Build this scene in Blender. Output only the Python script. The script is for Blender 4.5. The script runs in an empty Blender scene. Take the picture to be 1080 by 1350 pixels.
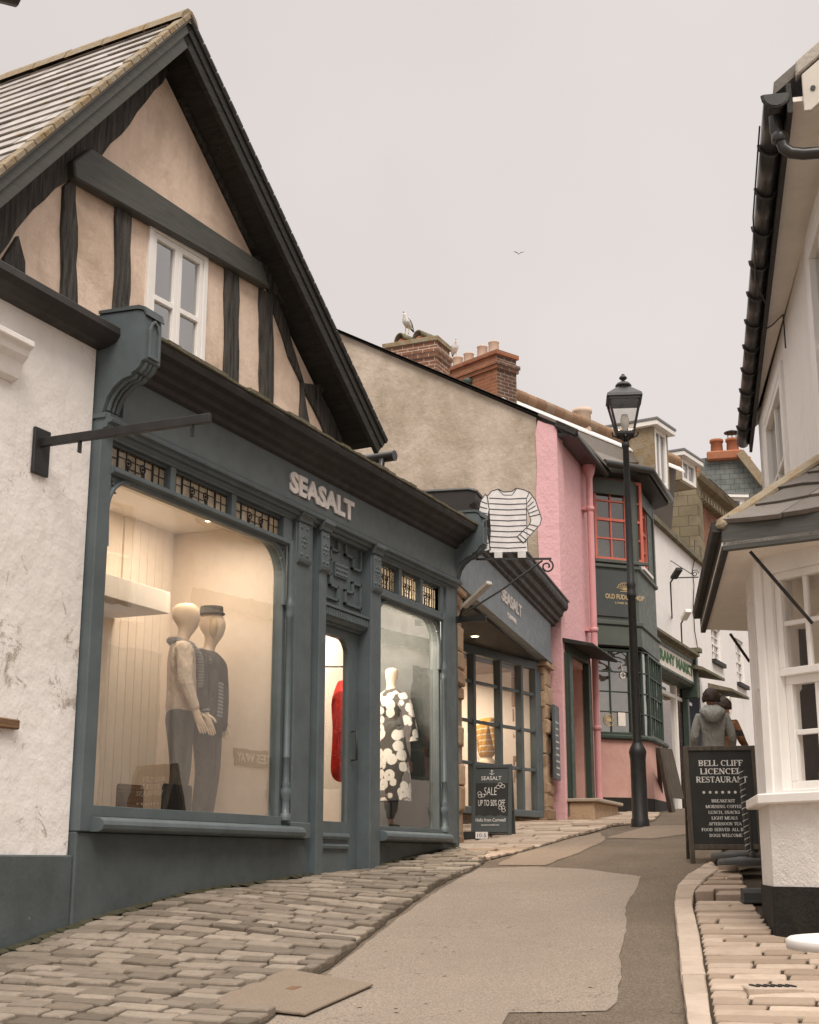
import bpy, bmesh, math, random
from mathutils import Vector as V, Matrix
from mathutils.geometry import delaunay_2d_cdt
random.seed(7)
R = math.radians
sc = bpy.context.scene
COL = sc.collection
# ---------------------------------------------------------------- camera (eye at the origin, +X runs uphill along the shop front)
FPX, TILT = 1850.0, math.atan(463 / 1850.0)
YAW = math.atan(852 / math.hypot(1850.0, 463.0))
FW = V((math.cos(YAW) * math.cos(TILT), math.sin(YAW) * math.cos(TILT), math.sin(TILT)))
RT = V((math.sin(YAW), -math.cos(YAW), 0))
UP = RT.cross(FW)
cam = bpy.data.cameras.new('camera')
camo = bpy.data.objects.new('camera', cam)
COL.objects.link(camo)
camo.matrix_world = Matrix(((RT.x, UP.x, -FW.x, 0), (RT.y, UP.y, -FW.y, 0), (RT.z, UP.z, -FW.z, 0), (0, 0, 0, 1)))
cam.sensor_fit = 'VERTICAL'; cam.sensor_height = 36; cam.lens = 36 * FPX / 1350; cam.clip_end = 500; cam.clip_start = .05
sc.camera = camo


def ray(x, y): return FW + RT * ((x - 540) / FPX) + UP * ((675 - y) / FPX)
def proj(P):
    d = P.dot(FW); return 540 + FPX * P.dot(RT) / d, 675 - FPX * P.dot(UP) / d
def onX(x, y, X): r = ray(x, y); return r * (X / r.x)
def onZ(x, y, Z): r = ray(x, y); return r * (Z / r.z)
def atr(x, y, d): r = ray(x, y); return r * (d / math.hypot(r.x, r.y))


class Fr:
    """a wall plane: u runs right as seen from outside, w points outwards, z is up"""
    def __init__(s, ox, oy, deg, oz=0.0):
        a = R(deg); s.o = V((ox, oy, oz)); s.d = V((math.cos(a), math.sin(a), 0)); s.n = V((math.sin(a), -math.cos(a), 0)); s.deg = deg
    def p(s, u, w, z): return s.o + s.d * u + s.n * w + V((0, 0, z))
    def at(s, x, y, w=0.0):
        r = ray(x, y); t = (s.o + s.n * w).dot(s.n) / r.dot(s.n); P = r * t - s.o
        return (P.dot(s.d), P.z)
    def px(s, pts, w=0.0): return [s.at(x, y, w) for x, y in pts]


WORLD = Fr(0, 0, 0)
ID = Fr(0, 0, 0)


class MB:
    def __init__(s): s.v = []; s.f = []; s.mi = []; s.sm = []
    def add(s, pts, faces, m=0, sm=False):
        b = len(s.v); s.v += [V(p) for p in pts]
        for f in faces: s.f.append([b + i for i in f]); s.mi.append(m); s.sm.append(sm)
        return s
    def box(s, F, u0, u1, w0, w1, z0, z1, m=0):
        P = [F.p(u, w, z) for z in (z0, z1) for (u, w) in ((u0, w0), (u1, w0), (u1, w1), (u0, w1))]
        return s.add(P, [(3, 2, 1, 0), (4, 5, 6, 7), (0, 1, 5, 4), (1, 2, 6, 5), (2, 3, 7, 6), (3, 0, 4, 7)], m)
    def ext(s, F, poly, w0, w1, m=0):
        n = len(poly); P = [F.p(u, w0, z) for u, z in poly] + [F.p(u, w1, z) for u, z in poly]
        fs = [tuple(range(n))[::-1], tuple(range(n, 2 * n))] + [(i, (i + 1) % n, n + (i + 1) % n, n + i) for i in range(n)]
        return s.add(P, fs, m)
    def mould(s, F, prof, u0, u1, m=0, sm=False):
        n = len(prof); P = [F.p(u0, w, z) for w, z in prof] + [F.p(u1, w, z) for w, z in prof]
        fs = [tuple(range(n))[::-1], tuple(range(n, 2 * n))]
        s.add(P, fs, m)
        return s.add(P, [(i, (i + 1) % n, n + (i + 1) % n, n + i) for i in range(n)], m, sm)
    def prism(s, base, vec, m=0):
        n = len(base); P = [V(p) for p in base] + [V(p) + V(vec) for p in base]
        return s.add(P, [tuple(range(n))[::-1], tuple(range(n, 2 * n))] + [(i, (i + 1) % n, n + (i + 1) % n, n + i) for i in range(n)], m)
    def quad(s, pts, m=0): return s.add(pts, [tuple(range(len(pts)))], m)
    def tube(s, path, r, n=8, m=0, sm=True, cap=True):
        path = [V(p) for p in path]; k = len(path); rr = r if isinstance(r, (list, tuple)) else [r] * k
        rings = []; prev = None
        for i in range(k):
            t = (path[min(i + 1, k - 1)] - path[max(i - 1, 0)]).normalized()
            a = prev if prev is not None else (V((0, 0, 1)) if abs(t.z) < .9 else V((1, 0, 0)))
            x = (a - t * a.dot(t)).normalized(); y = t.cross(x); prev = x
            rings.append([path[i] + (x * math.cos(2 * math.pi * j / n) + y * math.sin(2 * math.pi * j / n)) * rr[i] for j in range(n)])
        P = [p for q in rings for p in q]
        s.add(P, [(i * n + j, i * n + (j + 1) % n, (i + 1) * n + (j + 1) % n, (i + 1) * n + j) for i in range(k - 1) for j in range(n)], m, sm)
        if cap: s.add(rings[0], [tuple(range(n))[::-1]], m); s.add(rings[-1], [tuple(range(n))], m)
        return s
    def bar(s, a, b, w, h, m=0, up=(0, 0, 1)):
        a, b = V(a), V(b); t = (b - a).normalized(); u = V(up)
        if abs(t.dot(u)) > .98: u = V((1, 0, 0))
        x = t.cross(u).normalized(); y = x.cross(t)
        P = [q + x * i * w / 2 + y * j * h / 2 for q in (a, b) for i, j in ((-1, -1), (1, -1), (1, 1), (-1, 1))]
        return s.add(P, [(3, 2, 1, 0), (4, 5, 6, 7), (0, 1, 5, 4), (1, 2, 6, 5), (2, 3, 7, 6), (3, 0, 4, 7)], m)
    def lathe(s, c, prof, n=16, m=0, sm=True, sx=1, sy=1, half=None):
        c = V(c); k = len(prof); P = []
        for r, z in prof:
            for j in range(n):
                a = 2 * math.pi * j / n; P.append(c + V((r * math.cos(a) * sx, r * math.sin(a) * sy, z)))
        s.add(P, [(i * n + j, i * n + (j + 1) % n, (i + 1) * n + (j + 1) % n, (i + 1) * n + j) for i in range(k - 1) for j in range(n)], m, sm)
        if prof[0][0] > .001: s.add(P[:n], [tuple(range(n))[::-1]], m)
        if prof[-1][0] > .001: s.add(P[-n:], [tuple(range(n))], m)
        return s
    def rect(s, F, u0, u1, z0, z1, w0, w1, holes=(), m=0):
        """a wall slab with rectangular holes"""
        us = sorted({u0, u1, *[min(max(h[i], u0), u1) for h in holes for i in (0, 1)]}); zs = sorted({z0, z1, *[min(max(h[i], z0), z1) for h in holes for i in (2, 3)]})
        def hole(i, j):
            a, b = (us[i] + us[i + 1]) / 2, (zs[j] + zs[j + 1]) / 2
            return any(h[0] < a < h[1] and h[2] < b < h[3] for h in holes)
        nx, nz = len(us), len(zs); P = [F.p(u, w, z) for w in (w0, w1) for z in zs for u in us]; N = nx * nz
        I = lambda k, i, j: k * N + j * nx + i
        fs = []
        sol = lambda i, j: 0 <= i < nx - 1 and 0 <= j < nz - 1 and not hole(i, j)
        for i in range(nx - 1):
            for j in range(nz - 1):
                if not sol(i, j): continue
                fs.append((I(1, i, j), I(1, i + 1, j), I(1, i + 1, j + 1), I(1, i, j + 1)))
                fs.append((I(0, i, j + 1), I(0, i + 1, j + 1), I(0, i + 1, j), I(0, i, j)))
                if not sol(i - 1, j): fs.append((I(0, i, j), I(1, i, j), I(1, i, j + 1), I(0, i, j + 1)))
                if not sol(i + 1, j): fs.append((I(1, i + 1, j), I(0, i + 1, j), I(0, i + 1, j + 1), I(1, i + 1, j + 1)))
                if not sol(i, j - 1): fs.append((I(0, i, j), I(0, i + 1, j), I(1, i + 1, j), I(1, i, j)))
                if not sol(i, j + 1): fs.append((I(1, i, j + 1), I(1, i + 1, j + 1), I(0, i + 1, j + 1), I(0, i, j + 1)))
        return s.add(P, fs, m)
    def build(s, name, mats, parent=None, bev=0.0, recalc=True, seg=1, merge=False):
        o0 = ORG.get(parent.name, V((0, 0, 0))) if parent else V((0, 0, 0))
        me = bpy.data.meshes.new(name)
        me.from_pydata([tuple(p - o0) for p in s.v], [], s.f)
        for mm in (mats if isinstance(mats, (list, tuple)) else [mats]): me.materials.append(mm)
        me.polygons.foreach_set('material_index', s.mi); me.polygons.foreach_set('use_smooth', s.sm)
        if recalc or merge:
            bm = bmesh.new(); bm.from_mesh(me)
            if merge: bmesh.ops.remove_doubles(bm, verts=bm.verts, dist=merge)
            bmesh.ops.recalc_face_normals(bm, faces=bm.faces); bm.to_mesh(me); bm.free()
        me.update()
        o = bpy.data.objects.new(name, me); COL.objects.link(o)
        if parent: o.parent = parent; ORG[o.name] = o0
        if bev:
            b = o.modifiers.new('bevel', 'BEVEL'); b.width = bev; b.segments = seg; b.limit_method = 'ANGLE'; b.angle_limit = R(40)
        return o


ORG = {}
def tag(o, label=None, cat=None, group=None, kind=None):
    if label: o['label'] = label
    if cat: o['category'] = cat
    if group: o['group'] = group
    if kind: o['kind'] = kind
    return o
def thing(name, label, cat, loc=(0, 0, 0), group=None):
    o = bpy.data.objects.new(name, None); COL.objects.link(o); o.location = loc; o.empty_display_size = .2; ORG[o.name] = V(loc)
    return tag(o, label, cat, group)
def copy_tree(o, parent=None):
    c = o.copy(); COL.objects.link(c)
    if parent: c.parent = parent
    for ch in [x for x in bpy.data.objects if x.parent == o]: copy_tree(ch, c)
    return c


def grow(name, nodes, edges, mat, parent, root=None, sub=2, flat=1.0):
    """a continuous skinned body: nodes = {key: (x,y,z,r) or (x,y,z,rx,ry)}"""
    keys = list(nodes); idx = {k: i for i, k in enumerate(keys)}
    me = bpy.data.meshes.new('tmp'); me.from_pydata([nodes[k][:3] for k in keys], [(idx[a], idx[b]) for a, b in edges], [])
    o = bpy.data.objects.new('tmp', me); COL.objects.link(o)
    sk = o.modifiers.new('s', 'SKIN'); sk.use_smooth_shade = True
    for i, k in enumerate(keys):
        n = nodes[k]; d = me.skin_vertices[0].data[i]; d.radius = (n[3], n[4] if len(n) > 4 else n[3]); d.use_root = (k == root) or (root is None and i == 0)
    su = o.modifiers.new('u', 'SUBSURF'); su.levels = sub; su.render_levels = sub
    dg = bpy.context.evaluated_depsgraph_get(); dg.update()
    m2 = bpy.data.meshes.new_from_object(o.evaluated_get(dg)); bpy.data.objects.remove(o)
    m2.name = name; m2.materials.clear(); m2.materials.append(mat)
    for p in m2.polygons: p.use_smooth = True; p.material_index = 0
    r = bpy.data.objects.new(name, m2); COL.objects.link(r)
    if parent: r.parent = parent; ORG[r.name] = V((0, 0, 0))
    return r


def text(s, F, u0, u1, z0, z1, w, mat, parent, ext=.006, bold=0.0, name='lettering', shear=0.0, flipu=False):
    """lettering fitted to the rectangle u0..u1, z0..z1 on plane w"""
    cu = bpy.data.curves.new('t', 'FONT'); cu.body = s; cu.extrude = .02; cu.offset = bold; cu.resolution_u = 3; cu.space_line = .9
    cu.align_x = 'CENTER'
    o = bpy.data.objects.new('t', cu); COL.objects.link(o)
    dg = bpy.context.evaluated_depsgraph_get(); dg.update()
    me = bpy.data.meshes.new_from_object(o.evaluated_get(dg)); bpy.data.objects.remove(o)
    xs = [v.co.x for v in me.vertices]; ys = [v.co.y for v in me.vertices]
    if not xs: return None
    x0, x1, y0, y1 = min(xs), max(xs), min(ys), max(ys)
    o0 = ORG.get(parent.name, V((0, 0, 0)))
    for v in me.vertices:
        u = u0 + (v.co.x - x0) / (x1 - x0) * (u1 - u0); z = z0 + (v.co.y - y0) / (y1 - y0) * (z1 - z0)
        v.co = F.p(u, w + (ext if v.co.z > 0 else -.001), z) - o0
    me.materials.clear(); me.materials.append(mat); me.name = name
    r = bpy.data.objects.new(name, me); COL.objects.link(r); r.parent = parent; ORG[r.name] = o0
    return r


# serif capitals drawn as strokes: v = thick upright, h = thin bar, d = diagonal, a = bowl
def _arc(cx, cy, rx, ry, a0, a1, n=9): return [(cx + rx * math.cos(R(a0 + (a1 - a0) * i / n)), cy + ry * math.sin(R(a0 + (a1 - a0) * i / n))) for i in range(n + 1)]
T_, t_ = .17, .075
GL = {
 'A': (.8, [('d', .1, 0, .4, 1, t_), ('d', .4, 1, .7, 0, T_), ('h', .22, .58, .35), ('s', .1, 0), ('s', .7, 0)]),
 'B': (.72, [('v', .16), ('b', .16, .5, 1), ('b', .16, 0, .5)]),
 'C': (.74, [('c',)]), 'D': (.78, [('v', .16), ('b', .16, 0, 1)]), 'E': (.66, [('v', .16), ('h', .16, .6, 1), ('h', .16, .5, .5), ('h', .16, .62, 0), ('k', .6, 1), ('k', .62, 0)]),
 'F': (.62, [('v', .16), ('h', .16, .58, 1), ('h', .16, .48, .52), ('k', .58, 1)]), 'G': (.8, [('c',), ('d', .66, 0.02, .66, .42, T_), ('h', .5, .76, .42)]),
 'H': (.84, [('v', .16), ('v', .68), ('h', .16, .68, .5)]), 'I': (.36, [('v', .18)]), 'K': (.78, [('v', .16), ('d', .2, .45, .64, 1, t_), ('d', .32, .56, .66, 0, T_), ('s', .66, 0)]),
 'L': (.62, [('v', .16), ('h', .16, .58, 0), ('k', .58, 0)]), 'M': (.98, [('v', .14), ('d', .14, 1, .48, 0, T_), ('d', .48, 0, .82, 1, t_), ('v', .82)]),
 'N': (.84, [('d', .16, 0, .16, 1, t_), ('d', .16, 1, .68, 0, T_), ('d', .68, 0, .68, 1, t_), ('s', .16, 0), ('s', .68, 1)]),
 'O': (.82, [('o',)]), 'R': (.78, [('v', .16), ('b', .16, .46, 1), ('d', .36, .46, .66, 0, T_), ('s', .68, 0)]),
 'S': (.6, [('S',)]), 'T': (.7, [('v', .35), ('h', .06, .64, 1), ('k', .07, 1), ('k', .63, 1)]), 'U': (.82, [('u',)]),
 'V': (.8, [('d', .1, 1, .4, 0, T_), ('d', .4, 0, .7, 1, t_), ('s', .1, 1), ('s', .7, 1)]), 'W': (1.08, [('d', .1, 1, .34, 0, T_), ('d', .34, 0, .54, 1, t_), ('d', .54, 1, .76, 0, T_), ('d', .76, 0, .98, 1, t_), ('s', .1, 1), ('s', .98, 1)]),
 'Y': (.76, [('d', .1, 1, .38, .45, T_), ('d', .38, .45, .66, 1, t_), ('d', .38, .45, .38, 0, T_), ('s', .38, 0), ('s', .1, 1), ('s', .66, 1)]), ',': (.3, [('d', .16, -.14, .2, .12, T_)]), '&': (.8, [('o',)]),
}
def serif(lines, F, w, mat, parent, name='lettering', ext=.003):
    """lines = [(string, u_centre, z_base, cap_height, total_width)]"""
    mb = MB()
    for s, uc, zb, hgt, wid in lines:
        tot = sum(GL[c][0] if c in GL else .38 for c in s); k = wid / tot; u = uc - wid / 2
        def P(x, y): return F.p(u + x * k, w + ext, zb + y * hgt)
        def seg(x0, y0, x1, y1, th):
            a = math.atan2((y1 - y0) * hgt, (x1 - x0) * k); nx, ny = -math.sin(a) * th / 2, math.cos(a) * th / 2 * k / hgt
            mb.quad([P(x0 - nx, y0 - ny), P(x1 - nx, y1 - ny), P(x1 + nx, y1 + ny), P(x0 + nx, y0 + ny)])
        def strip(pts, ths):
            for i in range(len(pts) - 1): seg(*pts[i], *pts[i + 1], (ths[i] + ths[i + 1]) / 2)
        def sf(x, y): seg(x - .14, y + (.03 if y < .5 else -.03), x + .14, y + (.03 if y < .5 else -.03), .06 * hgt / k if False else .07)
        for c in s:
            if c not in GL: u += .38 * k; continue
            for st in GL[c][1]:
                q = st[0]
                if q == 'v': seg(st[1], 0, st[1], 1, T_); sf(st[1], 0); sf(st[1], 1)
                elif q == 'h': seg(st[1], st[3] + (.035 if st[3] == 0 else -.035 if st[3] == 1 else 0), st[2], st[3] + (.035 if st[3] == 0 else -.035 if st[3] == 1 else 0), t_)
                elif q == 'd': seg(*st[1:])
                elif q == 's': sf(st[1], st[2])
                elif q == 'k': seg(st[1], st[2], st[1], st[2] + (.26 if st[2] == 0 else -.26), t_)
                elif q == 'b':
                    y0, y1 = st[2], st[3]; a = _arc(.3, (y0 + y1) / 2, .3, (y1 - y0) / 2 - .035, 90, -90, 8)
                    strip([(st[1], y1 - .035)] + a + [(st[1], y0 + .035)], [t_, t_] + [t_ + (T_ - t_) * math.sin(math.pi * i / 8) for i in range(1, 8)] + [t_, t_])
                elif q in 'co':
                    a = _arc(.4, .5, .3, .47, 50, 310, 14) if q == 'c' else _arc(.41, .5, .31, .47, 0, 360, 18)
                    strip(a, [t_ + (T_ - t_) * abs(math.cos(math.atan2(y - .5, (x - .4) * 1.5))) ** 2 for x, y in a])
                    if q == 'c': seg(.62, .98, .62, .7, t_)
                elif q == 'S':
                    a = _arc(.3, .74, .2, .23, 40, 270, 8) + _arc(.3, .26, .22, .25, 90, -140, 8)
                    strip(a, [.09 + .08 * math.exp(-((i - 8.5) / 3.5) ** 2) for i in range(len(a))]); seg(.48, .98, .48, .74, t_); seg(.08, .02, .08, .26, t_)
                elif q == 'u':
                    a = [(.16, 1), (.16, .32)] + _arc(.42, .3, .26, .28, 180, 360, 8) + [(.68, 1)]
                    strip(a, [T_, T_] + [T_ - (T_ - t_) * i / 8 for i in range(9)] + [t_]); sf(.16, 1); sf(.68, 1)
            u += GL[c][0] * k
    return mb.build(name, mat, parent, recalc=False)
# ---------------------------------------------------------------- materials (all procedural)
class NT:
    def __init__(s, name):
        s.m = bpy.data.materials.new(name); s.m.use_nodes = True; s.t = s.m.node_tree; s.t.nodes.clear(); s.out = s.n('ShaderNodeOutputMaterial')
    def n(s, typ, **kw):
        x = s.t.nodes.new(typ)
        for k, v in kw.items():
            if k.startswith('i_'):
                key = k[2:]; key = int(key) if key.isdigit() else key.replace('_', ' ')
                x.inputs[key].default_value = v
            else: setattr(x, k, v)
        return x
    def l(s, a, b): s.t.links.new(a, b)
    def pos(s):
        if not hasattr(s, '_p'): s._p = s.n('ShaderNodeNewGeometry').outputs['Position']
        return s._p
    def mapped(s, sx, sy, sz):
        m = s.n('ShaderNodeVectorMath', operation='MULTIPLY'); s.l(s.pos(), m.inputs[0]); m.inputs[1].default_value = (sx, sy, sz); return m.outputs[0]
    def noise(s, scale, detail=4, rough=.6, vec=None, dist=0.0):
        x = s.n('ShaderNodeTexNoise'); x.inputs['Scale'].default_value = scale; x.inputs['Detail'].default_value = detail; x.inputs['Roughness'].default_value = rough; x.inputs['Distortion'].default_value = dist
        s.l(vec or s.pos(), x.inputs['Vector']); return x.outputs['Fac']
    def ramp(s, fac, stops):
        x = s.n('ShaderNodeValToRGB'); e = x.color_ramp.elements
        while len(e) < len(stops): e.new(.5)
        for q, (p, c) in zip(e, stops): q.position = p; q.color = (*c, 1) if len(c) == 3 else c
        s.l(fac, x.inputs[0]); return x.outputs[0]
    def mr(s, fac, a, b, c=0.0, d=1.0):
        x = s.n('ShaderNodeMapRange'); s.l(fac, x.inputs[0])
        for i, v in enumerate((a, b, c, d)): x.inputs[i + 1].default_value = v
        return x.outputs[0]
    def mix(s, fac, a, b, mode='MIX'):
        x = s.n('ShaderNodeMix', data_type='RGBA', blend_type=mode)
        if isinstance(fac, (int, float)): x.inputs[0].default_value = fac
        else: s.l(fac, x.inputs[0])
        for sock, v in ((x.inputs[6], a), (x.inputs[7], b)):
            if isinstance(v, (tuple, list)): sock.default_value = (*v, 1) if len(v) == 3 else v
            else: s.l(v, sock)
        return x.outputs[2]
    def math(s, op, a, b=None):
        x = s.n('ShaderNodeMath', operation=op)
        for i, v in enumerate((a, b)):
            if v is None: continue
            if isinstance(v, (int, float)): x.inputs[i].default_value = v
            else: s.l(v, x.inputs[i])
        return x.outputs[0]
    def bump(s, h, strength=.3, dist=.01):
        x = s.n('ShaderNodeBump'); x.inputs['Strength'].default_value = strength; x.inputs['Distance'].default_value = dist; s.l(h, x.inputs['Height']); return x.outputs[0]
    def fin(s, col, rough=.7, bump=None, spec=.3, metal=0.0, **kw):
        b = s.n('ShaderNodeBsdfPrincipled')
        for k, v in (('Base Color', col), ('Roughness', rough), ('Specular IOR Level', spec), ('Metallic', metal)):
            if isinstance(v, (int, float)): b.inputs[k].default_value = v
            elif isinstance(v, (tuple, list)): b.inputs[k].default_value = (*v, 1)
            else: s.l(v, b.inputs[k])
        if bump is not None: s.l(bump, b.inputs['Normal'])
        for k, v in kw.items(): b.inputs[k].default_value = v
        s.l(b.outputs[0], s.out.inputs[0]); return s.m
def sc3(c, k): return tuple(min(1, x * k) for x in c)


def paint(name, c, var=.12, rough=.5, bump=.15, scale=3.0, chips=None, chipcol=(.4, .37, .33), spec=.35, fine=60):
    s = NT(name); col = s.ramp(s.noise(scale, 5, .65), [(.3, sc3(c, 1 - var)), (.7, sc3(c, 1 + var))])
    streak = s.noise(2.2, 4, .6, s.mapped(5, 5, .6)); col = s.mix(s.mr(streak, .52, .75, 0, .22), col, sc3(c, .72))
    if chips: col = s.mix(s.mr(s.noise(14, 6, .75), chips, chips + .02), col, chipcol)
    h = s.noise(fine, 3, .6)
    return s.fin(col, s.mr(s.noise(9, 3), .3, .7, rough - .1, rough + .12), s.bump(h, bump, .004), spec)
def plaster(name, c, dirt, amount=.5, lo=.5, scale=1.3, bump=.4, fine=35, rough=.9, flake=None, flakecol=None, streaks=.35):
    s = NT(name); n1 = s.noise(scale, 7, .68, dist=.4)
    col = s.mix(s.mr(n1, lo, lo + .22, 0, amount), c, dirt)
    st = s.noise(1.6, 5, .65, s.mapped(4, 4, .5)); col = s.mix(s.mr(st, .5, .72, 0, streaks), col, tuple(a * .5 + b * .5 for a, b in zip(c, dirt)))
    col = s.mix(s.mr(s.noise(scale * 11, 5, .7), .35, .75, 0, .22), col, dirt)
    h = s.math('ADD', s.noise(fine, 5, .65), s.math('MULTIPLY', s.noise(6, 4, .6), 1.6))
    if flake:
        fm = s.mr(s.noise(4.5, 8, .78, dist=.6), flake, flake + .012); col = s.mix(fm, col, flakecol); h = s.math('SUBTRACT', h, s.math('MULTIPLY', fm, .8))
    return s.fin(col, rough, s.bump(h, bump, .012), .2)
def oldwhite(name):
    """limewash over render: clean above, a band of dirt and lifted flakes at hip height, thin streaks"""
    s = NT(name); c = (.82, .775, .735); sp = s.n('ShaderNodeSeparateXYZ'); s.l(s.pos(), sp.inputs[0]); z = sp.outputs[2]
    band = s.math('MULTIPLY', s.mr(z, .55, 1.1), s.mr(z, 2.0, 1.45)); low = s.mr(z, .9, .05)
    big = s.noise(1.1, 8, .72, dist=.5); col = s.mix(s.math('MULTIPLY', s.mr(big, .42, .62), .35), c, (.60, .54, .48))
    fl = s.math('ADD', s.noise(3.2, 9, .8, dist=.8), s.math('ADD', s.math('MULTIPLY', band, .10), s.math('MULTIPLY', low, .04)))
    m1 = s.mr(fl, .65, .675); col = s.mix(s.math('MULTIPLY', m1, .75), col, (.42, .35, .28)); m2 = s.mr(fl, .715, .725); col = s.mix(s.math('MULTIPLY', m2, .8), col, (.24, .19, .14))
    st = s.noise(2.0, 6, .7, s.mapped(9, 9, .35)); col = s.mix(s.mr(st, .58, .72, 0, .3), col, (.5, .43, .36))
    ck = s.n('ShaderNodeTexVoronoi', feature='DISTANCE_TO_EDGE'); ck.inputs['Scale'].default_value = 1.1; wn_ = s.n('ShaderNodeTexNoise'); wn_.inputs['Scale'].default_value = 4; wn_.inputs['Detail'].default_value = 5; s.l(s.pos(), wn_.inputs['Vector']); wv = s.n('ShaderNodeVectorMath', operation='ADD'); s.l(s.pos(), wv.inputs[0]); s.l(wn_.outputs['Color'], wv.inputs[1]); s.l(wv.outputs[0], ck.inputs['Vector'])
    col = s.mix(s.math('MULTIPLY', s.mr(ck.outputs['Distance'], .0, .006, .6, 0), s.mr(s.noise(.9, 2), .5, .62)), col, (.25, .2, .16))
    h = s.math('SUBTRACT', s.math('ADD', s.noise(9, 6, .6), s.math('MULTIPLY', s.noise(2.4, 5, .6), 2.0)), s.math('MULTIPLY', m1, .5)); return s.fin(col, .9, s.bump(h, .5, .02), .2)
def island(name, cols, rough=.85, bump=.35, dist=.01, scale=9, grime=(.06, .05, .04), gr=.25, spec=.25, spots=None, spotcol=(.5, .46, .4)):
    """every loose stone, slate or brick of a mesh keeps a tone of its own"""
    s = NT(name); g = s.n('ShaderNodeNewGeometry'); n = len(cols)
    col = s.ramp(g.outputs['Random Per Island'], [(i / max(1, n - 1), c) for i, c in enumerate(cols)])
    col = s.mix(s.mr(s.noise(scale, 7, .7), .42, .75, 0, gr), col, grime)
    col = s.mix(s.mr(s.noise(scale * 5, 4, .7), .5, .8, 0, .25), col, sc3(cols[-1], 1.25))
    if spots: col = s.mix(s.mr(s.noise(scale * 1.7, 6, .75), spots, spots + .05), col, spotcol)
    h = s.math('ADD', s.noise(scale * 2.2, 6, .7), s.math('MULTIPLY', s.noise(scale * 9, 3, .6), .4))
    return s.fin(col, rough, s.bump(h, bump, dist), spec)
def brick(name, deg, c1, c2, mortar, bw=.215, bh=.075, rough=.9):
    s = NT(name); a = R(deg); d = s.n('ShaderNodeVectorMath', operation='DOT_PRODUCT'); s.l(s.pos(), d.inputs[0]); d.inputs[1].default_value = (math.cos(a), math.sin(a), 0)
    sp = s.n('ShaderNodeSeparateXYZ'); s.l(s.pos(), sp.inputs[0]); cb = s.n('ShaderNodeCombineXYZ'); s.l(d.outputs['Value'], cb.inputs[0]); s.l(sp.outputs[2], cb.inputs[1])
    b = s.n('ShaderNodeTexBrick'); s.l(cb.outputs[0], b.inputs['Vector']); b.inputs['Scale'].default_value = 1; b.inputs['Brick Width'].default_value = bw; b.inputs['Row Height'].default_value = bh
    b.inputs['Mortar Size'].default_value = .009; b.inputs['Mortar Smooth'].default_value = .3; b.inputs['Bias'].default_value = -.1
    for k, v in (('Color1', c1), ('Color2', c2), ('Mortar', mortar)): b.inputs[k].default_value = (*v, 1)
    col = s.mix(s.mr(s.noise(2.5, 6, .7), .45, .75, 0, .55), b.outputs[0], sc3(c1, .35)); col = s.mix(s.mr(s.noise(30, 4), .4, .8, 0, .3), col, sc3(c2, 1.3))
    h = s.math('SUBTRACT', s.math('MULTIPLY', s.noise(40, 4), .4), b.outputs['Fac'])
    return s.fin(col, rough, s.bump(h, .6, .012), .15)
def asphalt(name, c, c2, big=.55, grain=220, bump=.5):
    s = NT(name); col = s.ramp(s.noise(grain, 3, .7), [(.32, sc3(c, .62)), (.5, c), (.68, sc3(c, 1.45))])
    col = s.mix(s.mr(s.noise(.9, 7, .65), .4, .7, 0, big), col, c2); col = s.mix(s.mr(s.noise(7, 6, .7), .5, .75, 0, .3), col, sc3(c, .75))
    col = s.mix(s.mr(s.noise(70, 4, .8), .5, .68, 0, .5), col, sc3(c, .55)); col = s.mix(s.mr(s.noise(45, 5, .8), .56, .7, 0, .45), col, sc3(c, 1.5))
    ck = s.n('ShaderNodeTexVoronoi', feature='DISTANCE_TO_EDGE'); ck.inputs['Scale'].default_value = .8; wv = s.n('ShaderNodeVectorMath', operation='ADD'); wn_ = s.n('ShaderNodeTexNoise'); wn_.inputs['Scale'].default_value = 3.5; s.l(s.pos(), wn_.inputs['Vector']); s.l(s.pos(), wv.inputs[0]); s.l(wn_.outputs['Color'], wv.inputs[1]); s.l(wv.outputs[0], ck.inputs['Vector'])
    col = s.mix(s.math('MULTIPLY', s.mr(ck.outputs['Distance'], .0, .008, .55, 0), s.mr(s.noise(.8, 2), .5, .6)), col, sc3(c, .35))
    v = s.n('ShaderNodeTexVoronoi'); v.inputs['Scale'].default_value = 95; s.l(s.pos(), v.inputs['Vector'])
    col = s.mix(s.mr(v.outputs['Distance'], .12, .2, .35, 0), col, sc3(c, 1.7))
    return s.fin(col, .93, s.bump(s.math('ADD', s.noise(grain * .5, 3), v.outputs['Distance']), bump, .012), .15)
def wood(name, c, c2, deg=0, vertical=True, rough=.75, bump=.5, chips=None):
    s = NT(name); vec = s.mapped(14, 14, 1.2) if vertical else s.mapped(1.4, 1.4, 22)
    g = s.noise(2.4, 6, .7, vec, .6); col = s.ramp(g, [(.3, c), (.7, c2)])
    if chips: col = s.mix(s.mr(s.noise(6, 7, .8), chips, chips + .03), col, (.45, .42, .36))
    return s.fin(col, rough, s.bump(s.math('ADD', g, s.math('MULTIPLY', s.noise(40, 3), .5)), bump, .01), .25)
def plain(name, c, rough=.6, metal=0.0, spec=.4, bump=.0, var=.1, scale=12):
    s = NT(name); col = s.ramp(s.noise(scale, 4, .6), [(.3, sc3(c, 1 - var)), (.7, sc3(c, 1 + var))])
    return s.fin(col, rough, s.bump(s.noise(scale * 6, 3), bump, .004) if bump else None, spec, metal)
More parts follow.
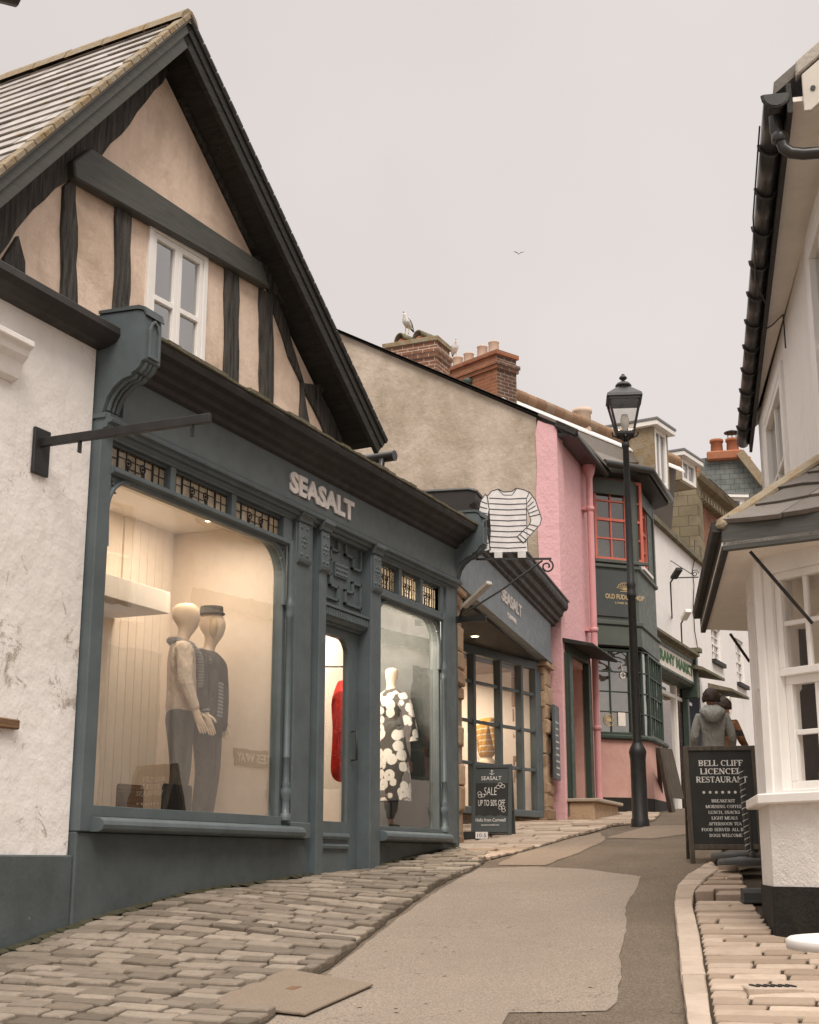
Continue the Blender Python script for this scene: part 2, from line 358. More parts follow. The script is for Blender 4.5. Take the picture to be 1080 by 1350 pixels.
def glass(name, tint=(1, 1, 1), refl=.07, power=4.0, wav=.02, rough=.004, top=.85):
    s = NT(name); lw = s.n('ShaderNodeLayerWeight'); lw.inputs['Blend'].default_value = .5
    f = s.math('ADD', s.math('MULTIPLY', s.math('POWER', lw.outputs['Facing'], power), top), refl)
    t = s.n('ShaderNodeBsdfTransparent'); t.inputs[0].default_value = (*tint, 1); g = s.n('ShaderNodeBsdfGlossy'); g.inputs['Roughness'].default_value = rough
    if wav: s.l(s.bump(s.noise(2.2, 2, .5), wav, .1), g.inputs['Normal'])
    m = s.n('ShaderNodeMixShader'); s.l(f, m.inputs[0]); s.l(t.outputs[0], m.inputs[1]); s.l(g.outputs[0], m.inputs[2]); s.l(m.outputs[0], s.out.inputs[0]); return s.m
def emit(name, c, k):
    s = NT(name); e = s.n('ShaderNodeEmission'); e.inputs[0].default_value = (*c, 1); e.inputs[1].default_value = k; s.l(e.outputs[0], s.out.inputs[0]); return s.m
def knit(name, c, c2=None, period=.05, duty=.35, rough=.95):
    """woven cloth; with c2, level stripes"""
    s = NT(name); col = s.ramp(s.noise(40, 4, .7), [(.3, sc3(c, .85)), (.7, sc3(c, 1.12))])
    if c2:
        sp = s.n('ShaderNodeSeparateXYZ'); s.l(s.pos(), sp.inputs[0]); fr = s.math('FRACT', s.math('DIVIDE', sp.outputs[2], period)); col = s.mix(s.math('LESS_THAN', fr, duty), col, c2)
    return s.fin(col, rough, s.bump(s.math('ADD', s.noise(160, 2), s.math('MULTIPLY', s.noise(7, 4, .5, s.mapped(1.4, 1.4, .8), 1.2), 9)), .45, .02), .15)
def floral(name):
    s = NT(name); v = s.n('ShaderNodeTexVoronoi'); v.inputs['Scale'].default_value = 9; s.l(s.pos(), v.inputs['Vector']); wob = s.math('ADD', v.outputs['Distance'], s.math('MULTIPLY', s.noise(22, 2), .16))
    col = s.mix(s.mr(wob, .60, .63, 1, 0), (.06, .06, .055), (.66, .67, .64)); col = s.mix(s.mr(wob, .16, .18, 1, 0), col, (.12, .16, .18)); return s.fin(col, .8, None, .2)
def shingle(name, deg, pitch_axis_z, cols, bw=.35, bh=.2):
    return brick(name, deg, cols[0], cols[1], cols[2], bw, bh)


M = {}
M['teal'] = paint('teal_paint', (.098, .119, .125), .15, .45, .3, chips=.765, chipcol=(.25, .27, .26))
M['teal2'] = paint('teal_paint_weathered', (.078, .092, .094), .2, .6, .7, chips=.69, chipcol=(.38, .33, .3), fine=25)
M['fascia'] = paint('fascia_paint', (.10, .117, .119), .05, .5, .1)
M['navy'] = paint('blue_grey_paint', (.19, .22, .235), .05, .5, .1)
M['oldboard'] = paint('weathered_cream_board', (.58, .53, .46), .1, .6, .3, chips=.7, chipcol=(.2, .17, .13))
M['corn'] = paint('dark_brown_paint', (.032, .028, .025), .2, .55, .3)
M['moss'] = plaster('mossy_lead', (.2, .18, .14), (.10, .085, .035), .8, .42, 6, .6, 40)
M['letters'] = plain('cream_lettering', (.72, .66, .62), .5)
M['plaster'] = plaster('peach_render', (.78, .61, .49), (.44, .32, .23), .8, .47, 1.7, .45, 30, streaks=.6)
M['white'] = oldwhite('white_limewash')
M['white_old'] = None if True else plaster('white_limewash', (.78, .73, .69), (.36, .31, .26), .75, .5, .8, .35, 10, flake=.605, flakecol=(.55, .49, .43), streaks=.2)
M['wwall'] = plaster('white_render', (.85, .81, .77), (.62, .56, .50), .4, .55, 1.0, .3, 45)
M['wfar'] = plaster('white_painted_terrace', (.83, .795, .765), (.55, .5, .46), .4, .55, .7, .3, 20)
M['rough'] = plaster('white_roughcast', (.84, .80, .76), (.58, .52, .46), .4, .55, 1.0, 1.0, 60)
M['wpaint'] = paint('white_gloss_paint', (.83, .795, .755), .04, .4, .1, chips=.79, chipcol=(.45, .4, .34))
M['soffit'] = paint('cream_soffit', (.80, .74, .67), .06, .6, .15)
M['soffit2'] = plain('greyed_white_plastic', (.42, .39, .34), .5)
M['timber'] = wood('black_timber', (.012, .011, .010), (.11, .10, .088), rough=.85, bump=1.0)
M['barge'] = wood('grey_painted_board', (.060, .060, .054), (.098, .097, .086), vertical=False, rough=.55, bump=.25)
M['dark'] = wood('dark_stained_board', (.018, .017, .015), (.045, .042, .037), vertical=False, rough=.6)
M['slate'] = island('pale_slates', [(.27, .24, .215), (.36, .325, .295), (.44, .405, .375), (.32, .28, .24)], .5, .5, .006, 5, (.10, .085, .055), .5, .4, .60, (.26, .18, .07))
M['dslate'] = island('brown_slates', [(.085, .07, .06), (.13, .11, .09), (.17, .145, .125)], .6, .5, .01, 9, (.05, .04, .03), .4, .4, .72, (.4, .38, .32))
M['lichen'] = plaster('lichen_mortar', (.30, .255, .19), (.25, .145, .04), .8, .46, 7, .9, 30)
M['cement'] = plaster('grey_cement', (.46, .42, .37), (.22, .19, .15), .6, .45, 4, .6)
M['moss2'] = plaster('dark_moss_grit', (.075, .065, .04), (.03, .035, .015), .8, .45, 9, 1.0, 60)
M['paleblue'] = paint('pale_blue_paint', (.36, .43, .45), .1, .4)
M['flank'] = plaster('grey_roughcast', (.57, .475, .39), (.27, .215, .15), .75, .43, .8, 1.0, 14, streaks=.5)
M['pink'] = plaster('pink_limewash', (.74, .43, .445), (.58, .35, .33), .5, .5, 1.6, .7, 12, flake=.74, flakecol=(.5, .25, .22))
M['pink2'] = plaster('dusty_pink_render', (.62, .37, .315), (.45, .25, .21), .6, .45, 1.2, .35, streaks=.6)
M['pinkpipe'] = paint('pink_gloss_pipe', (.64, .31, .31), .1, .4)
M['green'] = paint('grey_green_paint', (.085, .098, .083), .1, .5, .2)
M['dgreen'] = paint('dark_green_paint', (.04, .058, .043), .1, .45, .2)
M['bgreen'] = paint('bright_green_letters', (.03, .12, .03), .2, .5)
M['red'] = paint('coral_red_paint', (.56, .15, .105), .1, .45)
M['stone'] = island('sandstone_blocks', [(.30, .19, .115), (.44, .30, .19), (.53, .38, .25)], .92, .9, .03, 6, (.18, .11, .07), .45)
M['mortar'] = plaster('lime_mortar', (.3, .24, .18), (.16, .12, .09), .6, .45, 5, .8)
M['brick'] = brick('red_brick', 0, (.30, .12, .07), (.20, .085, .055), (.40, .33, .26))
M['brickY'] = brick('red_brick_return', 90, (.30, .12, .07), (.20, .085, .055), (.40, .33, .26))
M['brickC'] = brick('orange_brick', 65, (.36, .145, .075), (.27, .10, .06), (.32, .23, .16))
M['brickD'] = brick('dark_brick', -25, (.10, .065, .05), (.16, .085, .06), (.34, .27, .22))  # darker brick colours for the end faces of the second chimney
M['brickF'] = brick('far_brick', -3, (.27, .105, .06), (.2, .075, .05), (.34, .27, .2))
M['terra'] = plaster('terracotta', (.36, .155, .085), (.3, .1, .05), .6, .45, 6, .4)
M['pot'] = plaster('buff_clay', (.68, .53, .42), (.45, .34, .26), .5, .5, 5, .3)
M['tile'] = island('old_clay_tiles', [(.25, .15, .09), (.33, .2, .12), (.28, .21, .15)], .9, .8, .02, 8)
M['iron'] = plain('black_iron', (.02, .019, .018), .5, .0, .45, .2, .3)
M['gutter'] = plain('black_plastic', (.028, .026, .024), .35, 0, .5, .05, .25, 4)
M['lead'] = plain('lead_sheet', (.2, .2, .2), .5, .3, .4, .2)
M['slategreen'] = brick('hung_green_slate', -80, (.15, .165, .155), (.20, .21, .195), (.05, .05, .05), .34, .2, .7)
M['stonech'] = brick('stone_chimney', 90, (.27, .22, .15), (.2, .17, .11), (.1, .085, .06), .5, .28)
M['road'] = asphalt('road_asphalt', (.20, .158, .118), (.135, .105, .078), .8, 60, 1.0)
M['patch'] = asphalt('pale_asphalt', (.27, .222, .178), (.215, .175, .14), .6, 90, .4)
M['patch2'] = asphalt('mid_asphalt', (.27, .21, .158), (.22, .17, .13), .5)
M['bed'] = asphalt('grit_bed', (.06, .046, .032), (.04, .032, .02), .6, 90)
M['ground'] = asphalt('ground_grit', (.14, .11, .08), (.1, .08, .06))
M['cobble'] = island('worn_cobbles', [(.11, .088, .065), (.205, .165, .125), (.32, .265, .21), (.155, .125, .095), (.245, .2, .155)], .7, .8, .008, 14, (.1, .078, .05), .5, .35, .70, (.42, .36, .29))
M['flag'] = island('buff_flagstones', [(.27, .20, .145), (.40, .31, .24), (.50, .40, .315), (.30, .225, .165)], .85, .5, .012, 8, (.2, .15, .1), .4, .25)
M['kerb'] = island('kerb_stones', [(.36, .29, .225), (.46, .37, .30), (.42, .34, .27)], .85, .5, .012, 7, (.22, .17, .12), .35)
M['plate'] = asphalt('rusty_tan_cover', (.235, .185, .14), (.19, .145, .105), .5, 260, .35)
M['black'] = plaster('black_bitumen', (.022, .02, .018), (.05, .042, .034), .6, .5, 3, .8, 40, .75)
M['board'] = plain('chalkboard', (.032, .031, .028), .75, 0, .25, .05, .2, 5)
M['panel'] = paint('dark_green_grey_panel', (.06, .068, .066), .06, .6)
M['chalk'] = plain('chalk_white', (.75, .71, .66), .9)
M['oldwood'] = wood('weathered_frame', (.05, .042, .035), (.13, .105, .08), rough=.8, chips=.7)
M['plank'] = wood('brown_plank', (.10, .055, .03), (.24, .14, .075), vertical=False)
M['jersey'] = plain('white_painted_board', (.74, .70, .68), .6)
M['ink'] = plain('navy_ink', (.025, .025, .035), .6)
M['glass'] = glass('shop_glass', (.97, .96, .94), .22, 2.4, .012)
M['glassd'] = glass('window_glass', (.8, .8, .78), .2, 3.0, .03)
M['glassr'] = glass('old_wavy_glass', (.85, .85, .82), .34, 2.5, .22)
M['glassc'] = glass('clear_shop_glass', (.95, .93, .9), .05, 4.0, .02)
M['glasssky'] = glass('sky_lit_glass', (.7, .7, .68), .38, 2.5, .08)
M['lampglass'] = glass('lantern_glass', (.9, .88, .85), .10, 3, .1, .05)
M['amber'] = None
s = NT('amber_leaded_glass'); g = s.n('ShaderNodeNewGeometry')
cc = s.ramp(s.noise(6, 4, .7), [(.3, (.27, .23, .165)), (.55, (.42, .37, .29)), (.75, (.52, .47, .39))])
M['amber'] = s.fin(cc, .18, s.bump(s.noise(28, 3), .5, .02), .6)
bs = s.t.nodes['Principled BSDF']; tr = s.n('ShaderNodeBsdfTranslucent'); s.l(cc, tr.inputs[0]); ms = s.n('ShaderNodeMixShader', i_0=.28); s.l(bs.outputs[0], ms.inputs[1]); s.l(tr.outputs[0], ms.inputs[2]); s.l(ms.outputs[0], s.out.inputs[0])
M['room'] = plain('cream_room_paint', (.76, .70, .62), .8, 0, .2, 0, .03)
M['roompeach'] = plain('warm_board_paint', (.76, .66, .55), .8, 0, .2, 0, .04)
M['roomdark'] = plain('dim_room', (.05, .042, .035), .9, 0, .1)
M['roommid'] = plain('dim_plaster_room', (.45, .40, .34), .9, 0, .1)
M['floorw'] = wood('shop_floor_boards', (.2, .13, .08), (.3, .2, .12), vertical=False)
M['manq'] = plain('mannequin_cream', (.78, .62, .45), .5, 0, .4, 0, .03)
M['manqhand'] = plain('mannequin_tan', (.33, .2, .12), .5, 0, .4, 0, .05)
M['knitw'] = knit('cream_jumper', (.72, .60, .48))
M['scarf'] = knit('grey_scarf', (.16, .16, .16), (.3, .29, .27), .025, .4)
M['jacketd'] = knit('charcoal_jacket', (.07, .068, .062))
M['trous'] = knit('grey_trousers', (.095, .098, .088))
M['stripe'] = knit('blue_striped_shirt', (.5, .48, .45), (.12, .15, .19), .03, .5)
M['mustard'] = knit('mustard_striped_jumper', (.52, .29, .05), (.72, .64, .5), .085, .2)
M['redcoat'] = knit('red_coat', (.55, .03, .02))
M['browncoat'] = knit('brown_coat', (.22, .09, .04))
M['floral'] = floral('dark_floral_dress')
M['hood'] = knit('grey_hooded_jacket', (.27, .265, .24))
M['rust'] = knit('rust_brown_jacket', (.22, .10, .045), (.05, .04, .035), .2, .4)
M['denim'] = knit('dark_jeans', (.04, .045, .06))
M['skin'] = plain('skin', (.5, .30, .22), .55, 0, .35, 0, .05)
M['hair'] = wood('dark_brown_hair', (.018, .011, .008), (.05, .03, .02), rough=.6)
M['shoe'] = plain('dark_shoe', (.03, .028, .026), .6)
M['gullw'] = plain('white_feathers', (.74, .71, .68), .8)
M['gullg'] = plain('grey_feathers', (.33, .32, .31), .8)
M['beak'] = plain('yellow_beak', (.55, .36, .08), .5)
M['cake'] = plaster('baked_crust', (.5, .26, .1), (.3, .14, .05), .6, .45, 12, .6)
M['bakew'] = plain('bakery_white_card', (.72, .66, .58), .7)
M['shelf'] = plain('pale_shelf', (.6, .5, .4), .6)
M['gold'] = plain('gilt_print', (.5, .38, .2), .5)
M['spot'] = emit('warm_spot_lens', (1, .78, .5), 9)
M['shroom'] = plain('bakery_interior', (.62, .45, .32), .85)
M['rubber'] = plain('dark_rubber', (.05, .05, .048), .6, 0, .4, .1)
M['tabletop'] = plain('white_enamel', (.76, .72, .68), .3, 0, .5, 0, .02)
M['blind'] = plain('grey_net_blind', (.62, .6, .57), .8, 0, .2, 0, .06)


# ---------------------------------------------------------------- windows
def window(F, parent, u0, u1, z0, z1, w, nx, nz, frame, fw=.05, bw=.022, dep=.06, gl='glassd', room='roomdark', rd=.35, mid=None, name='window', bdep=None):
    """frame + glazing bars as one part; panes and the dim room behind as its sub-parts"""
    mb = MB(); d0, d1 = w - dep, w
    mb.box(F, u0, u1, d0, d1, z1 - fw, z1); mb.box(F, u0, u1, d0, d1, z0, z0 + fw)
    mb.box(F, u0, u0 + fw, d0, d1, z0 + fw, z1 - fw); mb.box(F, u1 - fw, u1, d0, d1, z0 + fw, z1 - fw)
    a0, a1, b0, b1 = u0 + fw, u1 - fw, z0 + fw, z1 - fw; e = (bdep or dep * .5) / 2; c = w - dep * .45
    zs = [b0 + (b1 - b0) * j / nz for j in range(1, nz)]
    for j, z in enumerate(zs):
        t = bw * 1.7 if mid is not None and j == mid else bw
        mb.box(F, a0, a1, c - e - (.008 if t > bw else 0), c + e + (.008 if t > bw else 0), z - t / 2, z + t / 2)
    lv = [b0] + zs + [b1]
    for i in range(1, nx):
        u = a0 + (a1 - a0) * i / nx
        for k in range(len(lv) - 1):
            mb.box(F, u - bw / 2, u + bw / 2, c - e + .001, c + e - .001, lv[k] + (bw / 2 if k else 0), lv[k + 1] - (bw / 2 if k < len(lv) - 2 else 0))
    o = mb.build(name, frame, parent, bev=.004)
    if gl: MB().quad([F.p(a0, c - .003, b0), F.p(a1, c - .003, b0), F.p(a1, c - .003, b1), F.p(a0, c - .003, b1)]).build('pane', M[gl], o, recalc=False)
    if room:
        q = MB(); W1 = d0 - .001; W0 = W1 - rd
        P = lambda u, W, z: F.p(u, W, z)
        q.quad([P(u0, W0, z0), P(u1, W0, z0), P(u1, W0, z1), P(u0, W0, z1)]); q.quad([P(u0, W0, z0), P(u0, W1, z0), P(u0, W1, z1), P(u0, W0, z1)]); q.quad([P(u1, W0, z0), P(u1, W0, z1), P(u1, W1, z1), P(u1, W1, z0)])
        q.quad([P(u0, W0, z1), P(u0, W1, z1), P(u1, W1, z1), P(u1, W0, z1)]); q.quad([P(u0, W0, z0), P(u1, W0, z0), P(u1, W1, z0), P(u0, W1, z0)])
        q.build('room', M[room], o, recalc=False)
    return o
# ---------------------------------------------------------------- terrain: a lane climbing away from the camera
def lut(t, x):
    if x <= t[0][0]: return t[0][1] + (x - t[0][0]) * (t[1][1] - t[0][1]) / (t[1][0] - t[0][0])
    for (a, b), (c, d) in zip(t, t[1:]):
        if x <= c: return b + (d - b) * (x - a) / (c - a)
    return t[-1][1]
RT_ = [(-40, -5.6), (0, -1.35), (7, -.6), (12.8, 0), (15, .2), (17.4, .44), (20, .56), (21.5, .62), (25, .88), (29, 1.06), (36, 1.4), (60, 2.4), (200, 3.0)]
BT_ = [(-5, 0), (5, .02), (7, .06), (7.87, .13), (9, .15), (10.8, .075), (12, .01), (14.2, .01), (20, 0)]
def G(x, y):
    k = min(1, max(0, (y - 3.4) / 2.4)); k = k * k * (3 - 2 * k); return lut(RT_, x) + lut(BT_, x) * k
def gnd(x, y):
    r = ray(x, y); a, b = 1.0, 90.0; h = math.hypot(r.x, r.y)
    f = lambda t: r.z * t - G(r.x * t, r.y * t)
    t0 = a
    while t0 < b and f(t0) > 0: t0 += .05
    lo, hi = t0 - .05, t0
    for _ in range(30):
        m = (lo + hi) / 2
        if f(m) > 0: lo = m
        else: hi = m
    return V((r.x * hi, r.y * hi))
def inpoly(p, poly):
    c = False; n = len(poly)
    for i in range(n):
        a, b = poly[i], poly[(i + 1) % n]
        if (a[1] > p[1]) != (b[1] > p[1]) and p[0] < (b[0] - a[0]) * (p[1] - a[1]) / (b[1] - a[1]) + a[0]: c = not c
    return c
def sheet(name, poly, off, mat, step=.4, edge=.15, wob=0.0, kind='structure', thick=0.0):
    pts = []; n = len(poly)
    for i in range(n):
        a, b = V(poly[i][:2]), V(poly[(i + 1) % n][:2]); k = max(1, int((b - a).length / edge)) if edge else 1
        nn = V((-(b - a).y, (b - a).x)); nn = nn.normalized() if nn.length else nn
        for j in range(k): pts.append(a.lerp(b, j / k) + nn * (random.uniform(-wob, wob) if wob else 0))
    N = len(pts); x0, x1 = min(p.x for p in pts), max(p.x for p in pts); y0, y1 = min(p.y for p in pts), max(p.y for p in pts)
    inner = []; x = x0 + step * .5
    while x < x1:
        y = y0 + step * .5
        while y < y1:
            if inpoly((x, y), pts): inner.append(V((x, y)))
            y += step
        x += step
    vs, es, fs, *_ = delaunay_2d_cdt([V((p.x, p.y)) for p in pts] + inner, [], [list(range(N))], 1, 1e-5)
    mb = MB(); mb.add([(v.x, v.y, G(v.x, v.y) + off) for v in vs], [tuple(f) for f in fs], 0, True)
    o = mb.build(name, mat)
    for p in o.data.polygons:
        if p.normal.z < 0: p.flip()
    return tag(o, kind=kind)
def stones(mb, poly, deg, pitch, lens, gap, h, jit=.012, wave=.02, dome=.006, inset=.016, skip=None, rag_=.03):
    a = R(deg); d = V((math.cos(a), math.sin(a))); e = V((-d.y, d.x))
    A = [V(p[:2]).dot(d) for p in poly]; B = [V(p[:2]).dot(e) for p in poly]
    b = min(B)
    ph = random.random() * 6
    while b < max(B):
        pt = pitch * random.uniform(.82, 1.18); bc = b + pt / 2; xs_ = []
        for k in range(len(poly)):
            b0_, b1_ = B[k], B[(k + 1) % len(poly)]
            if (b0_ > bc) != (b1_ > bc): xs_.append(A[k] + (A[(k + 1) % len(poly)] - A[k]) * (bc - b0_) / (b1_ - b0_))
        xs_.sort()
        for lo_, hi_ in zip(xs_[::2], xs_[1::2]):
            lo_ += random.uniform(0, rag_); hi_ -= random.uniform(0, rag_); a0 = lo_ - random.random() * lens[0] * .6
            while a0 < hi_ - .06:
                L = random.uniform(*lens); s0_, s1_ = max(a0, lo_), min(a0 + L, hi_); a0 += L
                if hi_ - a0 < .1: s1_ = hi_; a0 = hi_
                if s1_ - s0_ < .06: continue
                c = d * ((s0_ + s1_) / 2) + e * bc
                if skip and skip(c): continue
                hh = h + random.uniform(-.3, .3) * h; P = []; LL_ = s1_ - s0_
                W = lambda q: wave * math.sin(q * 2.1 + ph + b * 3)
                cr = min(LL_, pt) * .08; g = gap / 2; u0, u1, v0, v1 = s0_ + g, s1_ - g, b + g, b + pt - g
                oct_ = [(u0 + cr, v0), ((u0 + u1) / 2, v0 - .003), (u1 - cr, v0), (u1, v0 + cr), (u1, v1 - cr), (u1 - cr, v1), ((u0 + u1) / 2, v1 + .003), (u0 + cr, v1), (u0, v1 - cr), (u0, v0 + cr)]
                jt = [(random.uniform(-jit, jit), random.uniform(-jit, jit)) for _ in oct_]; m = (u0 + u1) / 2, (v0 + v1) / 2; tx, ty = random.uniform(-.012, .012), random.uniform(-.02, .02)
                for ins, dz in ((0, -.035), (.1, hh - .007), (1.0, hh)):
                    for (u, v), (ju, jv) in zip(oct_, jt):
                        u2 = u + ju; v2 = v + jv; du, dv = u2 - m[0], v2 - m[1]
                        u2 = m[0] + du - math.copysign(min(abs(du), inset * ins), du); v2 = m[1] + dv - math.copysign(min(abs(dv), inset * ins), dv)
                        tz_ = (u2 - m[0]) * tx + (v2 - m[1]) * ty; v2 += W(u2)
                        q = d * u2 + e * v2; P.append((q.x, q.y, G(q.x, q.y) + dz + (tz_ if ins else 0)))
                q = d * m[0] + e * (m[1] + W(m[0])); P.append((q.x, q.y, G(q.x, q.y) + hh + dome))
                n = 10; fs = [(r_ * n + i, r_ * n + (i + 1) % n, (r_ + 1) * n + (i + 1) % n, (r_ + 1) * n + i) for r_ in (0, 1) for i in range(n)] + [(2 * n + i, 2 * n + (i + 1) % n, 3 * n) for i in range(n)]
                mb.add(P, fs, 0, False)
        b += pt
    return mb


# the ground runs out to the horizon; the lane lies on it
mb = MB(); xs = [-160, -60, -20, -8, -4, 0, 2, 4, 5, 6, 7, 8, 9, 10, 11, 12, 13, 14, 15, 16, 18, 20, 22, 25, 30, 36, 45, 60, 120, 240]; ys = [-200, -60, -20, -8, -4, -2, 0, 1, 2, 3, 3.4, 3.8, 4.2, 4.6, 5, 5.4, 5.8, 7, 9, 14, 30, 80, 200]
mb.add([(x, y, G(x, y) - .05) for x in xs for y in ys], [(i * len(ys) + j, (i + 1) * len(ys) + j, (i + 1) * len(ys) + j + 1, i * len(ys) + j + 1) for i in range(len(xs) - 1) for j in range(len(ys) - 1)])
tag(mb.build('ground', M['ground']), kind='structure')
kerb_in = [gnd(*p) for p in [(905, 1349), (899, 1300), (894, 1245), (889, 1200), (893, 1176), (912, 1157), (938, 1144)]]
kerb_out = [gnd(*p) for p in [(941, 1349), (933, 1290), (925, 1240), (917, 1205), (916, 1190), (930, 1172), (950, 1155)]]
kd = (kerb_in[0] - kerb_in[1]).normalized(); kerb_in.insert(0, kerb_in[0] + kd * 6); kd2 = (kerb_out[0] - kerb_out[1]).normalized(); kerb_out.insert(0, kerb_out[0] + kd2 * 6)
apron_edge = [gnd(*p) for p in [(356, 1349), (420, 1287), (505, 1221), (540, 1196), (590, 1162), (636, 1141)]]
kd3 = (apron_edge[0] - apron_edge[1]).normalized()
apron = [apron_edge[0] + V((-6.5, -.7))] + apron_edge + [V((14.0, 5.3)), V((14.0, 5.74)), V((-2, 5.74)), V((-2, 4.3))]
road = [V((-4, -2.5))] + [V((-4, 5.8)), V((14.2, 5.8)), V((22, 7.3)), V((40, 8)), V((60, 7)), V((60, 3)), V((24, 5.2)), V((17, 3.4))] + kerb_in[::-1]
sheet('road', road, 0.0, M['road'], .5, .3)
pale = [gnd(*p) for p in [(420, 1293), (505, 1226), (540, 1201), (590, 1167), (632, 1145), (700, 1143), (770, 1146), (845, 1156), (838, 1175), (826, 1193), (825, 1228), (816, 1262), (819, 1290), (812, 1323), (800, 1333), (740, 1335), (672, 1336), (664, 1349)]]
pale += [pale[-1] + V((-4, -.9)), pale[0] + V((-4.5, -1.6)), apron_edge[0] + V((-.2, -.02)), pale[0] + V((-.25, .03))]
sheet('pale_asphalt_patch', pale, .004, M['patch'], .35, .16, .009)
mid = [gnd(*p) for p in [(655, 1141), (700, 1116), (790, 1098), (800, 1106), (770, 1122), (720, 1141)]]
sheet('mid_asphalt_patch', mid, .005, M['patch2'], .35, .2, .02)
mid = [gnd(*p) for p in [(800, 1105), (855, 1089), (905, 1088), (908, 1100), (860, 1106)]]
sheet('upper_asphalt_patch', mid, .005, M['patch2'], .35, .2, .02)
# cobbled apron in front of the shop: rows of long setts across the lane
plate_px = [gnd(*p) for p in [(268, 1328), (402, 1343), (492, 1303), (378, 1283)]]
sheet('cobble_bed', apron, .006, M['bed'], .3, .2, .02)
mb = MB(); PC = sum(plate_px, V((0, 0))) / 4
grow_plate = [PC + (p - PC) * 1.10 for p in plate_px]
stones(mb, apron, 92, .118, (.13, .34), .017, .036, .008, .02, .001, .005, lambda c: inpoly((c.x, c.y), grow_plate) or c.x < 3.0 or c.y > 5.68)
tag(mb.build('cobbled_pavement', M['cobble'], recalc=False), kind='structure')
# second pavement, along the neighbouring shop and the pink house
pav_edge = [gnd(*p) for p in [(626, 1139), (690, 1124), (745, 1108), (790, 1096), (850, 1086), (872, 1074)]]
F2b = Fr(14.25, 5.85, 9.5)
pav = pav_edge + [V((25.5, 7.2)), V((21.6, 7.05)), V((18.2, 7.4)), V((16.0, 7.66)), V((14.5, 7.6)), V((14.25, 6.0)), V((14.15, 5.72))]
sheet('pavement_bed', pav, .008, M['bed'], .4, .2)
mb = MB(); stones(mb, pav, 98, .21, (.3, .62), .014, .035, .008, .01, .004, .012)
tag(mb.build('flagstone_pavement', M['flag'], recalc=False), kind='structure')
# right-hand footway with its kerb of flat stones and one low step
A_ = V((8.66, 1.57))
foot = kerb_out[:6] + [V((12.6, 2.62)), V((12.3, 2.45)), V((10.6, 2.07)), V((8.7, 1.55)), V((8.45, 1.25)), V((7.0, -.6)), V((1.5, -1.2)), V((1.5, .4))]
sheet('footway_bed', [(p.x, p.y) for p in kerb_in + [kerb_out[-1], V((12.6, 2.3)), V((8.7, 1.5)), V((7, -.7)), V((-2, -1.5))]], .01, M['bed'], .4, .2)
step_line = gnd(912, 1191)
mb = MB(); low = lambda c: c.x > step_line.x - .02
stones(mb, foot, 96, .145, (.2, .5), .013, .024, .005, .006, .001, .005, low, 0)
tag(mb.build('footway', M['flag'], recalc=False), kind='structure')
mb = MB(); stones(mb, foot, 96, .16, (.2, .45), .018, .07, .006, .006, .002, .006, lambda c: not low(c), 0)
mb2 = mb; tag(mb.build('raised_footway', M['flag'], recalc=False), kind='structure')
mb = MB()
def strip_stones(mb, a, b, L, h):
    def at(line, s):
        for p, q in zip(line, line[1:]):
            l = (q - p).length
            if s <= l: return p.lerp(q, s / l)
            s -= l
        return line[-1]
    def near_(line, p):
        best = None
        for u_, v_ in zip(line, line[1:]):
            l2 = (v_ - u_).length_squared; t = max(0, min(1, (p - u_).dot(v_ - u_) / l2)) if l2 else 0; w_ = u_.lerp(v_, t)
            if best is None or (w_ - p).length < (best - p).length: best = w_
        return best
    LA = sum((q - p).length for p, q in zip(a, a[1:])); LB = sum((q - p).length for p, q in zip(b, b[1:])); s = 0
    while s < LA:
        l = random.uniform(*L); e = min(s + l, LA); g = .012
        c = [at(a, s + g), at(a, e - g)]; c += [near_(b, c[1]), near_(b, c[0])]; hh = h + random.uniform(-.006, .006)
        m = sum(c, V((0, 0))) / 4; P = []
        for ins, dz in ((0, -.04), (.004, hh - .012), (.02, hh)):
            for p in c:
                q = m + (p - m) * (1 - ins / max(.05, (p - m).length)) + V((random.uniform(-.004, .004), random.uniform(-.004, .004))); P.append((q.x, q.y, G(q.x, q.y) + dz))
        mb.add(P, [(r_ * 4 + i, r_ * 4 + (i + 1) % 4, (r_ + 1) * 4 + (i + 1) % 4, (r_ + 1) * 4 + i) for r_ in (0, 1) for i in range(4)] + [(8, 9, 10, 11)])
        s = e
strip_stones(mb, kerb_in, [p + (q - p) * .9 for p, q in zip(kerb_in, kerb_out)], (.28, .5), .055)
tag(mb.build('kerb', M['kerb']), kind='structure')

# ---------------------------------------------------------------- white limewashed cottage wall on the far left
S1 = Fr(0, 5.8, 0)
t = thing('white_cottage', 'flaking white limewashed cottage wall with grey painted plinth, left of the shop window', 'cottage', (5, 5.8, -.8))
MB().box(S1, 2.0, 7.585, -.4, 0, .05, 3.52).build('wall', M['white'], t)
MB().box(S1, 2.0, 7.6, -.4, .035, -2.2, .05).build('plinth', M['teal2'], t, bev=.01)
mb = MB(); prof = [(.02, 3.50), (.10, 3.51), (.16, 3.54), (.19, 3.585), (.185, 3.64), (.12, 3.66), (-.3, 3.72), (-.3, 3.5)]
mb.mould(S1, prof, 2.0, 7.60); mb.build('coping', M['corn'], t, bev=.006)
tag(MB().box(S1, 6.2, 6.99, .0, .045, .80, .86).build('wooden_batten', M['plank'], None, bev=.008), 'weathered brown timber batten fixed low on the white cottage wall', 'batten')
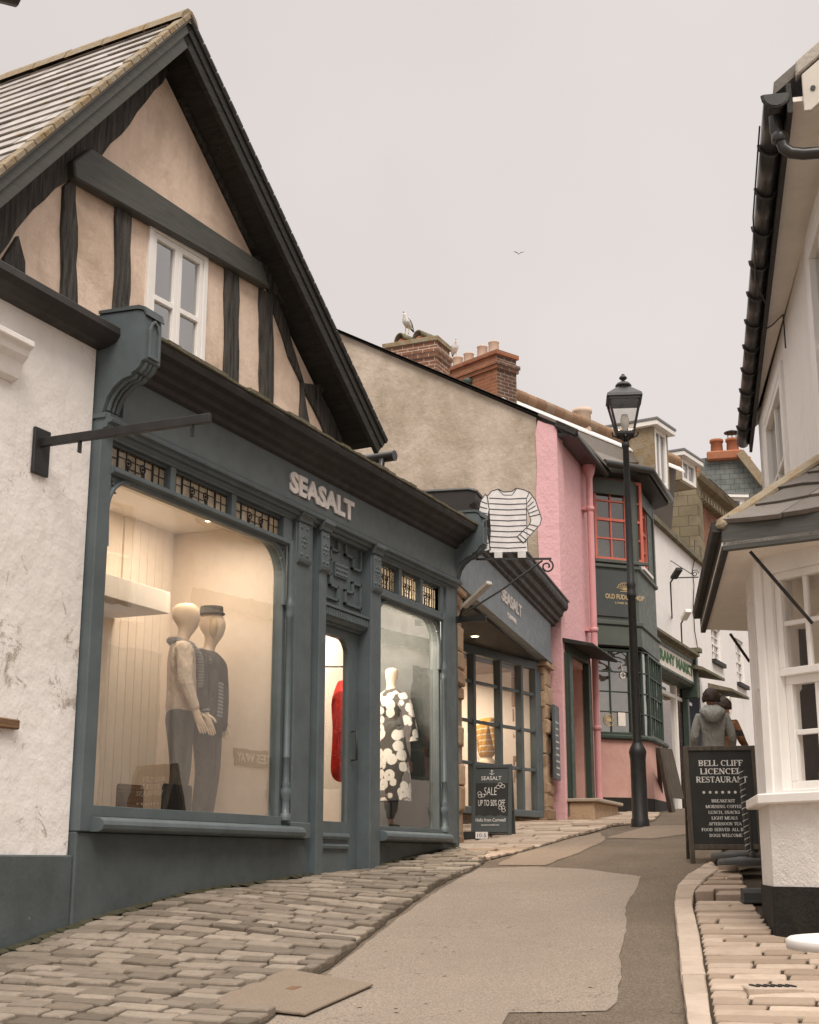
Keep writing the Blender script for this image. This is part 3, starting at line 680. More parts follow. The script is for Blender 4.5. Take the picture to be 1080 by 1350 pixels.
# moulded stone bracket at the very edge
t = thing('window_hood', 'pale moulded stone hood bracket at the left edge of the white wall', 'hood bracket', S1.p(6.6, .1, 2.9))
mb = MB(); mb.mould(S1, [(.002, 3.24), (.16, 3.24), (.16, 3.2), (.13, 3.18), (.12, 3.14), (.08, 3.10), (.05, 3.0), (.002, 2.98)], 6.0, 6.74)
mb.build('moulding', M['wwall'], t, bev=.006)
t = thing('sign_bracket', 'bare black iron sign arm on a rusty plate, with no sign', 'sign bracket', S1.p(7.05, 0, 2.6))
MB().box(S1, 6.97, 7.13, .001, .025, 2.45, 2.76).build('wall_plate', M['iron'], t, bev=.005)
mb = MB().bar(S1.p(7.04, .02, 2.665), S1.p(7.04, 1.31, 2.665), .035, .06); mb.build('arm', M['iron'], t, bev=.004)
for w in (.33, 1.18): MB().bar(S1.p(7.04, w, 2.64), S1.p(7.04, w, 2.56), .03, .012, up=(0, 1, 0)).build('eyelet', M['iron'], t)
# gutter corner jutting in at the top left of the view: eaves of the building on the camera's left
t = thing('gutter_end', 'dark stub end of a gutter poking in at the top left corner', 'gutter', atr(-20, -10, 5))
P = atr(8, -22, 4.6)
mb = MB().tube([P + V((-.5, .35, .0)), P + V((-.1, .09, 0)), P + V((.06, -.01, 0))], [.07, .07, .055], 12); mb.build('pipe', M['gutter'], t)
mb = MB().bar(P + V((-.5, .42, .12)), P + V((-.08, .14, .03)), .1, .16); mb.build('board', M['barge'], t)
# ---------------------------------------------------------------- the half-timbered shop
HS = thing('half_timbered_shop', 'gabled black and peach half-timbered shop with dark teal shopfront and big display windows', 'shop', (10.8, 5.8, -.3))
T = M['teal']
# stall risers, following the slope into the ground
MB().box(S1, 7.602, 10.72, -.3, .05, -1.2, .2).build('stall_riser', M['teal2'], HS, bev=.01)
MB().box(S1, 12.08, 14.06, -.3, .05, -1.0, .2).build('stall_riser', M['teal2'], HS, bev=.01)
for a, b in ((7.72, 10.5), (12.1, 13.72)):
    MB().mould(S1, [(-.02, .2), (.13, .2), (.165, .215), (.175, .245), (.165, .275), (.13, .29), (-.02, .31)], a, b, sm=False).build('window_sill', T, HS, bev=.006)
MB().box(S1, 7.602, 7.745, -.2, .07, .2, 3.0).build('pilaster', T, HS, bev=.006)
MB().box(S1, 10.42, 10.72, -.08, .075, .2, 2.98).build('pilaster', T, HS, bev=.008)
MB().box(S1, 10.82, 10.95, -.2, .10, -.35, 2.98).build('pilaster', T, HS, bev=.008)
MB().box(S1, 10.72, 10.82, -.2, .03, -.4, 2.98).build('door_post', T, HS)
MB().box(S1, 11.87, 12.09, -.07, .10, -.3, 2.98).build('pilaster', T, HS, bev=.008)
MB().box(S1, 13.80, 14.06, -.08, .075, .2, 2.98).build('pilaster', T, HS, bev=.008)
MB().box(S1, 10.4, 10.74, .05, .09, .2, .33).build('pilaster_foot', T, HS, bev=.006)
# patterned capital blocks
def capital(u0, u1, w, z0=2.56, z1=2.95):
    mb = MB(); mb.box(S1, u0 - .012, u1 + .012, w, w + .018, z0, z1 - .07)
    mb.mould(S1, [(w, z1 - .07), (w + .03, z1 - .06), (w + .04, z1 - .03), (w + .065, z1), (w + .065, z1 + .03), (w, z1 + .03)], u0 - .03, u1 + .03)
    mb.mould(S1, [(w, z0), (w + .035, z0), (w + .025, z0 - .03), (w, z0 - .045)], u0 - .02, u1 + .02)
    c = (u0 + u1) / 2; zc = (z0 + z1 - .07) / 2
    def disc(u, z, r, k): mb.tube([S1.p(u, w + .016, z), S1.p(u, w + .016 + k, z)], [r, r * .55], 10)
    for du in (-1, 1):
        for dz in (-1, 1): disc(c + du * (u1 - u0) * .28, zc + dz * .12, .017, .014)
    for i in range(8): disc(c + .04 * math.cos(i * .785), zc + .05 * math.sin(i * .785), .014, .01)
    disc(c, zc, .018, .014)
    mb.build('capital', T, HS, bev=.002)
capital(10.44, 10.62, .075); capital(10.82, 10.95, .10); capital(11.89, 12.04, .10)
# entablature: moulding under the fascia, fascia, cornice, lead top
MB().mould(S1, [(-.1, 2.9), (.07, 2.9), (.08, 2.925), (.11, 2.93), (.115, 2.955), (.15, 2.965), (.155, 2.985), (.135, 3.0), (.14, 3.02), (.105, 3.035), (-.1, 3.035)], 7.604, 14.06).build('architrave', T, HS)
fas = MB().box(S1, 7.8, 14.03, -.1, .10, 3.034, 3.42).build('fascia', M['fascia'], HS)
text('SEASALT', S1, 10.22, 11.46, 3.10, 3.29, .10, M['letters'], fas, .015, .045)
MB().mould(S1, [(-.1, 3.36), (.11, 3.36), (.14, 3.375), (.15, 3.41), (.20, 3.43), (.215, 3.46), (.27, 3.48), (.29, 3.52), (.345, 3.535), (.36, 3.575), (.36, 3.6), (-.1, 3.61)], 7.80, 14.18).build('cornice', M['corn'], HS)
mb = MB(); n = 40; 
for i in range(n):
    a, b = 7.75 + 6.5 * i / n, 7.75 + 6.5 * (i + 1) / n; k = random.uniform(-.006, .012)
    mb.mould(S1, [(-.55, 3.66), (.33, 3.602), (.375 + k, 3.603), (.378 + k, 3.622 + k), (.32, 3.632 + k), (-.55, 3.74)], a, b - .002)
mb.build('lead_flashing', M['moss'], HS)
# consoles at both ends of the fascia
def console(u0, u1, lid):
    side = [(-.05, 3.02), (.06, 3.02), (.075, 3.06), (.10, 3.14), (.15, 3.21), (.22, 3.26), (.29, 3.275), (.30, 3.30), (.33, 3.31), (.36, 3.335), (.375, 3.37), (.40, 3.38), (.40, 3.66), (.395, 3.70), (.375, 3.735), (.33, 3.75), (-.05, 3.77)]
    mb = MB(); mb.mould(S1, side, u0, u1); c = mb.build('console', T, HS, bev=.006)
    mb = MB()
    for uu in (u0 + .03, (u0 + u1) / 2 - .02, u1 - .07):     # reeded curl
        mb.tube([S1.p(uu + .02, w + .008, z) for w, z in side[2:8]], .016, 8); mb.tube([S1.p(uu + .02, w + .006, z) for w, z in side[8:11]], .018, 8)
    mb.box(S1, u0 - .012, u1 + .012, -.0, .10, 2.995, 3.03)
    arch = [(u0 + .05, 3.42), (u1 - .05, 3.42), (u1 - .05, 3.60), (u1 - .07, 3.65), ((u0 + u1) / 2, 3.67), (u0 + .07, 3.65), (u0 + .05, 3.60)]
    o2 = [(u0 + .03, 3.40), (u1 - .03, 3.40), (u1 - .03, 3.605), (u1 - .055, 3.665), ((u0 + u1) / 2, 3.69), (u0 + .055, 3.665), (u0 + .03, 3.605)]
    n = len(arch)
    for i in range(n):
        j = (i + 1) % n; mb.add([S1.p(*q) for q in [(arch[i][0], .4, arch[i][1]), (o2[i][0], .4, o2[i][1]), (o2[j][0], .4, o2[j][1]), (arch[j][0], .4, arch[j][1]), (arch[i][0], .417, arch[i][1]), (o2[i][0], .417, o2[i][1]), (o2[j][0], .417, o2[j][1]), (arch[j][0], .417, arch[j][1])]], [(4, 5, 6, 7), (0, 4, 7, 3), (1, 2, 6, 5)])
    mb.build('console_moulding', T, c, bev=.002)
    mb = MB(); pts = [(.0, 3.772), (.33, 3.758), (.382, 3.742), (.405, 3.70), (.415, 3.70), (.40, 3.76), (.34, 3.785), (.0, 3.795)]
    mb.mould(S1, pts, u0 - .012, u1 + .012); mb.build('lead_cap', M[lid], c)
console(7.60, 7.79, 'teal2'); console(14.0, 14.19, 'teal2')
# display windows: rounded top corners, spandrels, columns
def display(u0, u1, z0, z1, zb, leads, lz0, lz1):
    fr_ = MB(); r = .26; d0, d1 = -.06, .045
    fr_.box(S1, u0 - .004, u1, d0, d1 + .02, zb, z0)                                  # bottom rail
    fr_.box(S1, u0 - .004, u1, d0, d1 + .03, z1, lz0 - .0)                             # transom
    fr_.mould(S1, [(d1 + .03, z1 + .005), (d1 + .055, z1 + .015), (d1 + .055, z1 + .04), (d1 + .03, z1 + .05)], u0, u1)
    for sgn, uc in ((1, u0), (-1, u1)):                                                # spandrels
        arc = [(uc + sgn * r * (1 - math.cos(a)), z1 - r + r * math.sin(a)) for a in [i * math.pi / 16 for i in range(9)]]
        poly = [(uc, z1 - r)] + arc[1:] + [(uc, z1)]
        if sgn < 0: poly = poly[::-1]
        fr_.ext(S1, poly, d0, d1)
        fr_.tube([S1.p(u, d1, z) for u, z in [(uc + sgn * .012, z1 - r - .25)] + arc[0:]], .02, 8)
        for k in range(4): fr_.tube([S1.p(uc + sgn * (.03 + .012 * k), d1, z1 - .03 - .028 * k), S1.p(uc + sgn * (.045 + .012 * k), d1 + .012, z1 - .04 - .028 * k)], [.014, .006], 8)
    fr_.tube([S1.p(u0 + r, d1, z1 - .006), S1.p(u1 - r, d1, z1 - .006)], .02, 8)
    fr_.box(S1, u1, u1 + .05, d0, d1 - .01, zb, lz1)
    o = fr_.build('display_window', T, HS, bev=.003)
    MB().quad([S1.p(u0, 0, z0), S1.p(u1, 0, z0), S1.p(u1, 0, z1), S1.p(u0, 0, z1)]).build('pane', M['glass'], o, recalc=False)
    cu = u1 + .055                                                                     # turned column on the right
    mb = MB(); b0 = z0 - .03
    prof = [(.045, b0), (.045, b0 + .05), (.03, b0 + .06), (.032, b0 + .16), (.044, b0 + .2), (.046, b0 + .24), (.03, b0 + .27), (.038, b0 + .29), (.028, b0 + .31), (.026, b0 + .5), (.033, b0 + .51), (.026, b0 + .52), (.025, z1 - .62), (.036, z1 - .60), (.03, z1 - .58), (.036, z1 - .53), (.042, z1 - .49), (.03, z1 - .47), (.026, z1 - .4), (.026, lz0)]
    mb.lathe(S1.p(cu, .07, 0), prof, 12); mb.build('column', T, HS)
    # leaded lights in the band above
    mb = MB(); e = [u0 - .01] + [q for ab in leads for q in ab] + [u1 + .1]
    for i in range(0, len(e), 2): mb.box(S1, e[i], e[i + 1], d0, d1 + .012, lz0, lz1)
    mb.box(S1, u0 - .01, u1 + .1, d0, d1 + .02, lz1, 2.91)
    for a, b in leads: mb.box(S1, a, b, d0, d1 - .02, lz0, lz0 + .018); mb.box(S1, a, b, d0, d1 - .02, lz1 - .018, lz1)
    mb.build('transom_frame', T, HS, bev=.003)
    for a, b in leads:
        p = MB().quad([S1.p(a, -.005, lz0 + .012), S1.p(b, -.005, lz0 + .012), S1.p(b, -.005, lz1 - .012), S1.p(a, -.005, lz1 - .012)]).build('leaded_light', M['amber'], HS, recalc=False)
        L = MB(); W, Hh = b - a, lz1 - lz0
        def ln(x0, y0, x1, y1, th=.0045): L.bar(S1.p(a + x0 * W, .0, lz0 + y0 * Hh), S1.p(a + x1 * W, .0, lz0 + y1 * Hh), .008, th)
        for x in (.1, .2, .8, .9, .35, .5, .65): ln(x, .06, x, .94)
        for x in (.215, .785): ln(x, .06, x, .94, .007)
        for y in (.14, .86): ln(.0, y, 1, y)
        ln(0, .5, .2, .5); ln(.8, .5, 1, .5); ln(.2, .62, .8, .62); ln(.35, .3, .65, .3)
        for i in range(13): ln(.05 + i * .075, .86, .05 + i * .075, .97, .005); ln(.05 + i * .075, .03, .05 + i * .075, .14, .005)
        for cx in (.38, .62):
            L.tube([S1.p(a + cx * W + .032 * math.cos(q * .6283), .003, lz0 + Hh * .5 + .032 * math.sin(q * .6283)) for q in range(11)], .005, 5)
            L.tube([S1.p(a + cx * W, .0, lz0 + Hh * .5), S1.p(a + cx * W, .012, lz0 + Hh * .5)], [.012, .006], 8); ln(cx, .14, cx, .4, .012)
        L.build('leading', M['iron'], p)
display(7.745, 10.27, .37, 2.63, .3, [(7.745, 8.49), (8.56, 9.37), (9.44, 10.22)], 2.69, 2.88)
display(12.09, 13.66, .34, 2.50, .3, [(12.11, 12.6), (12.67, 13.14), (13.2, 13.66)], 2.60, 2.88)
# door with fret panel and dentils above
MB().box(S1, 10.95, 11.87, -.2, .0, 2.1, 2.98).build('door_head', T, HS)
mb = MB()
def strokes(pts, r=.012, w=.0):
    for a, b in zip(pts, pts[1:]): mb.bar(S1.p(a[0], w + .012, a[1]), S1.p(b[0], w + .012, b[1]), .035, .024, up=(0, 1, 0)) if False else mb.box(S1, min(a[0], b[0]) - r, max(a[0], b[0]) + r, w - .001, w + .028, min(a[1], b[1]) - r, max(a[1], b[1]) + r)
cu, cz = 11.4, 2.63
for sx in (-1, 1):
    for sz in (-1, 1):
        P = lambda x, z: (cu + sx * x, cz + sz * z)
        for r, w in ((.02, 0),):
            a, b, c, d = .40, .08, .29, .07
            path = [P(a, d), P(a, c), P(b, c), P(b, .17), P(.23, .17), P(.23, d), P(a, d)]
            strokes(path, .013)
mb.box(S1, cu - .13, cu + .13, -.001, .02, cz - .07, cz + .07)
for i in range(5):
    for j in range(3): mb.tube([S1.p(cu - .1 + i * .05, .018, cz - .042 + j * .042), S1.p(cu - .1 + i * .05, .034, cz - .042 + j * .042)], [.02, .008], 7)
mb.build('fret_panel', T, HS, bev=.003)
mb = MB().mould(S1, [(0, 2.12), (.03, 2.125), (.05, 2.15), (.06, 2.155), (.06, 2.235), (.085, 2.24), (.085, 2.265), (0, 2.28)], 10.952, 11.868)
for i in range(26): mb.box(S1, 10.965 + i * .0346, 10.983 + i * .0346, .058, .078, 2.165, 2.225)
mb.build('dentil_course', T, HS)
D = MB(); d0, d1 = -.09, -.03
D.box(S1, 10.955, 11.07 - .11 + .02, d0, d1, -.1, 2.1); D.box(S1, 11.66, 11.865, d0, d1, -.1, 2.1); D.box(S1, 10.98, 11.66, d0, d1, 2.02, 2.1); D.box(S1, 10.98, 11.66, d0, d1, -.1, .36)
arc = [(11.66 - .16 + .16 * math.sin(a), 2.02 - .16 + .16 * math.cos(a)) for a in [i * math.pi / 16 for i in range(9)]]
D.ext(S1, [(11.66, 2.02)] + arc, d0 + .005, d1 - .002)
D.mould(S1, [(d1, .20), (d1 + .025, .205), (d1 + .035, .23), (d1 + .025, .255), (d1, .26)], 10.98, 11.66); D.mould(S1, [(d1, .12), (d1 + .025, .125), (d1 + .03, .15), (d1, .17)], 10.98, 11.66)
door = D.build('shop_door', T, HS, bev=.004)
MB().quad([S1.p(10.97, -.06, .36), S1.p(11.67, -.06, .36), S1.p(11.67, -.06, 2.03), S1.p(10.97, -.06, 2.03)]).build('pane', M['glass'], door, recalc=False)
MB().tube([S1.p(11.72, -.02, .92), S1.p(11.72, .03, .92), S1.p(11.72, .03, 1.18), S1.p(11.72, -.02, 1.18)], .011, 8).build('handle', M['iron'], door)
MB().box(S1, 10.9, 11.95, -.3, .13, -.6, -.085).build('door_step', M['kerb'], HS, bev=.02)
# the lit room behind the glass
mb = MB(); B = -2.6
mb.box(S1, 7.5, 14.1, B - .1, B, .25, 3.0); mb.box(S1, 7.5, 7.58, B, -.22, .25, 3.0); mb.box(S1, 14.08, 14.15, B, -.22, .25, 3.0)
mb.box(S1, 7.5, 14.15, B, -.21, 2.94, 3.0)
mb.build('display_room', M['room'], HS)
MB().box(S1, 7.5, 14.15, B, -.21, .27, .33).build('display_floor', M['floorw'], HS)
mb = MB()
for i in range(15): mb.box(S1, 8.75 + i * .12, 8.865 + i * .12, -1.32, -1.3, .331, 2.2 if i < 9 else 2.939)
mb.box(S1, 8.6, 10.62, -1.36, -1.32, .331, 2.939); mb.build('panelled_screen', M['roompeach'], HS)
mb = MB(); mb.box(S1, 8.2, 9.75, -1.29, -.75, 2.02, 2.2); mb.build('bulkhead', M['room'], HS, bev=.004)
mb = MB(); mb.box(S1, 10.63, 10.70, B + .01, -.23, .331, 2.939); mb.build('room_partition', M['roompeach'], HS)
mb = MB(); mb.box(S1, 12.1, 14.0, -1.25, -1.2, .331, 2.939); mb.build('window_back', M['room'], HS)
# ---- gable
GF = Fr(7.0, 6.35, -5)
P = GF.px
apex = GF.at(247, 20, .35); Lp = GF.at(0, 222, .35); Rp = GF.at(508, 582, .35)
sl = (apex[1] - Lp[1]) / (apex[0] - Lp[0]); sr = (apex[1] - Rp[1]) / (Rp[0] - apex[0])
ua, za = apex
zl = lambda u: za - sl * (ua - u); zr = lambda u: za - sr * (u - ua)
uL, uR = ua - (za - 3.0) / sl, ua + (za - 3.3) / sr
mb = MB(); holes_u = (1.72, 2.50); 
wt = P([(190, 293), (268, 333), (270, 500), (193, 450)], 0)
wu0, wu1 = (wt[0][0] + wt[3][0]) / 2, (wt[1][0] + wt[2][0]) / 2; wz1, wz0 = (wt[0][1] + wt[1][1]) / 2, (wt[2][1] + wt[3][1]) / 2 - .02
dz = .22
def tz(u): return (zl(u) if u < ua else zr(u)) - dz
for poly in ([(uL, 3.0), (wu0, 3.0), (wu0, tz(wu0)), (uL, tz(uL))], [(wu0, 3.0), (wu1, 3.0), (wu1, wz0), (wu0, wz0)], [(wu0, wz1), (wu1, wz1), (wu1, tz(wu1)), (ua, tz(ua)), (wu0, tz(wu0))] if wu0 < ua < wu1 else [(wu0, wz1), (wu1, wz1), (wu1, tz(wu1)), (wu0, tz(wu0))]): mb.ext(GF, poly, -.2, 0)
rest = [(wu1, 3.0), (uR - .3, 3.0), (uR - .3, tz(uR - .3)), (wu1, tz(wu1))]
if ua > wu1: rest = [(wu1, 3.0), (uR - .3, 3.0), (uR - .3, tz(uR - .3)), (ua, tz(ua)), (wu1, tz(wu1))]
mb.ext(GF, rest, -.2, 0)
mb.build('gable_wall', M['plaster'], HS)
# timbers, outlines as they stand on the wall
def rag(pts, k=.012, step=.14):
    out = []
    for a, b in zip(pts, pts[1:] + pts[:1]):
        a, b = V(a), V(b); n = max(1, int((b - a).length / step)); nn = V((-(b - a).y, (b - a).x)); nn = nn.normalized() if nn.length > 0 else nn
        for i in range(n): out.append(tuple(a.lerp(b, i / n) + nn * random.uniform(-k, k)))
    return out
def beam(px, w=.035, d=.07, name='timber', k=.012): return MB().ext(GF, rag(P(px, w), k), w - d, w).build(name, M['timber'], HS, bev=.006)
beam([(85, 243), (101, 231), (103, 300), (102, 425), (82, 420), (84, 330)], name='stud')
beam([(156, 262), (174, 272), (174, 330), (170, 440), (152, 430), (155, 340)], name='stud')
beam([(6, 340), (26, 310), (33, 345), (34, 395), (6, 380)], name='stud')
beam([(299, 342), (316, 352), (316, 440), (316, 560), (297, 548), (300, 430)], name='stud')
beam([(345, 378), (361, 390), (362, 470), (361, 560), (346, 556), (345, 470)], name='stud')
beam([(399, 500), (409, 560), (409, 600), (398, 590)], name='stud')
beam([(352, 372), (362, 382), (380, 430), (402, 505), (432, 506), (425, 520), (445, 560), (466, 612), (460, 640), (443, 600), (425, 560), (405, 520), (383, 470), (362, 408)], w=.03, name='brace')
# inner principal rafters hugging the roof slope
beam([(222, 72), (222, 95), (205, 120), (183, 150), (160, 175), (133, 205), (98, 232), (75, 250), (45, 275), (24, 305), (0, 335), (-30, 350), (-40, 300), (60, 220)], w=.028, name='rafter', k=.018)
beam([(229, 88), (234, 86), (262, 150), (300, 235), (345, 340), (352, 372), (340, 330), (322, 305), (280, 215), (245, 140)], w=.028, name='rafter', k=.008)
tb = P([(122, 195), (345, 345), (357, 380), (100, 234), (98, 212)], .10)
MB().ext(GF, tb, .0, .10).build('tie_beam', M['barge'], HS, bev=.012)
MB().ext(GF, P([(345, 345), (370, 362), (377, 400), (357, 380)], .06), -.01, .06).build('tie_beam_end', M['timber'], HS)
# casement window
cw = window(GF, HS, wu0, wu1, wz0, wz1, .03, 1, 1, M['wpaint'], .055, .02, .1, None, 'blind', .5, name='casement_window')
for a, b in ((wu0 + .058, (wu0 + wu1) / 2 - .002), ((wu0 + wu1) / 2 + .002, wu1 - .058)):
    mb = MB(); zz = wz0 + .42 * (wz1 - wz0); f = .045
    mb.box(GF, a, a + f, -.03, .02, wz0 + .058, wz1 - .058); mb.box(GF, b - f, b, -.03, .02, wz0 + .058, wz1 - .058)
    for z0_, z1_ in ((wz0 + .058, wz0 + .11), (zz - .015, zz + .03), (wz1 - .11, wz1 - .058)): mb.box(GF, a + f, b - f, -.03, .02, z0_, z1_)
    mb.build('sash', M['wpaint'], cw, bev=.003)
    MB().quad([GF.p(a, -.008, wz0), GF.p(b, -.008, wz0), GF.p(b, -.008, wz1 - .06), GF.p(a, -.008, wz1 - .06)]).build('pane', M['glasssky'], cw, recalc=False)
MB().box(GF, wu0 - .03, wu1 + .03, -.02, .07, wz0 - .045, wz0).build('casement_sill', M['wpaint'], HS, bev=.005)
# roof: slabs, bargeboards, slates
BK = -7.0; ov = .30
def slope_pt(side, s, lift, w):      # s metres down the slope from the apex
    k = sl if side < 0 else sr; c = 1 / math.hypot(1, k); return GF.p(ua + side * (s * c - 0) + side * lift * k * c * 1, w, za - s * k * c + lift * c)
LL = (za - Lp[1]) * math.hypot(1, 1 / sl) + 1.6; LR = (za - Rp[1]) * math.hypot(1, 1 / sr)
for side, L in ((-1, LL), (1, LR)):
    mb = MB(); q = [slope_pt(side, s_, l_, w_) for w_ in (BK, ov) for s_, l_ in ((0, -.10), (L - .02, -.10), (L - .02, -.03), (0, -.03))]
    mb.add(q, [(0, 1, 2, 3), (7, 6, 5, 4), (0, 4, 5, 1), (1, 5, 6, 2), (2, 6, 7, 3), (3, 7, 4, 0)]); mb.build('roof', M['dark'], HS)
    # bargeboard with two planks and a top bead
    mb = MB()
    for s0, (l0, l1), (w0, w1) in ((0, (-.205, -.11), (ov + .002, ov + .05)), (0, (-.115, -.015), (ov + .012, ov + .065)), (0, (-.045, -.01), (ov + .06, ov + .085))):
        q = [slope_pt(side, s_, l_, w_) for w_ in (w0, w1) for s_, l_ in ((0.0, l0), (L, l0), (L, l1), (0.0, l1))]
        mb.add(q, [(0, 1, 2, 3), (7, 6, 5, 4), (0, 4, 5, 1), (1, 5, 6, 2), (2, 6, 7, 3), (3, 7, 4, 0)])
    mb.build('bargeboard', M['barge'] if side < 0 else M['dark'], HS, bev=.004)
    # slates
    mb = MB(); s_ = L - .05; row = 0; ex = .19
    while s_ > .1:
        w_ = ov + .07 + random.uniform(-.01, .01) - (row % 2) * .14
        w_end = BK if side < 0 else -.6
        first = True
        while w_ > w_end:
            wd = .28 if not first or row % 2 == 0 else .14
            first = False
            e = .006; lift = .0 + random.uniform(0, .006); up_ = max(0.02, s_ - ex * 1.25)
            q = [slope_pt(side, a_, b_, c_) for (a_, b_) in ((s_, lift - .008), (s_, lift + .005), (up_, -.012), (up_, -.022)) for c_ in (w_, w_ - wd + e)]
            mb.add(q, [(2, 3, 5, 4), (0, 1, 3, 2), (0, 2, 4, 6), (1, 7, 5, 3), (0, 6, 7, 1)])
            w_ -= wd
        s_ -= ex; row += 1
    mb.build('slates', M['slate'], HS, recalc=True)
    mb = MB()                                            # verge mortar, lichen-stained
    k = 34
    for i in range(k):
        a, b = L * i / k, L * (i + 1) / k - .004; h = random.uniform(.008, .022) * (1 if side < 0 else .4)
        q = [slope_pt(side, s2, l2, w2) for w2 in (ov + .0, ov + .09) for s2, l2 in ((a, -.03), (b, -.03), (b, h), (a, h))]
        mb.add(q, [(0, 1, 2, 3), (7, 6, 5, 4), (0, 4, 5, 1), (1, 5, 6, 2), (2, 6, 7, 3), (3, 7, 4, 0)])
    mb.build('verge', M['lichen'] if side < 0 else M['dark'], HS, bev=.006)
mb = MB(); w_ = ov + .08
while w_ > BK:
    L_ = random.uniform(.36, .46); h = random.uniform(0, .02)
    mb.add([GF.p(ua + x, w_ - y, za + z + h) for y in (0, L_ - .01) for x, z in ((-.12, -.10), (-.09, -.03), (-.03, .03), (.03, .03), (.09, -.02), (.12, -.08))], [(0, 1, 2, 3, 4, 5), (11, 10, 9, 8, 7, 6)] + [(i, i + 6, i + 7, i + 1) for i in range(5)]); w_ -= L_
mb.build('ridge_tiles', M['lichen'], HS)
# eaves gutter and swan neck at the right foot of the gable
e0 = GF.at(497, 605, .2); mb = MB()
mb.tube([GF.p(e0[0] + .13, ov + .03, e0[1] + .05), GF.p(e0[0] + .13, -2.5, e0[1] + .05)], .055, 10); mb.tube([GF.p(e0[0] + .10, .2, e0[1] + .02), GF.p(e0[0] + .09, .2, e0[1] - .06), GF.p(e0[0] + .02, .18, e0[1] - .12), GF.p(e0[0] - .22, .1, e0[1] - .14), GF.p(e0[0] - .26, .08, e0[1] - .3)], .032, 10)
mb.build('gutter', M['gutter'], HS)
# body of the house behind (closes the room off from the sky) and the flat lead roof over the right part of the shop
mb = MB(); mb.box(GF, uL + .3, uR - .4, -6.9, -6.7, -1, 3.6); mb.box(GF, uR - .55, uR - .35, -6.7, -.2, 3.0, 3.9); mb.box(GF, uL + .35, uL + .55, -6.7, -.2, 3.0, 3.3); mb.build('house_wall', M['wfar'], HS)
MB().box(S1, 7.5, 14.2, -6.5, -.12, 3.04, 3.12).build('ceiling_slab', M['wfar'], HS)
MB().box(S1, 12.0, 14.19, -2.4, -.56, 3.12, 3.72).build('parapet', M['corn'], HS)
MB().box(S1, 14.07, 14.19, -6.5, .04, -1, 3.03).build('side_wall', M['teal2'], HS)
# ---------------------------------------------------------------- figures (people and shop mannequins); built facing local +Y, feet at z = 0
def hand(nodes, edges, side, wr, pre, dirv=(0, .15, -1), k=1.0):
    x, y, z = wr; dv = V(dirv).normalized(); px = V((0, 1, 0)) - dv * dv.y; px.normalize(); nn = dv.cross(px)
    b = V(wr); pal = b + dv * .055 * k; nodes[pre + 'p'] = (*pal, .022 * k, .036 * k); edges.append((pre + 'w', pre + 'p'))
    for i, (o, L) in enumerate(((-.026, .062), (-.009, .074), (.009, .078), (.026, .07))):
        r0 = pal + px * o * k + dv * .035 * k; cur = nn * (-.3 * side)
        a = r0 + (dv + cur * .2).normalized() * L * .5 * k; c = a + (dv + cur * .7).normalized() * L * .5 * k
        for nme, q, r in (('a', r0, .0095), ('b', a, .0085), ('c', c, .007)): nodes[f'{pre}f{i}{nme}'] = (*q, r * k)
        edges += [(pre + 'p', f'{pre}f{i}a'), (f'{pre}f{i}a', f'{pre}f{i}b'), (f'{pre}f{i}b', f'{pre}f{i}c')]
    q0 = b + dv * .02 * k + px * .036 * k; q1 = q0 + (dv + px * .6).normalized() * .035 * k; q2 = q1 + (dv + px * .15).normalized() * .03 * k
    for nme, q, r in (('t0', q0, .0105), ('t1', q1, .0095), ('t2', q2, .008)): nodes[pre + nme] = (*q, r * k)
    edges += [(pre + 'w', pre + 't0'), (pre + 't0', pre + 't1'), (pre + 't1', pre + 't2')]
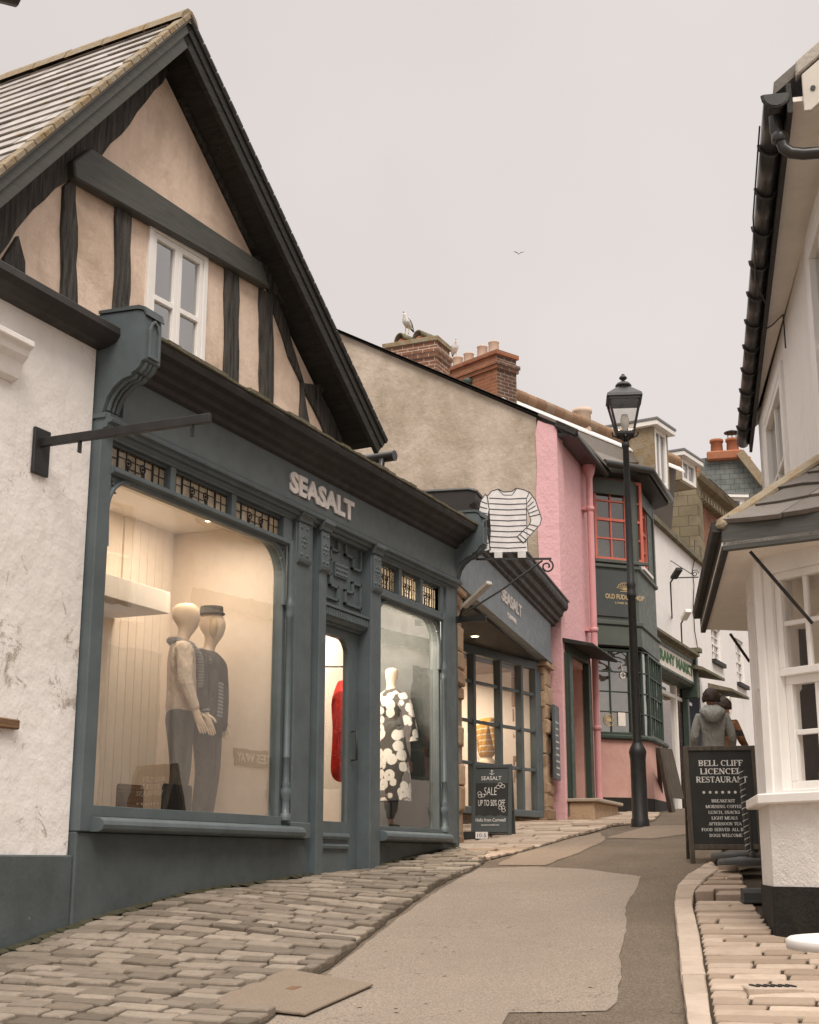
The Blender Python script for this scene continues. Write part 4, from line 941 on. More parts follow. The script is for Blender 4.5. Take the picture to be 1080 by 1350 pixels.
def person(root, mats, arms=((.26, -.03, 1.14), (.27, .06, .90)), armsL=None, face=True, hood=False, hair=True, lean=0.0, open_jacket=False, skinmat=None, step=0.0, bare=True):
    A = {'R': arms, 'L': armsL or arms}
    n = {'pel': (0, 0, .95, .15, .11), 'sp': (0, .01, 1.12, .135, .10), 'ch': (0, .0, 1.32, .165, .11), 'nb': (0, -.015, 1.46, .07, .07), 'nk': (0, .005, 1.53, .054, .056), 'jaw': (0, .035, 1.585, .06, .07), 'hd': (0, .02, 1.655, .078, .096), 'cr': (0, .005, 1.715, .062, .08)}
    e = [('pel', 'sp'), ('sp', 'ch'), ('ch', 'nb'), ('nb', 'nk'), ('nk', 'jaw'), ('jaw', 'hd'), ('hd', 'cr')]
    if not face: n['nb'] = (0, -.015, 1.45, .06, .06); n['nk'] = (0, .0, 1.53, .044, .046); n['jaw'] = (0, .035, 1.60, .068, .088); n['hd'] = (0, .02, 1.675, .10, .128); n['cr'] = (0, .002, 1.75, .092, .115); n['ct'] = (0, .0, 1.795, .05, .065); e.append(('cr', 'ct'))
    if face:
        n['no'] = (0, .112, 1.635, .014, .016); n['no2'] = (0, .132, 1.622, .012, .011); e += [('hd', 'no'), ('no', 'no2')]
        for s in (-1, 1): n[f'e{s}'] = (s * .078, .01, 1.64, .012, .018); n[f'e2{s}'] = (s * .088, .0, 1.65, .009, .022); e += [('hd', f'e{s}'), (f'e{s}', f'e2{s}')]
    for sd, s in (('R', 1), ('L', -1)):
        el, wr = A[sd]; el = (el[0] * s, el[1], el[2]); wr = (wr[0] * s, wr[1], wr[2])
        n[sd + 'sh'] = (s * .17, -.01, 1.41, .062, .062); n[sd + 'el'] = (*el, .042); n[sd + 'w'] = (*wr, .026, .03); e += [('ch', sd + 'sh'), (sd + 'sh', sd + 'el'), (sd + 'el', sd + 'w')]
        hand(n, e, s, wr, sd, V(wr) - V(el) + V((0, .05, -.1)))
        st = step * s
        n[sd + 'hp'] = (s * .09, 0, .86, .095, .10); n[sd + 'kn'] = (s * .095, .02 + st * .5, .49, .06, .062); n[sd + 'an'] = (s * .095, -.02 + st, .10, .038, .042); n[sd + 'ft'] = (s * .10, .05 + st, .045, .036, .03); n[sd + 'to'] = (s * .105, .14 + st, .032, .036, .022)
        e += [('pel', sd + 'hp'), (sd + 'hp', sd + 'kn'), (sd + 'kn', sd + 'an'), (sd + 'an', sd + 'ft'), (sd + 'ft', sd + 'to')]
    body = grow('body', n, e, skinmat or M['skin'], root, 'pel')
    # trousers, shoes, jacket as clothing over the body
    t = {'w': (0, 0, 1.0, .165, .125), 'c': (0, 0, .90, .17, .13)}; te = [('w', 'c')]
    j = {'hem': (0, 0, .80 if open_jacket else .86, .185, .135), 'b': (0, 0, 1.0, .175, .13), 'm': (0, .005, 1.14, .165, .125), 'c': (0, -.005, 1.32, .185, .13), 't': (0, -.02, 1.44, .105, .088), 'k': (0, -.01, 1.49, .075, .075)}; je = [('hem', 'b'), ('b', 'm'), ('m', 'c'), ('c', 't'), ('t', 'k')]
    for sd, s in (('R', 1), ('L', -1)):
        N = n; st = step * s
        t[sd + 'h'] = (s * .09, 0, .82, .105, .115); t[sd + 'k'] = (*N[sd + 'kn'][:3], .077, .08); t[sd + 'a'] = (N[sd + 'an'][0], N[sd + 'an'][1], .13, .064, .07); te += [('c', sd + 'h'), (sd + 'h', sd + 'k'), (sd + 'k', sd + 'a')]
        el = N[sd + 'el'][:3]; wr = V(N[sd + 'w'][:3]); cu = wr.lerp(V(el), .06)
        j[sd + 's'] = (s * .18, -.01, 1.405, .078, .076); j[sd + 'e'] = (*el, .06); j[sd + 'x'] = (*V(el).lerp(cu, .5), .053); j[sd + 'q'] = (*cu, .043); je += [('c', sd + 's'), (sd + 's', sd + 'e'), (sd + 'e', sd + 'x'), (sd + 'x', sd + 'q')]
    grow('trousers', t, te, mats['trousers'], root, 'c')
    for sd, s in (('R', 1), ('L', -1)):
        q = n[sd + 'ft']; grow('shoe', {'a': (q[0], q[1] - .10, .05, .042, .045), 'b': (q[0], q[1], .05, .047, .042), 'c': (q[0] + s * .005, q[1] + .11, .035, .046, .03)}, [('a', 'b'), ('b', 'c')], mats.get('shoe', M['shoe']), root, 'b')
    jk = grow('jacket', j, je, mats['jacket'], root, 'c')
    if hood:
        mb = MB(); rings = 9; nn = 16; pr = []
        for i in range(rings):
            f = i / (rings - 1); pr.append((.115 + .055 * math.sin(math.pi * f), .0, 1.40 + .14 * f))
        P = []
        for i in range(rings):
            f = i / (rings - 1)
            for k in range(nn):
                a = 2 * math.pi * k / nn; back = max(0, -math.sin(a)); r = (.105 + .06 * math.sin(math.pi * min(1, f * 1.1)) ** .8) * (1 + .22 * back) - .03 * f
                P.append(V((r * 1.12 * math.cos(a) + .006 * math.sin(5 * a + i), r * math.sin(a) - .03 - .03 * back * (1 - f), 1.46 + .11 * f - .15 * back * (1 - f) ** 1.2 + .03 * max(0, math.sin(a)) * -1 + .008 * math.sin(3 * a + 2 * i))))
        mb.add(P, [(i * nn + k, i * nn + (k + 1) % nn, (i + 1) * nn + (k + 1) % nn, (i + 1) * nn + k) for i in range(rings - 1) for k in range(nn)], 0, True)
        h = mb.build('hood', mats['jacket'], root, recalc=False); so = h.modifiers.new('s', 'SOLIDIFY'); so.thickness = .02; h.modifiers.new('u', 'SUBSURF').render_levels = 1
    if hair:
        mb = MB(); P = []; nr, nn = 14, 34
        for i in range(nr):
            for k in range(nn):
                a = 2 * math.pi * k / nn; low = -.32 if math.sin(a) < .35 else .28; ph = math.pi / 2 - (math.pi / 2 - low) * (i / (nr - 1))
                jt = 1 + random.uniform(-.07, .09); P.append(V((.098 * jt * math.cos(a) * math.cos(ph), .01 + .115 * jt * math.sin(a) * math.cos(ph), 1.655 + .125 * jt * math.sin(ph))))
        mb.add(P, [(i * nn + k, i * nn + (k + 1) % nn, (i + 1) * nn + (k + 1) % nn, (i + 1) * nn + k) for i in range(nr - 1) for k in range(nn)], 0, True)
        h = mb.build('hair', M['hair'], root, recalc=True, merge=.0005); so = h.modifiers.new('s', 'SOLIDIFY'); so.thickness = .02; so.offset = -1
    return body
def place(root, loc, yaw): root.location = loc; root.rotation_euler = (0, 0, yaw)   # yaw turns local +Y

# ---- the two dressed figures in the left window, looking along the street
sc_m = dict(trousers=M['trous'], jacket=M['knitw'])
a = thing('mannequin', 'cream headed mannequin in a cream jumper and grey scarf, nearer one in the left window', 'mannequin')
person(a, sc_m, arms=((.235, .0, 1.14), (.225, .10, .90)), armsL=((.235, .02, 1.13), (.23, .12, .9)), face=False, hair=False, skinmat=M['manq'])
mb = MB()
mb.tube([V((-.09 + .0, .10, 1.36)), V((-.13, .05, 1.43)), V((-.10, -.06, 1.475)), V((0, -.10, 1.485)), V((.10, -.06, 1.475)), V((.13, .05, 1.43)), V((.08, .12, 1.36))], [.03, .036, .034, .032, .034, .036, .03], 10)
mb.tube([V((.08, .12, 1.36)), V((.06, .14, 1.25)), V((.055, .14, 1.12))], [.032, .03, .024], 8)
mb.build('scarf', M['scarf'], a)
p = onX(246, 803, 1); s_ = (5.8 + .62) / p.y; p = p * s_
H0 = .345
a.scale = (.95, 1.05, 1.05); place(a, (p.x - .03, 6.42, H0 - .12), R(-140))
mz = p.z
b = thing('mannequin', 'hatted mannequin in a dark jacket over a striped shirt, beside the cream jumper mannequin', 'mannequin')
person(b, dict(trousers=M['jacketd'], jacket=M['stripe']), arms=((.24, .0, 1.14), (.22, .06, .92)), face=False, hair=False, skinmat=M['manq'])
# open jacket: two front panels, back and sleeves
j = {'b': (0, -.035, .92, .19, .13), 'm': (0, -.03, 1.14, .18, .12), 'c': (0, -.03, 1.32, .195, .125), 't': (0, -.04, 1.45, .115, .08)}; je = [('b', 'm'), ('m', 'c'), ('c', 't')]
for sd, s in (('R', 1), ('L', -1)):
    j[sd + 's'] = (s * .185, -.015, 1.405, .084, .082); j[sd + 'e'] = (s * .245, 0, 1.13, .068); j[sd + 'q'] = (s * .228, .05, .95, .052); je += [('c', sd + 's'), (sd + 's', sd + 'e'), (sd + 'e', sd + 'q')]
    j[sd + 'f0'] = (s * .135, .075, 1.30, .05, .055); j[sd + 'f1'] = (s * .15, .08, 1.08, .055, .055); j[sd + 'f2'] = (s * .16, .07, .82, .055, .055); je += [('c', sd + 'f0'), (sd + 'f0', sd + 'f1'), (sd + 'f1', sd + 'f2')]
grow('overjacket', j, je, M['jacketd'], b, 'c')
mb = MB(); mb.lathe(V((0, .005, 1.775)), [(.115, 0), (.112, .012), (.098, .02), (.094, .065), (.0, .07)], 14)
mb.build('hat', M['jacketd'], b)
mb = MB(); mb.lathe(V((.072, .045, 1.665)), [(.0, -.10), (.035, -.06), (.048, 0), (.04, .06), (0, .085)], 12, sx=.5, sy=.8); mb.build('face_panel', M['gold'], b)
q = onX(281, 812, 1); q = q * (6.32 / q.y)
b.scale = (.97, 1.03, 1.03); place(b, (q.x + .03, 6.36, H0 - .12), R(-166))
# small black cards standing on the window floor
for x0, x1, lab, mt in ((152, 187, 'small rounded brown card standing at the far left of the window floor', 'plank'), (212, 251, 'small rounded black card standing in front of the two mannequins', 'board')):
    F = Fr(0, 6.0, 0); u0, zb = F.at(x0, 1066); u1, _ = F.at(x1, 1066); zt = F.at((x0 + x1) / 2, 1034)[1]
    c = .025; poly = [(u0, .335), (u1, .335), (u1, zt - c), (u1 - c * .3, zt - c * .3), (u1 - c, zt), (u0 + c, zt), (u0 + c * .3, zt - c * .3), (u0, zt - c)]
    tag(MB().ext(F, poly, 0, .012).build('display_card', M[mt], None, bev=.002), lab, 'card', 'cards on the window floor')
# red coat hanging behind the door glass
rc = thing('hanging_coat', 'bright red coat hanging inside behind the door glass', 'coat', (11.75, 6.6, .4))
g = {'n': (12.60, 6.33, 1.78, .06), 'c': (12.60, 6.33, 1.58, .15, .09), 'w': (12.60, 6.33, 1.2, .15, .09), 'h': (12.60, 6.33, .75, .19, .11), 'a': (12.46, 6.28, 1.6, .07), 'b': (12.40, 6.24, 1.3, .06), 'd': (12.39, 6.22, 1.02, .05), 'a2': (12.74, 6.38, 1.6, .07), 'b2': (12.76, 6.42, 1.3, .055), 'd2': (12.76, 6.42, 1.05, .05)}
o = grow('coat', g, [('n', 'c'), ('c', 'w'), ('w', 'h'), ('c', 'a'), ('a', 'b'), ('b', 'd'), ('c', 'a2'), ('a2', 'b2'), ('b2', 'd2')], M['redcoat'], rc, 'c'); o.location = -V(rc.location) + V((-.06, 0, 0))
o = MB().tube([V((12.60, 6.33, 1.82)), V((12.60, 6.33, 1.92)), V((12.60, 6.68, 1.94)), V((12.60, 6.90, 1.94))], .01, 6).build('rail', M['iron'], rc)
# dress form in the right window
dx = S1.at(516, 900, -.55)[0]
d = thing('dress_form', 'headed dress form in a black floral dress in the right window', 'mannequin', S1.p(dx, -.55, .335))
o = grow('torso', {'pel': (0, 0, .95, .13, .1), 'ch': (0, 0, 1.28, .15, .1), 'nb': (0, 0, 1.42, .06), 'nk': (0, 0, 1.49, .05), 'hd': (0, .01, 1.60, .075, .092), 'cr': (0, 0, 1.67, .06, .075)}, [('pel', 'ch'), ('ch', 'nb'), ('nb', 'nk'), ('nk', 'hd'), ('hd', 'cr')], M['manq'], d, 'pel'); o.location.z = .05
mb = MB(); nn = 28
prof = [(.26, .3), (.24, .55), (.21, .8), (.18, 1.0), (.16, 1.1), (.17, 1.2), (.185, 1.33), (.17, 1.42), (.09, 1.47), (.07, 1.485)]
P = [V((r * math.cos(2 * math.pi * k / nn) * (1 + .07 * math.sin(k * 2.3) * max(0, .9 - z)), r * .68 * math.sin(2 * math.pi * k / nn) * (1 + .1 * math.cos(k * 1.7) * max(0, .9 - z)), z)) for r, z in prof for k in range(nn)]
mb.add(P, [(i * nn + k, i * nn + (k + 1) % nn, (i + 1) * nn + (k + 1) % nn, (i + 1) * nn + k) for i in range(len(prof) - 1) for k in range(nn)], 0, True)
ORGd = ORG[d.name]; ORG[d.name] = V((0, 0, 0)); dr = mb.build('dress', M['floral'], d)
for s in (-1, 1): MB().tube([V((s * .15, 0, 1.40)), V((s * .22, .01, 1.28)), V((s * .26, .03, 1.08)), V((s * .265, .06, .92))], [.065, .068, .065, .075], 10).build('sleeve', M['floral'], d)
MB().lathe(V((0, 0, 0)), [(.02, .02), (.014, .05), (.014, .96)], 10).lathe(V((0, 0, 0)), [(.17, 0), (.17, .018), (.02, .03)], 20).build('stand', M['iron'], d)
ORG[d.name] = ORGd; d.rotation_euler = (0, 0, R(-110))
# warm ceiling spotlights in the display rooms
def spotlamp(x, y, z, label, power, aim, group, r=.05, col=(1, .84, .67), size=150):
    t = thing('spotlight', label, 'spotlight', (x, y, z), group)
    mb = MB().lathe(V((x, y, z)), [(.05, 0), (.05, -.015), (.035, -.03), (.04, -.10), (.03, -.105)], 12); mb.build('housing', M['wpaint'], t)
    MB().lathe(V((x, y, z)), [(.0, -.098), (.026, -.1065)], 10).build('lens', M['spot'], t)
    L = bpy.data.lights.new('spot_bulb', 'AREA'); L.shape = 'DISK'; L.size = .45; L.energy = power * .42; L.color = col
    o = bpy.data.objects.new('spot_bulb', L); COL.objects.link(o); o.parent = t; o.location = (0, 0, -.14)
    dvec = V(aim) - V((x, y, z - .12)); o.rotation_euler = dvec.to_track_quat('-Z', 'Y').to_euler()
spotlamp(8.6, 6.2, 2.93, 'ceiling spotlight over the nearer mannequin', 17, (8.9, 6.6, .4), 'display spotlights')
spotlamp(9.9, 6.3, 2.93, 'ceiling spotlight lighting the screen right of the mannequins', 55, (9.9, 6.7, .4), 'display spotlights')
spotlamp(9.2, 6.15, 2.93, 'ceiling spotlight above the striped shirt mannequin', 16, (9.2, 6.4, .3), 'display spotlights')
spotlamp(11.6, 6.3, 2.93, 'ceiling spotlight behind the shop door', 80, (13.2, 7.0, 1.2), 'display spotlights')
spotlamp(12.9, 6.6, 2.93, 'ceiling spotlight over the floral dress', 260, (14.0, 6.35, 1.1), 'display spotlights')

# ---------------------------------------------------------------- the neighbouring shop: stone piers, deep fascia, recessed shop window
S2 = Fr(14.25, 5.85, 9.5)
N2 = thing('stone_pier_shop', 'low shop with two rough sandstone piers, deep blue-grey fascia and recessed glazed front', 'shop', (17.8, 6.5, .3))
F2 = MB().box(S2, .0, 7.0, -.1, .02, 3.06, 3.72).build('fascia', M['navy'], N2)
fu0, fu1 = S2.at(661, 780, .02)[0], S2.at(687, 800, .02)[0]
zt, zb = S2.at(661, 774, .02)[1], S2.at(661, 791, .02)[1]
text('SEASALT', S2, fu0, fu1, zb, zt, .02, M['letters'], F2, .012, .03)
text('CORNWALL', S2, fu0 + .28 * (fu1 - fu0), fu0 + .74 * (fu1 - fu0), zb - .16, zb - .085, .02, M['letters'], F2, .006, .02)
MB().box(S2, .0, 7.0, .0205, .04, 3.06, 3.11).build('fascia_edge', M['navy'], N2)
MB().mould(S2, [(-.1, 3.70), (.03, 3.70), (.06, 3.715), (.065, 3.76), (.12, 3.775), (.13, 3.83), (.18, 3.86), (.2, 3.93), (.26, 3.96), (.275, 4.0), (.275, 4.08), (.2, 4.11), (-2.4, 4.13), (-2.4, 3.70)], .03, 7.25).build('cornice', M['corn'], N2)
MB().box(S2, .1, 5.6, .28, .43, 3.485, 3.525).build('cornice_light_strip', M['wpaint'], N2) if False else None
MB().mould(S2, [(-2.45, 4.132), (.2, 4.112), (.29, 4.082), (.3, 4.10), (.2, 4.13), (-2.45, 4.16)], .01, 7.27).build('lead_flashing', M['lead'], N2)
# piers from single rough blocks
def pier(F, u0, u1, w0, w1, z0, z1, cols=2, hmin=.14, hmax=.3):
    mb = MB(); z = z0
    while z < z1 - .05:
        h = min(random.uniform(hmin, hmax), z1 - z); cut = [u0] + ([u0 + (u1 - u0) * random.uniform(.35, .65)] if cols > 1 and random.random() < .6 else []) + [u1]
        for a, b in zip(cut, cut[1:]):
            j = lambda: random.uniform(-.012, .012); k = .008
            base = [F.p(a + k, w0, z + k), F.p(b - k, w0, z + k), F.p(b - k, w0, z + h - k), F.p(a + k, w0, z + h - k)]
            n1 = F.n; W = w1 - w0 + random.uniform(-.03, .03)
            P = base + [q + n1 * (W - .02) + V((0, 0, j())) for q in base]
            c = sum((q for q in P[4:]), V((0, 0, 0))) / 4
            P += [c + (q - c) * .8 + n1 * (.014 + random.uniform(-.008, .008)) + F.d * j() for q in P[4:8]]
            mb.add(P, [(3, 2, 1, 0)] + [(i, (i + 1) % 4, 4 + (i + 1) % 4, 4 + i) for i in range(4)] + [(4 + i, 4 + (i + 1) % 4, 8 + (i + 1) % 4, 8 + i) for i in range(4)] + [(8, 9, 10, 11)])
        z += h
    return mb
pier(S2, .03, .62, -.4, .0, -.1, 2.98, 2).build('stone_pier', M['stone'], N2, bev=.012)
MB().box(S2, .05, .6, -.38, -.03, -.2, 2.97).build('pier_core', M['mortar'], N2)
pier(S2, 6.55, 7.2, -.5, .0, .4, 2.98, 2).build('stone_pier', M['stone'], N2, bev=.012)
q = pier(Fr(*(S2.p(6.56, -.3, 0).xy), 9.5 - 90), -.26, .28, -.3, .02, .4, 2.98, 1); q.build('stone_pier', M['stone'], N2, bev=.012)
MB().box(S2, 6.6, 7.18, -.5, -.03, .3, 2.97).build('pier_core', M['mortar'], N2)
MB().box(S2, .02, .65, -.42, .03, 2.98, 3.056).build('pier_cap', M['stone'], N2, bev=.01)
MB().box(S2, 6.5, 7.23, -.5, .03, 2.98, 3.056).build('pier_cap', M['stone'], N2, bev=.01)
MB().box(S2, .02, 7.2, -2.6, -.101, 3.02, 3.05).build('soffit', M['dark'], N2)
# recessed glazing
WN = Fr(16.2, 7.68, -8); we = 4.42
mb = MB(); mb.box(WN, -.5, we, -.03, .10, .66, .76); mb.build('shop_sill', M['teal'], N2, bev=.01)
pier(WN, -.5, 1.6, -.3, .02, .1, .66, 2, .13, .2).build('stone_base', M['stone'], N2, bev=.015); pier(WN, 1.6, 3.1, -.3, .02, .1, .66, 2, .13, .2).build('stone_base', M['stone'], N2, bev=.015); pier(WN, 3.1, we, -.3, .02, .1, .66, 2, .13, .2).build('stone_base', M['stone'], N2, bev=.015)
MB().box(WN, -.5, we, -.28, .0, .1, .655).build('base_core', M['mortar'], N2)
us = [WN.at(x, 960)[0] for x in (622, 657, 685, 704, 715)]
mb = MB()
for u in us: mb.box(WN, u - .035, u + .035, -.05, .06, .76, 2.9)
zs = [WN.at(660, y)[1] for y in (907, 957)] + [WN.at(690, 1014)[1]]
for z in zs: mb.box(WN, -.5, us[-1] - .036, -.03, .035, z - .022, z + .022)
mb.box(WN, -.5, we, -.04, .05, 2.9, 3.02); mb.box(WN, us[-1] + .036, we, -.04, .04, .76, 2.88); mb.box(WN, -.56, -.5, -.05, .06, .1, 2.96)
sw = mb.build('shop_window', M['teal'], N2, bev=.004)
MB().quad([WN.p(-.5, 0, .76), WN.p(us[-1], 0, .76), WN.p(us[-1], 0, 2.9), WN.p(-.5, 0, 2.9)]).build('pane', M['glassc'], sw, recalc=False)
mb = MB(); mb.box(WN, -.6, we + .1, -2.6, -2.5, .3, 3.0); mb.box(WN, we - .0, we + .1, -2.5, -.06, .3, 2.95); mb.box(WN, -.66, -.57, -2.5, -.0, .3, 2.95); mb.build('shop_room', M['room'], N2)
MB().box(WN, -.57, we, -2.5, -.06, .70, .74).build('shop_floor', M['floorw'], N2)
MB().box(WN, -.57, we, -2.5, -.29, 2.90, 2.955).build('shop_ceiling', M['floorw'], N2)
mb = MB()
for a, b, z in ((2.7, 3.3, 2.6), (3.4, 4.3, 2.75)): mb.box(WN, a, b, -1.9, -1.7, .74, z)
mb.box(WN, -.3, 1.6, -2.3, -2.1, .74, 2.4); mb.build('wall_panel', M['roompeach'], N2)
MB().box(S2, .05, 6.9, -6.5, -6.3, -.2, 3.4).build('back_wall', M['wfar'], N2)
for u, w in ((2.1, -.6), (3.6, -.5)):
    p_ = S2.p(u, w, 3.018); MB().lathe(p_, [(.07, 0), (.07, -.012), (.055, -.014)], 14).build('downlight', M['wpaint'], N2)
    MB().lathe(p_, [(0, -.016), (.05, -.016)], 14).build('downlight_lens', M['spot'], N2)
for i, (u, w, pw) in enumerate(((2.0, -.9, 85), (3.4, -1.0, 95))):
    p_ = WN.p(u, w, 2.89); spotlamp(*p_, ('ceiling spotlight over the mustard jumper', 'ceiling spotlight near the right pier in the recessed shop')[i], pw, WN.p(u, w - .5, 1.2), 'recessed shop spotlights', size=130)
# clothes displayed inside
def top_on_stand(name, F, u, w, z, mt, lab, wide=.2, L=.62, trous='manq'):
    t = thing(name, lab, 'clothes display', F.p(u, w, z)); c = F.p(u, w, z)
    g = {'h': (0, 0, 1.38 - L, wide * .95, .12), 'm': (0, 0, 1.12, wide * .85, .11), 'c': (0, 0, 1.28, wide, .12), 'n': (0, 0, 1.40, .08, .07)}; e = [('h', 'm'), ('m', 'c'), ('c', 'n')]
    for s, sd in ((1, 'R'), (-1, 'L')): g[sd + '0'] = (s * .2, 0, 1.32, .075); g[sd + '1'] = (s * .28, .02, 1.06, .065); g[sd + '2'] = (s * .28, .06, .84, .055); e += [('c', sd + '0'), (sd + '0', sd + '1'), (sd + '1', sd + '2')]
    o = grow('jumper', g, e, M[mt], t, 'm')
    o2 = grow('skirt', {'a': (0, 0, .85, .17, .12), 'b': (0, 0, .55, .22, .15), 'c': (0, 0, .3, .24, .16)}, [('a', 'b'), ('b', 'c')], M[trous], t, 'a')
    k = ORG[t.name]; ORG[t.name] = V((0, 0, 0)); MB().lathe(V((0, 0, 0)), [(.15, 0), (.15, .015), (.015, .02), (.015, .8)], 12).build('stand', M['iron'], t); ORG[t.name] = k
    t.rotation_euler = (0, 0, R(F.deg + 235)); return t
u, z = WN.at(641, 930, -.5); top_on_stand('jumper_display', WN, u, -.5, .74, 'mustard', 'mustard jumper with pale stripes on a stand in the recessed shop window', .2, .62)
u, z = WN.at(664, 940, -1.2); top_on_stand('coat_display', WN, u, -1.2, .74, 'browncoat', 'dark brown coat on a stand behind the mustard jumper', .2, .85, 'browncoat')
# dark noticeboard on the right pier
u0, z1 = S2.at(727, 905, .05); u1, z0 = S2.at(733, 1003, .12)
t = thing('noticeboard', 'narrow dark blue noticeboard hung on the street side of the right stone pier', 'noticeboard', S2.p(6.7, .1, 1.2))
MB().box(S2, 6.75, 7.2, .04, .09, 1.25, 2.4).build('board', M['teal'], t, bev=.008)
mb = MB()
for i in range(9): mb.box(S2, 6.8, 6.8 + random.uniform(.2, .36), .0905, .093, 1.32 + i * .1, 1.345 + i * .1)
mb.build('printed_lines', M['blind'], t)
# the jersey sign on its scrolled bracket
bx = S1.at(632, 738, .25)
BR = thing('scroll_bracket', 'black wrought iron scroll bracket carrying the striped jersey sign', 'sign bracket', S1.p(14.12, .4, 3.2))
Fj = Fr(14.12, 5.8, -90)                # runs out over the street; u = metres from the wall
Ff = Fr(14.26, 5.50, -68)
L0 = Ff.at(630, 741); L1 = Ff.at(727, 733); Lw = Ff.at(597, 818)
zt = (L0[1] + L1[1]) / 2
mb = MB(); mb.bar(Ff.p(L0[0] - .02, 0, zt), Ff.p(L1[0], 0, zt), .018, .022); mb.bar(Ff.p(L0[0], 0, zt), Ff.p(L0[0], 0, zt + .62), .014, .014, up=(1, 0, 0))
mb.tube([Ff.p(Lw[0], 0, Lw[1]), Ff.p((Lw[0] + L1[0]) / 2, 0, (Lw[1] + zt) / 2 + .0), Ff.p(L1[0] - .1, 0, zt - .02)], .011, 8)
sp = [(L1[0] - .05 + (.075 - .055 * i / 16) * math.cos(1.2 - i * .52), zt - .085 + (.075 - .055 * i / 16) * math.sin(1.2 - i * .52)) for i in range(17)]
mb.tube([Ff.p(u, 0, z) for u, z in sp], .01, 6); mb.build('bracket', M['iron'], BR)
MB().box(S1, 14.06, 14.1, .05, .42, 2.55, 2.62).build('wall_plate', M['iron'], BR)
JS = thing('jersey_sign', 'cut-out sign of a white jersey with navy stripes standing on the scroll bracket', 'hanging sign', Ff.p(L0[0] + .3, 0, zt))
out = [(641, 729), (700, 727), (698, 705), (697, 700), (712, 691), (714, 686), (709, 668), (702, 651), (692, 646), (681, 645), (676, 648), (664, 649), (657, 645), (648, 648), (637, 653), (632, 668), (630, 690), (632, 712), (637, 727), (645, 725), (644, 705), (643, 690)]
body = [(645, 729), (696, 728), (695, 708), (694, 672), (699, 650), (691, 646), (681, 644), (675, 648), (664, 649), (657, 645), (648, 648), (642, 655), (645, 672), (647, 700)]
sl_l = [(640, 652), (634, 660), (630, 682), (631, 705), (637, 728), (647, 725), (643, 706), (641, 690), (645, 672), (643, 655)]
sl_r = [(698, 649), (706, 660), (714, 684), (712, 692), (690, 716), (682, 708), (698, 692), (700, 686), (695, 672), (694, 658)]
mb = MB(); mb.ext(Ff, Ff.px(body), -.012, .012); mb.ext(Ff, Ff.px(sl_l), -.011, .0135); mb.ext(Ff, Ff.px(sl_r), -.011, .0165); js = mb.build('jersey_board', M['jersey'], JS)
mb = MB()
def ink(a, b, th=.008, w=.018):
    p0, p1 = Ff.at(*a), Ff.at(*b); mb.bar(Ff.p(p0[0], w, p0[1]), Ff.p(p1[0], w, p1[1]), .004, th)
def inkline(pts, w, th=.008, close=True):
    for a, b in zip(pts, pts[1:] + (pts[:1] if close else [])): ink(a, b, th, w)
inkline(body, .0135); inkline(sl_l, .0155); inkline(sl_r, .0185); inkline([(657, 646), (664, 653), (675, 653), (681, 645)], .0138, .006, False)
def lerp(a, b, t): return (a[0] + (b[0] - a[0]) * t, a[1] + (b[1] - a[1]) * t)
for i in range(10):
    y = 657 + i * 7.2; xl = 645 if y < 690 else 646; xr = 694 if y > 670 else 697
    ink((xl, y), ((xl + xr) / 2, y + 1.2), .009, .0135); ink(((xl + xr) / 2, y + 1.2), (xr, y), .009, .0135)
for i in range(9):
    f = (i + .7) / 9.6; ink((631.5 + 5 * abs(f - .45), 656 + 70 * f), (642.5 + (f > .8) * 2, 660 + 62 * f), .008, .0155)
for i in range(5): f = i / 5; ink(lerp((701, 656), (714, 684), f), lerp((695, 664), (699, 686), f), .008, .0185)
for i in range(4): f = (i + .4) / 4; ink(lerp((711, 692), (690, 715), f), lerp((700, 690), (683, 708), f), .008, .0185)
mb.build('ink_lines', M['ink'], js)
mb = MB()
for x in (657, 688): u, z = Ff.at(x, 729); mb.box(Ff, u - .045, u + .045, -.018, .022, zt + .01, z + .008)
mb.build('clamp', M['blind'], JS)
# pale floodlight tube aimed at the fascia
fl0, fl1 = S2.at(611, 795, .35), S2.at(650, 765, .35)
t = thing('floodlight', 'pale strip floodlight angled out from the left stone pier', 'floodlight', S2.p(fl0[0], .3, fl0[1]))
a_, b_ = S2.p(fl0[0], .18, fl0[1] - .02), S2.p(fl1[0] - .55, .55, fl1[1] + .02)
a_ = atr(612, 800, 15.0); b_ = atr(646, 768, 14.7)
MB().bar(a_, b_, .075, .05).build('lamp_body', M['soffit2'], t, bev=.01)
MB().tube([atr(606, 815, 15.15), atr(609, 806, 15.1), a_], .014, 6).build('stem', M['iron'], t)
# ---------------------------------------------------------------- the pink house: grey flank, pink front, dark green corner bay
PKH = thing('pink_house', 'pink fronted house with bare grey flank and dark green corner bay with coral red windows', 'house', (21.5, 7, .6))
FL = Fr(21.5, 12, -90); PF = Fr(21.5, 6.9, 5)
zv = lambda Y: 7.33 + (Y - 7.25) * .555
mb = MB(); yr = 12.6
mb.ext(FL, [(12 - yr - 4, 0), (4.735, 0), (4.735, zv(7.265) - .04), (12 - yr, zv(yr)), (12 - yr - 4, zv(yr) - 2.2)], -.3, 0); mb.build('flank_wall', M['flank'], PKH)
n = 14; mb = MB(); prev = None
pl = [(4.73, .3), (5.1, .3)] + [(5.1, 7.05)] + [(5.04, 7.12), (4.9, 7.17), (4.77, 7.24)] + [(4.72 + .018 * math.sin(i * 2.1), 7.0 - i * .55) for i in range(12)]
mb.ext(FL, pl, -.3, .035); mb.build('pink_quoin', M['pink'], PKH, bev=.012)
MB().rect(PF, .0, 2.5, 3.45, 7.0, -.3, -.02).build('upper_wall', M['pink'], PKH)
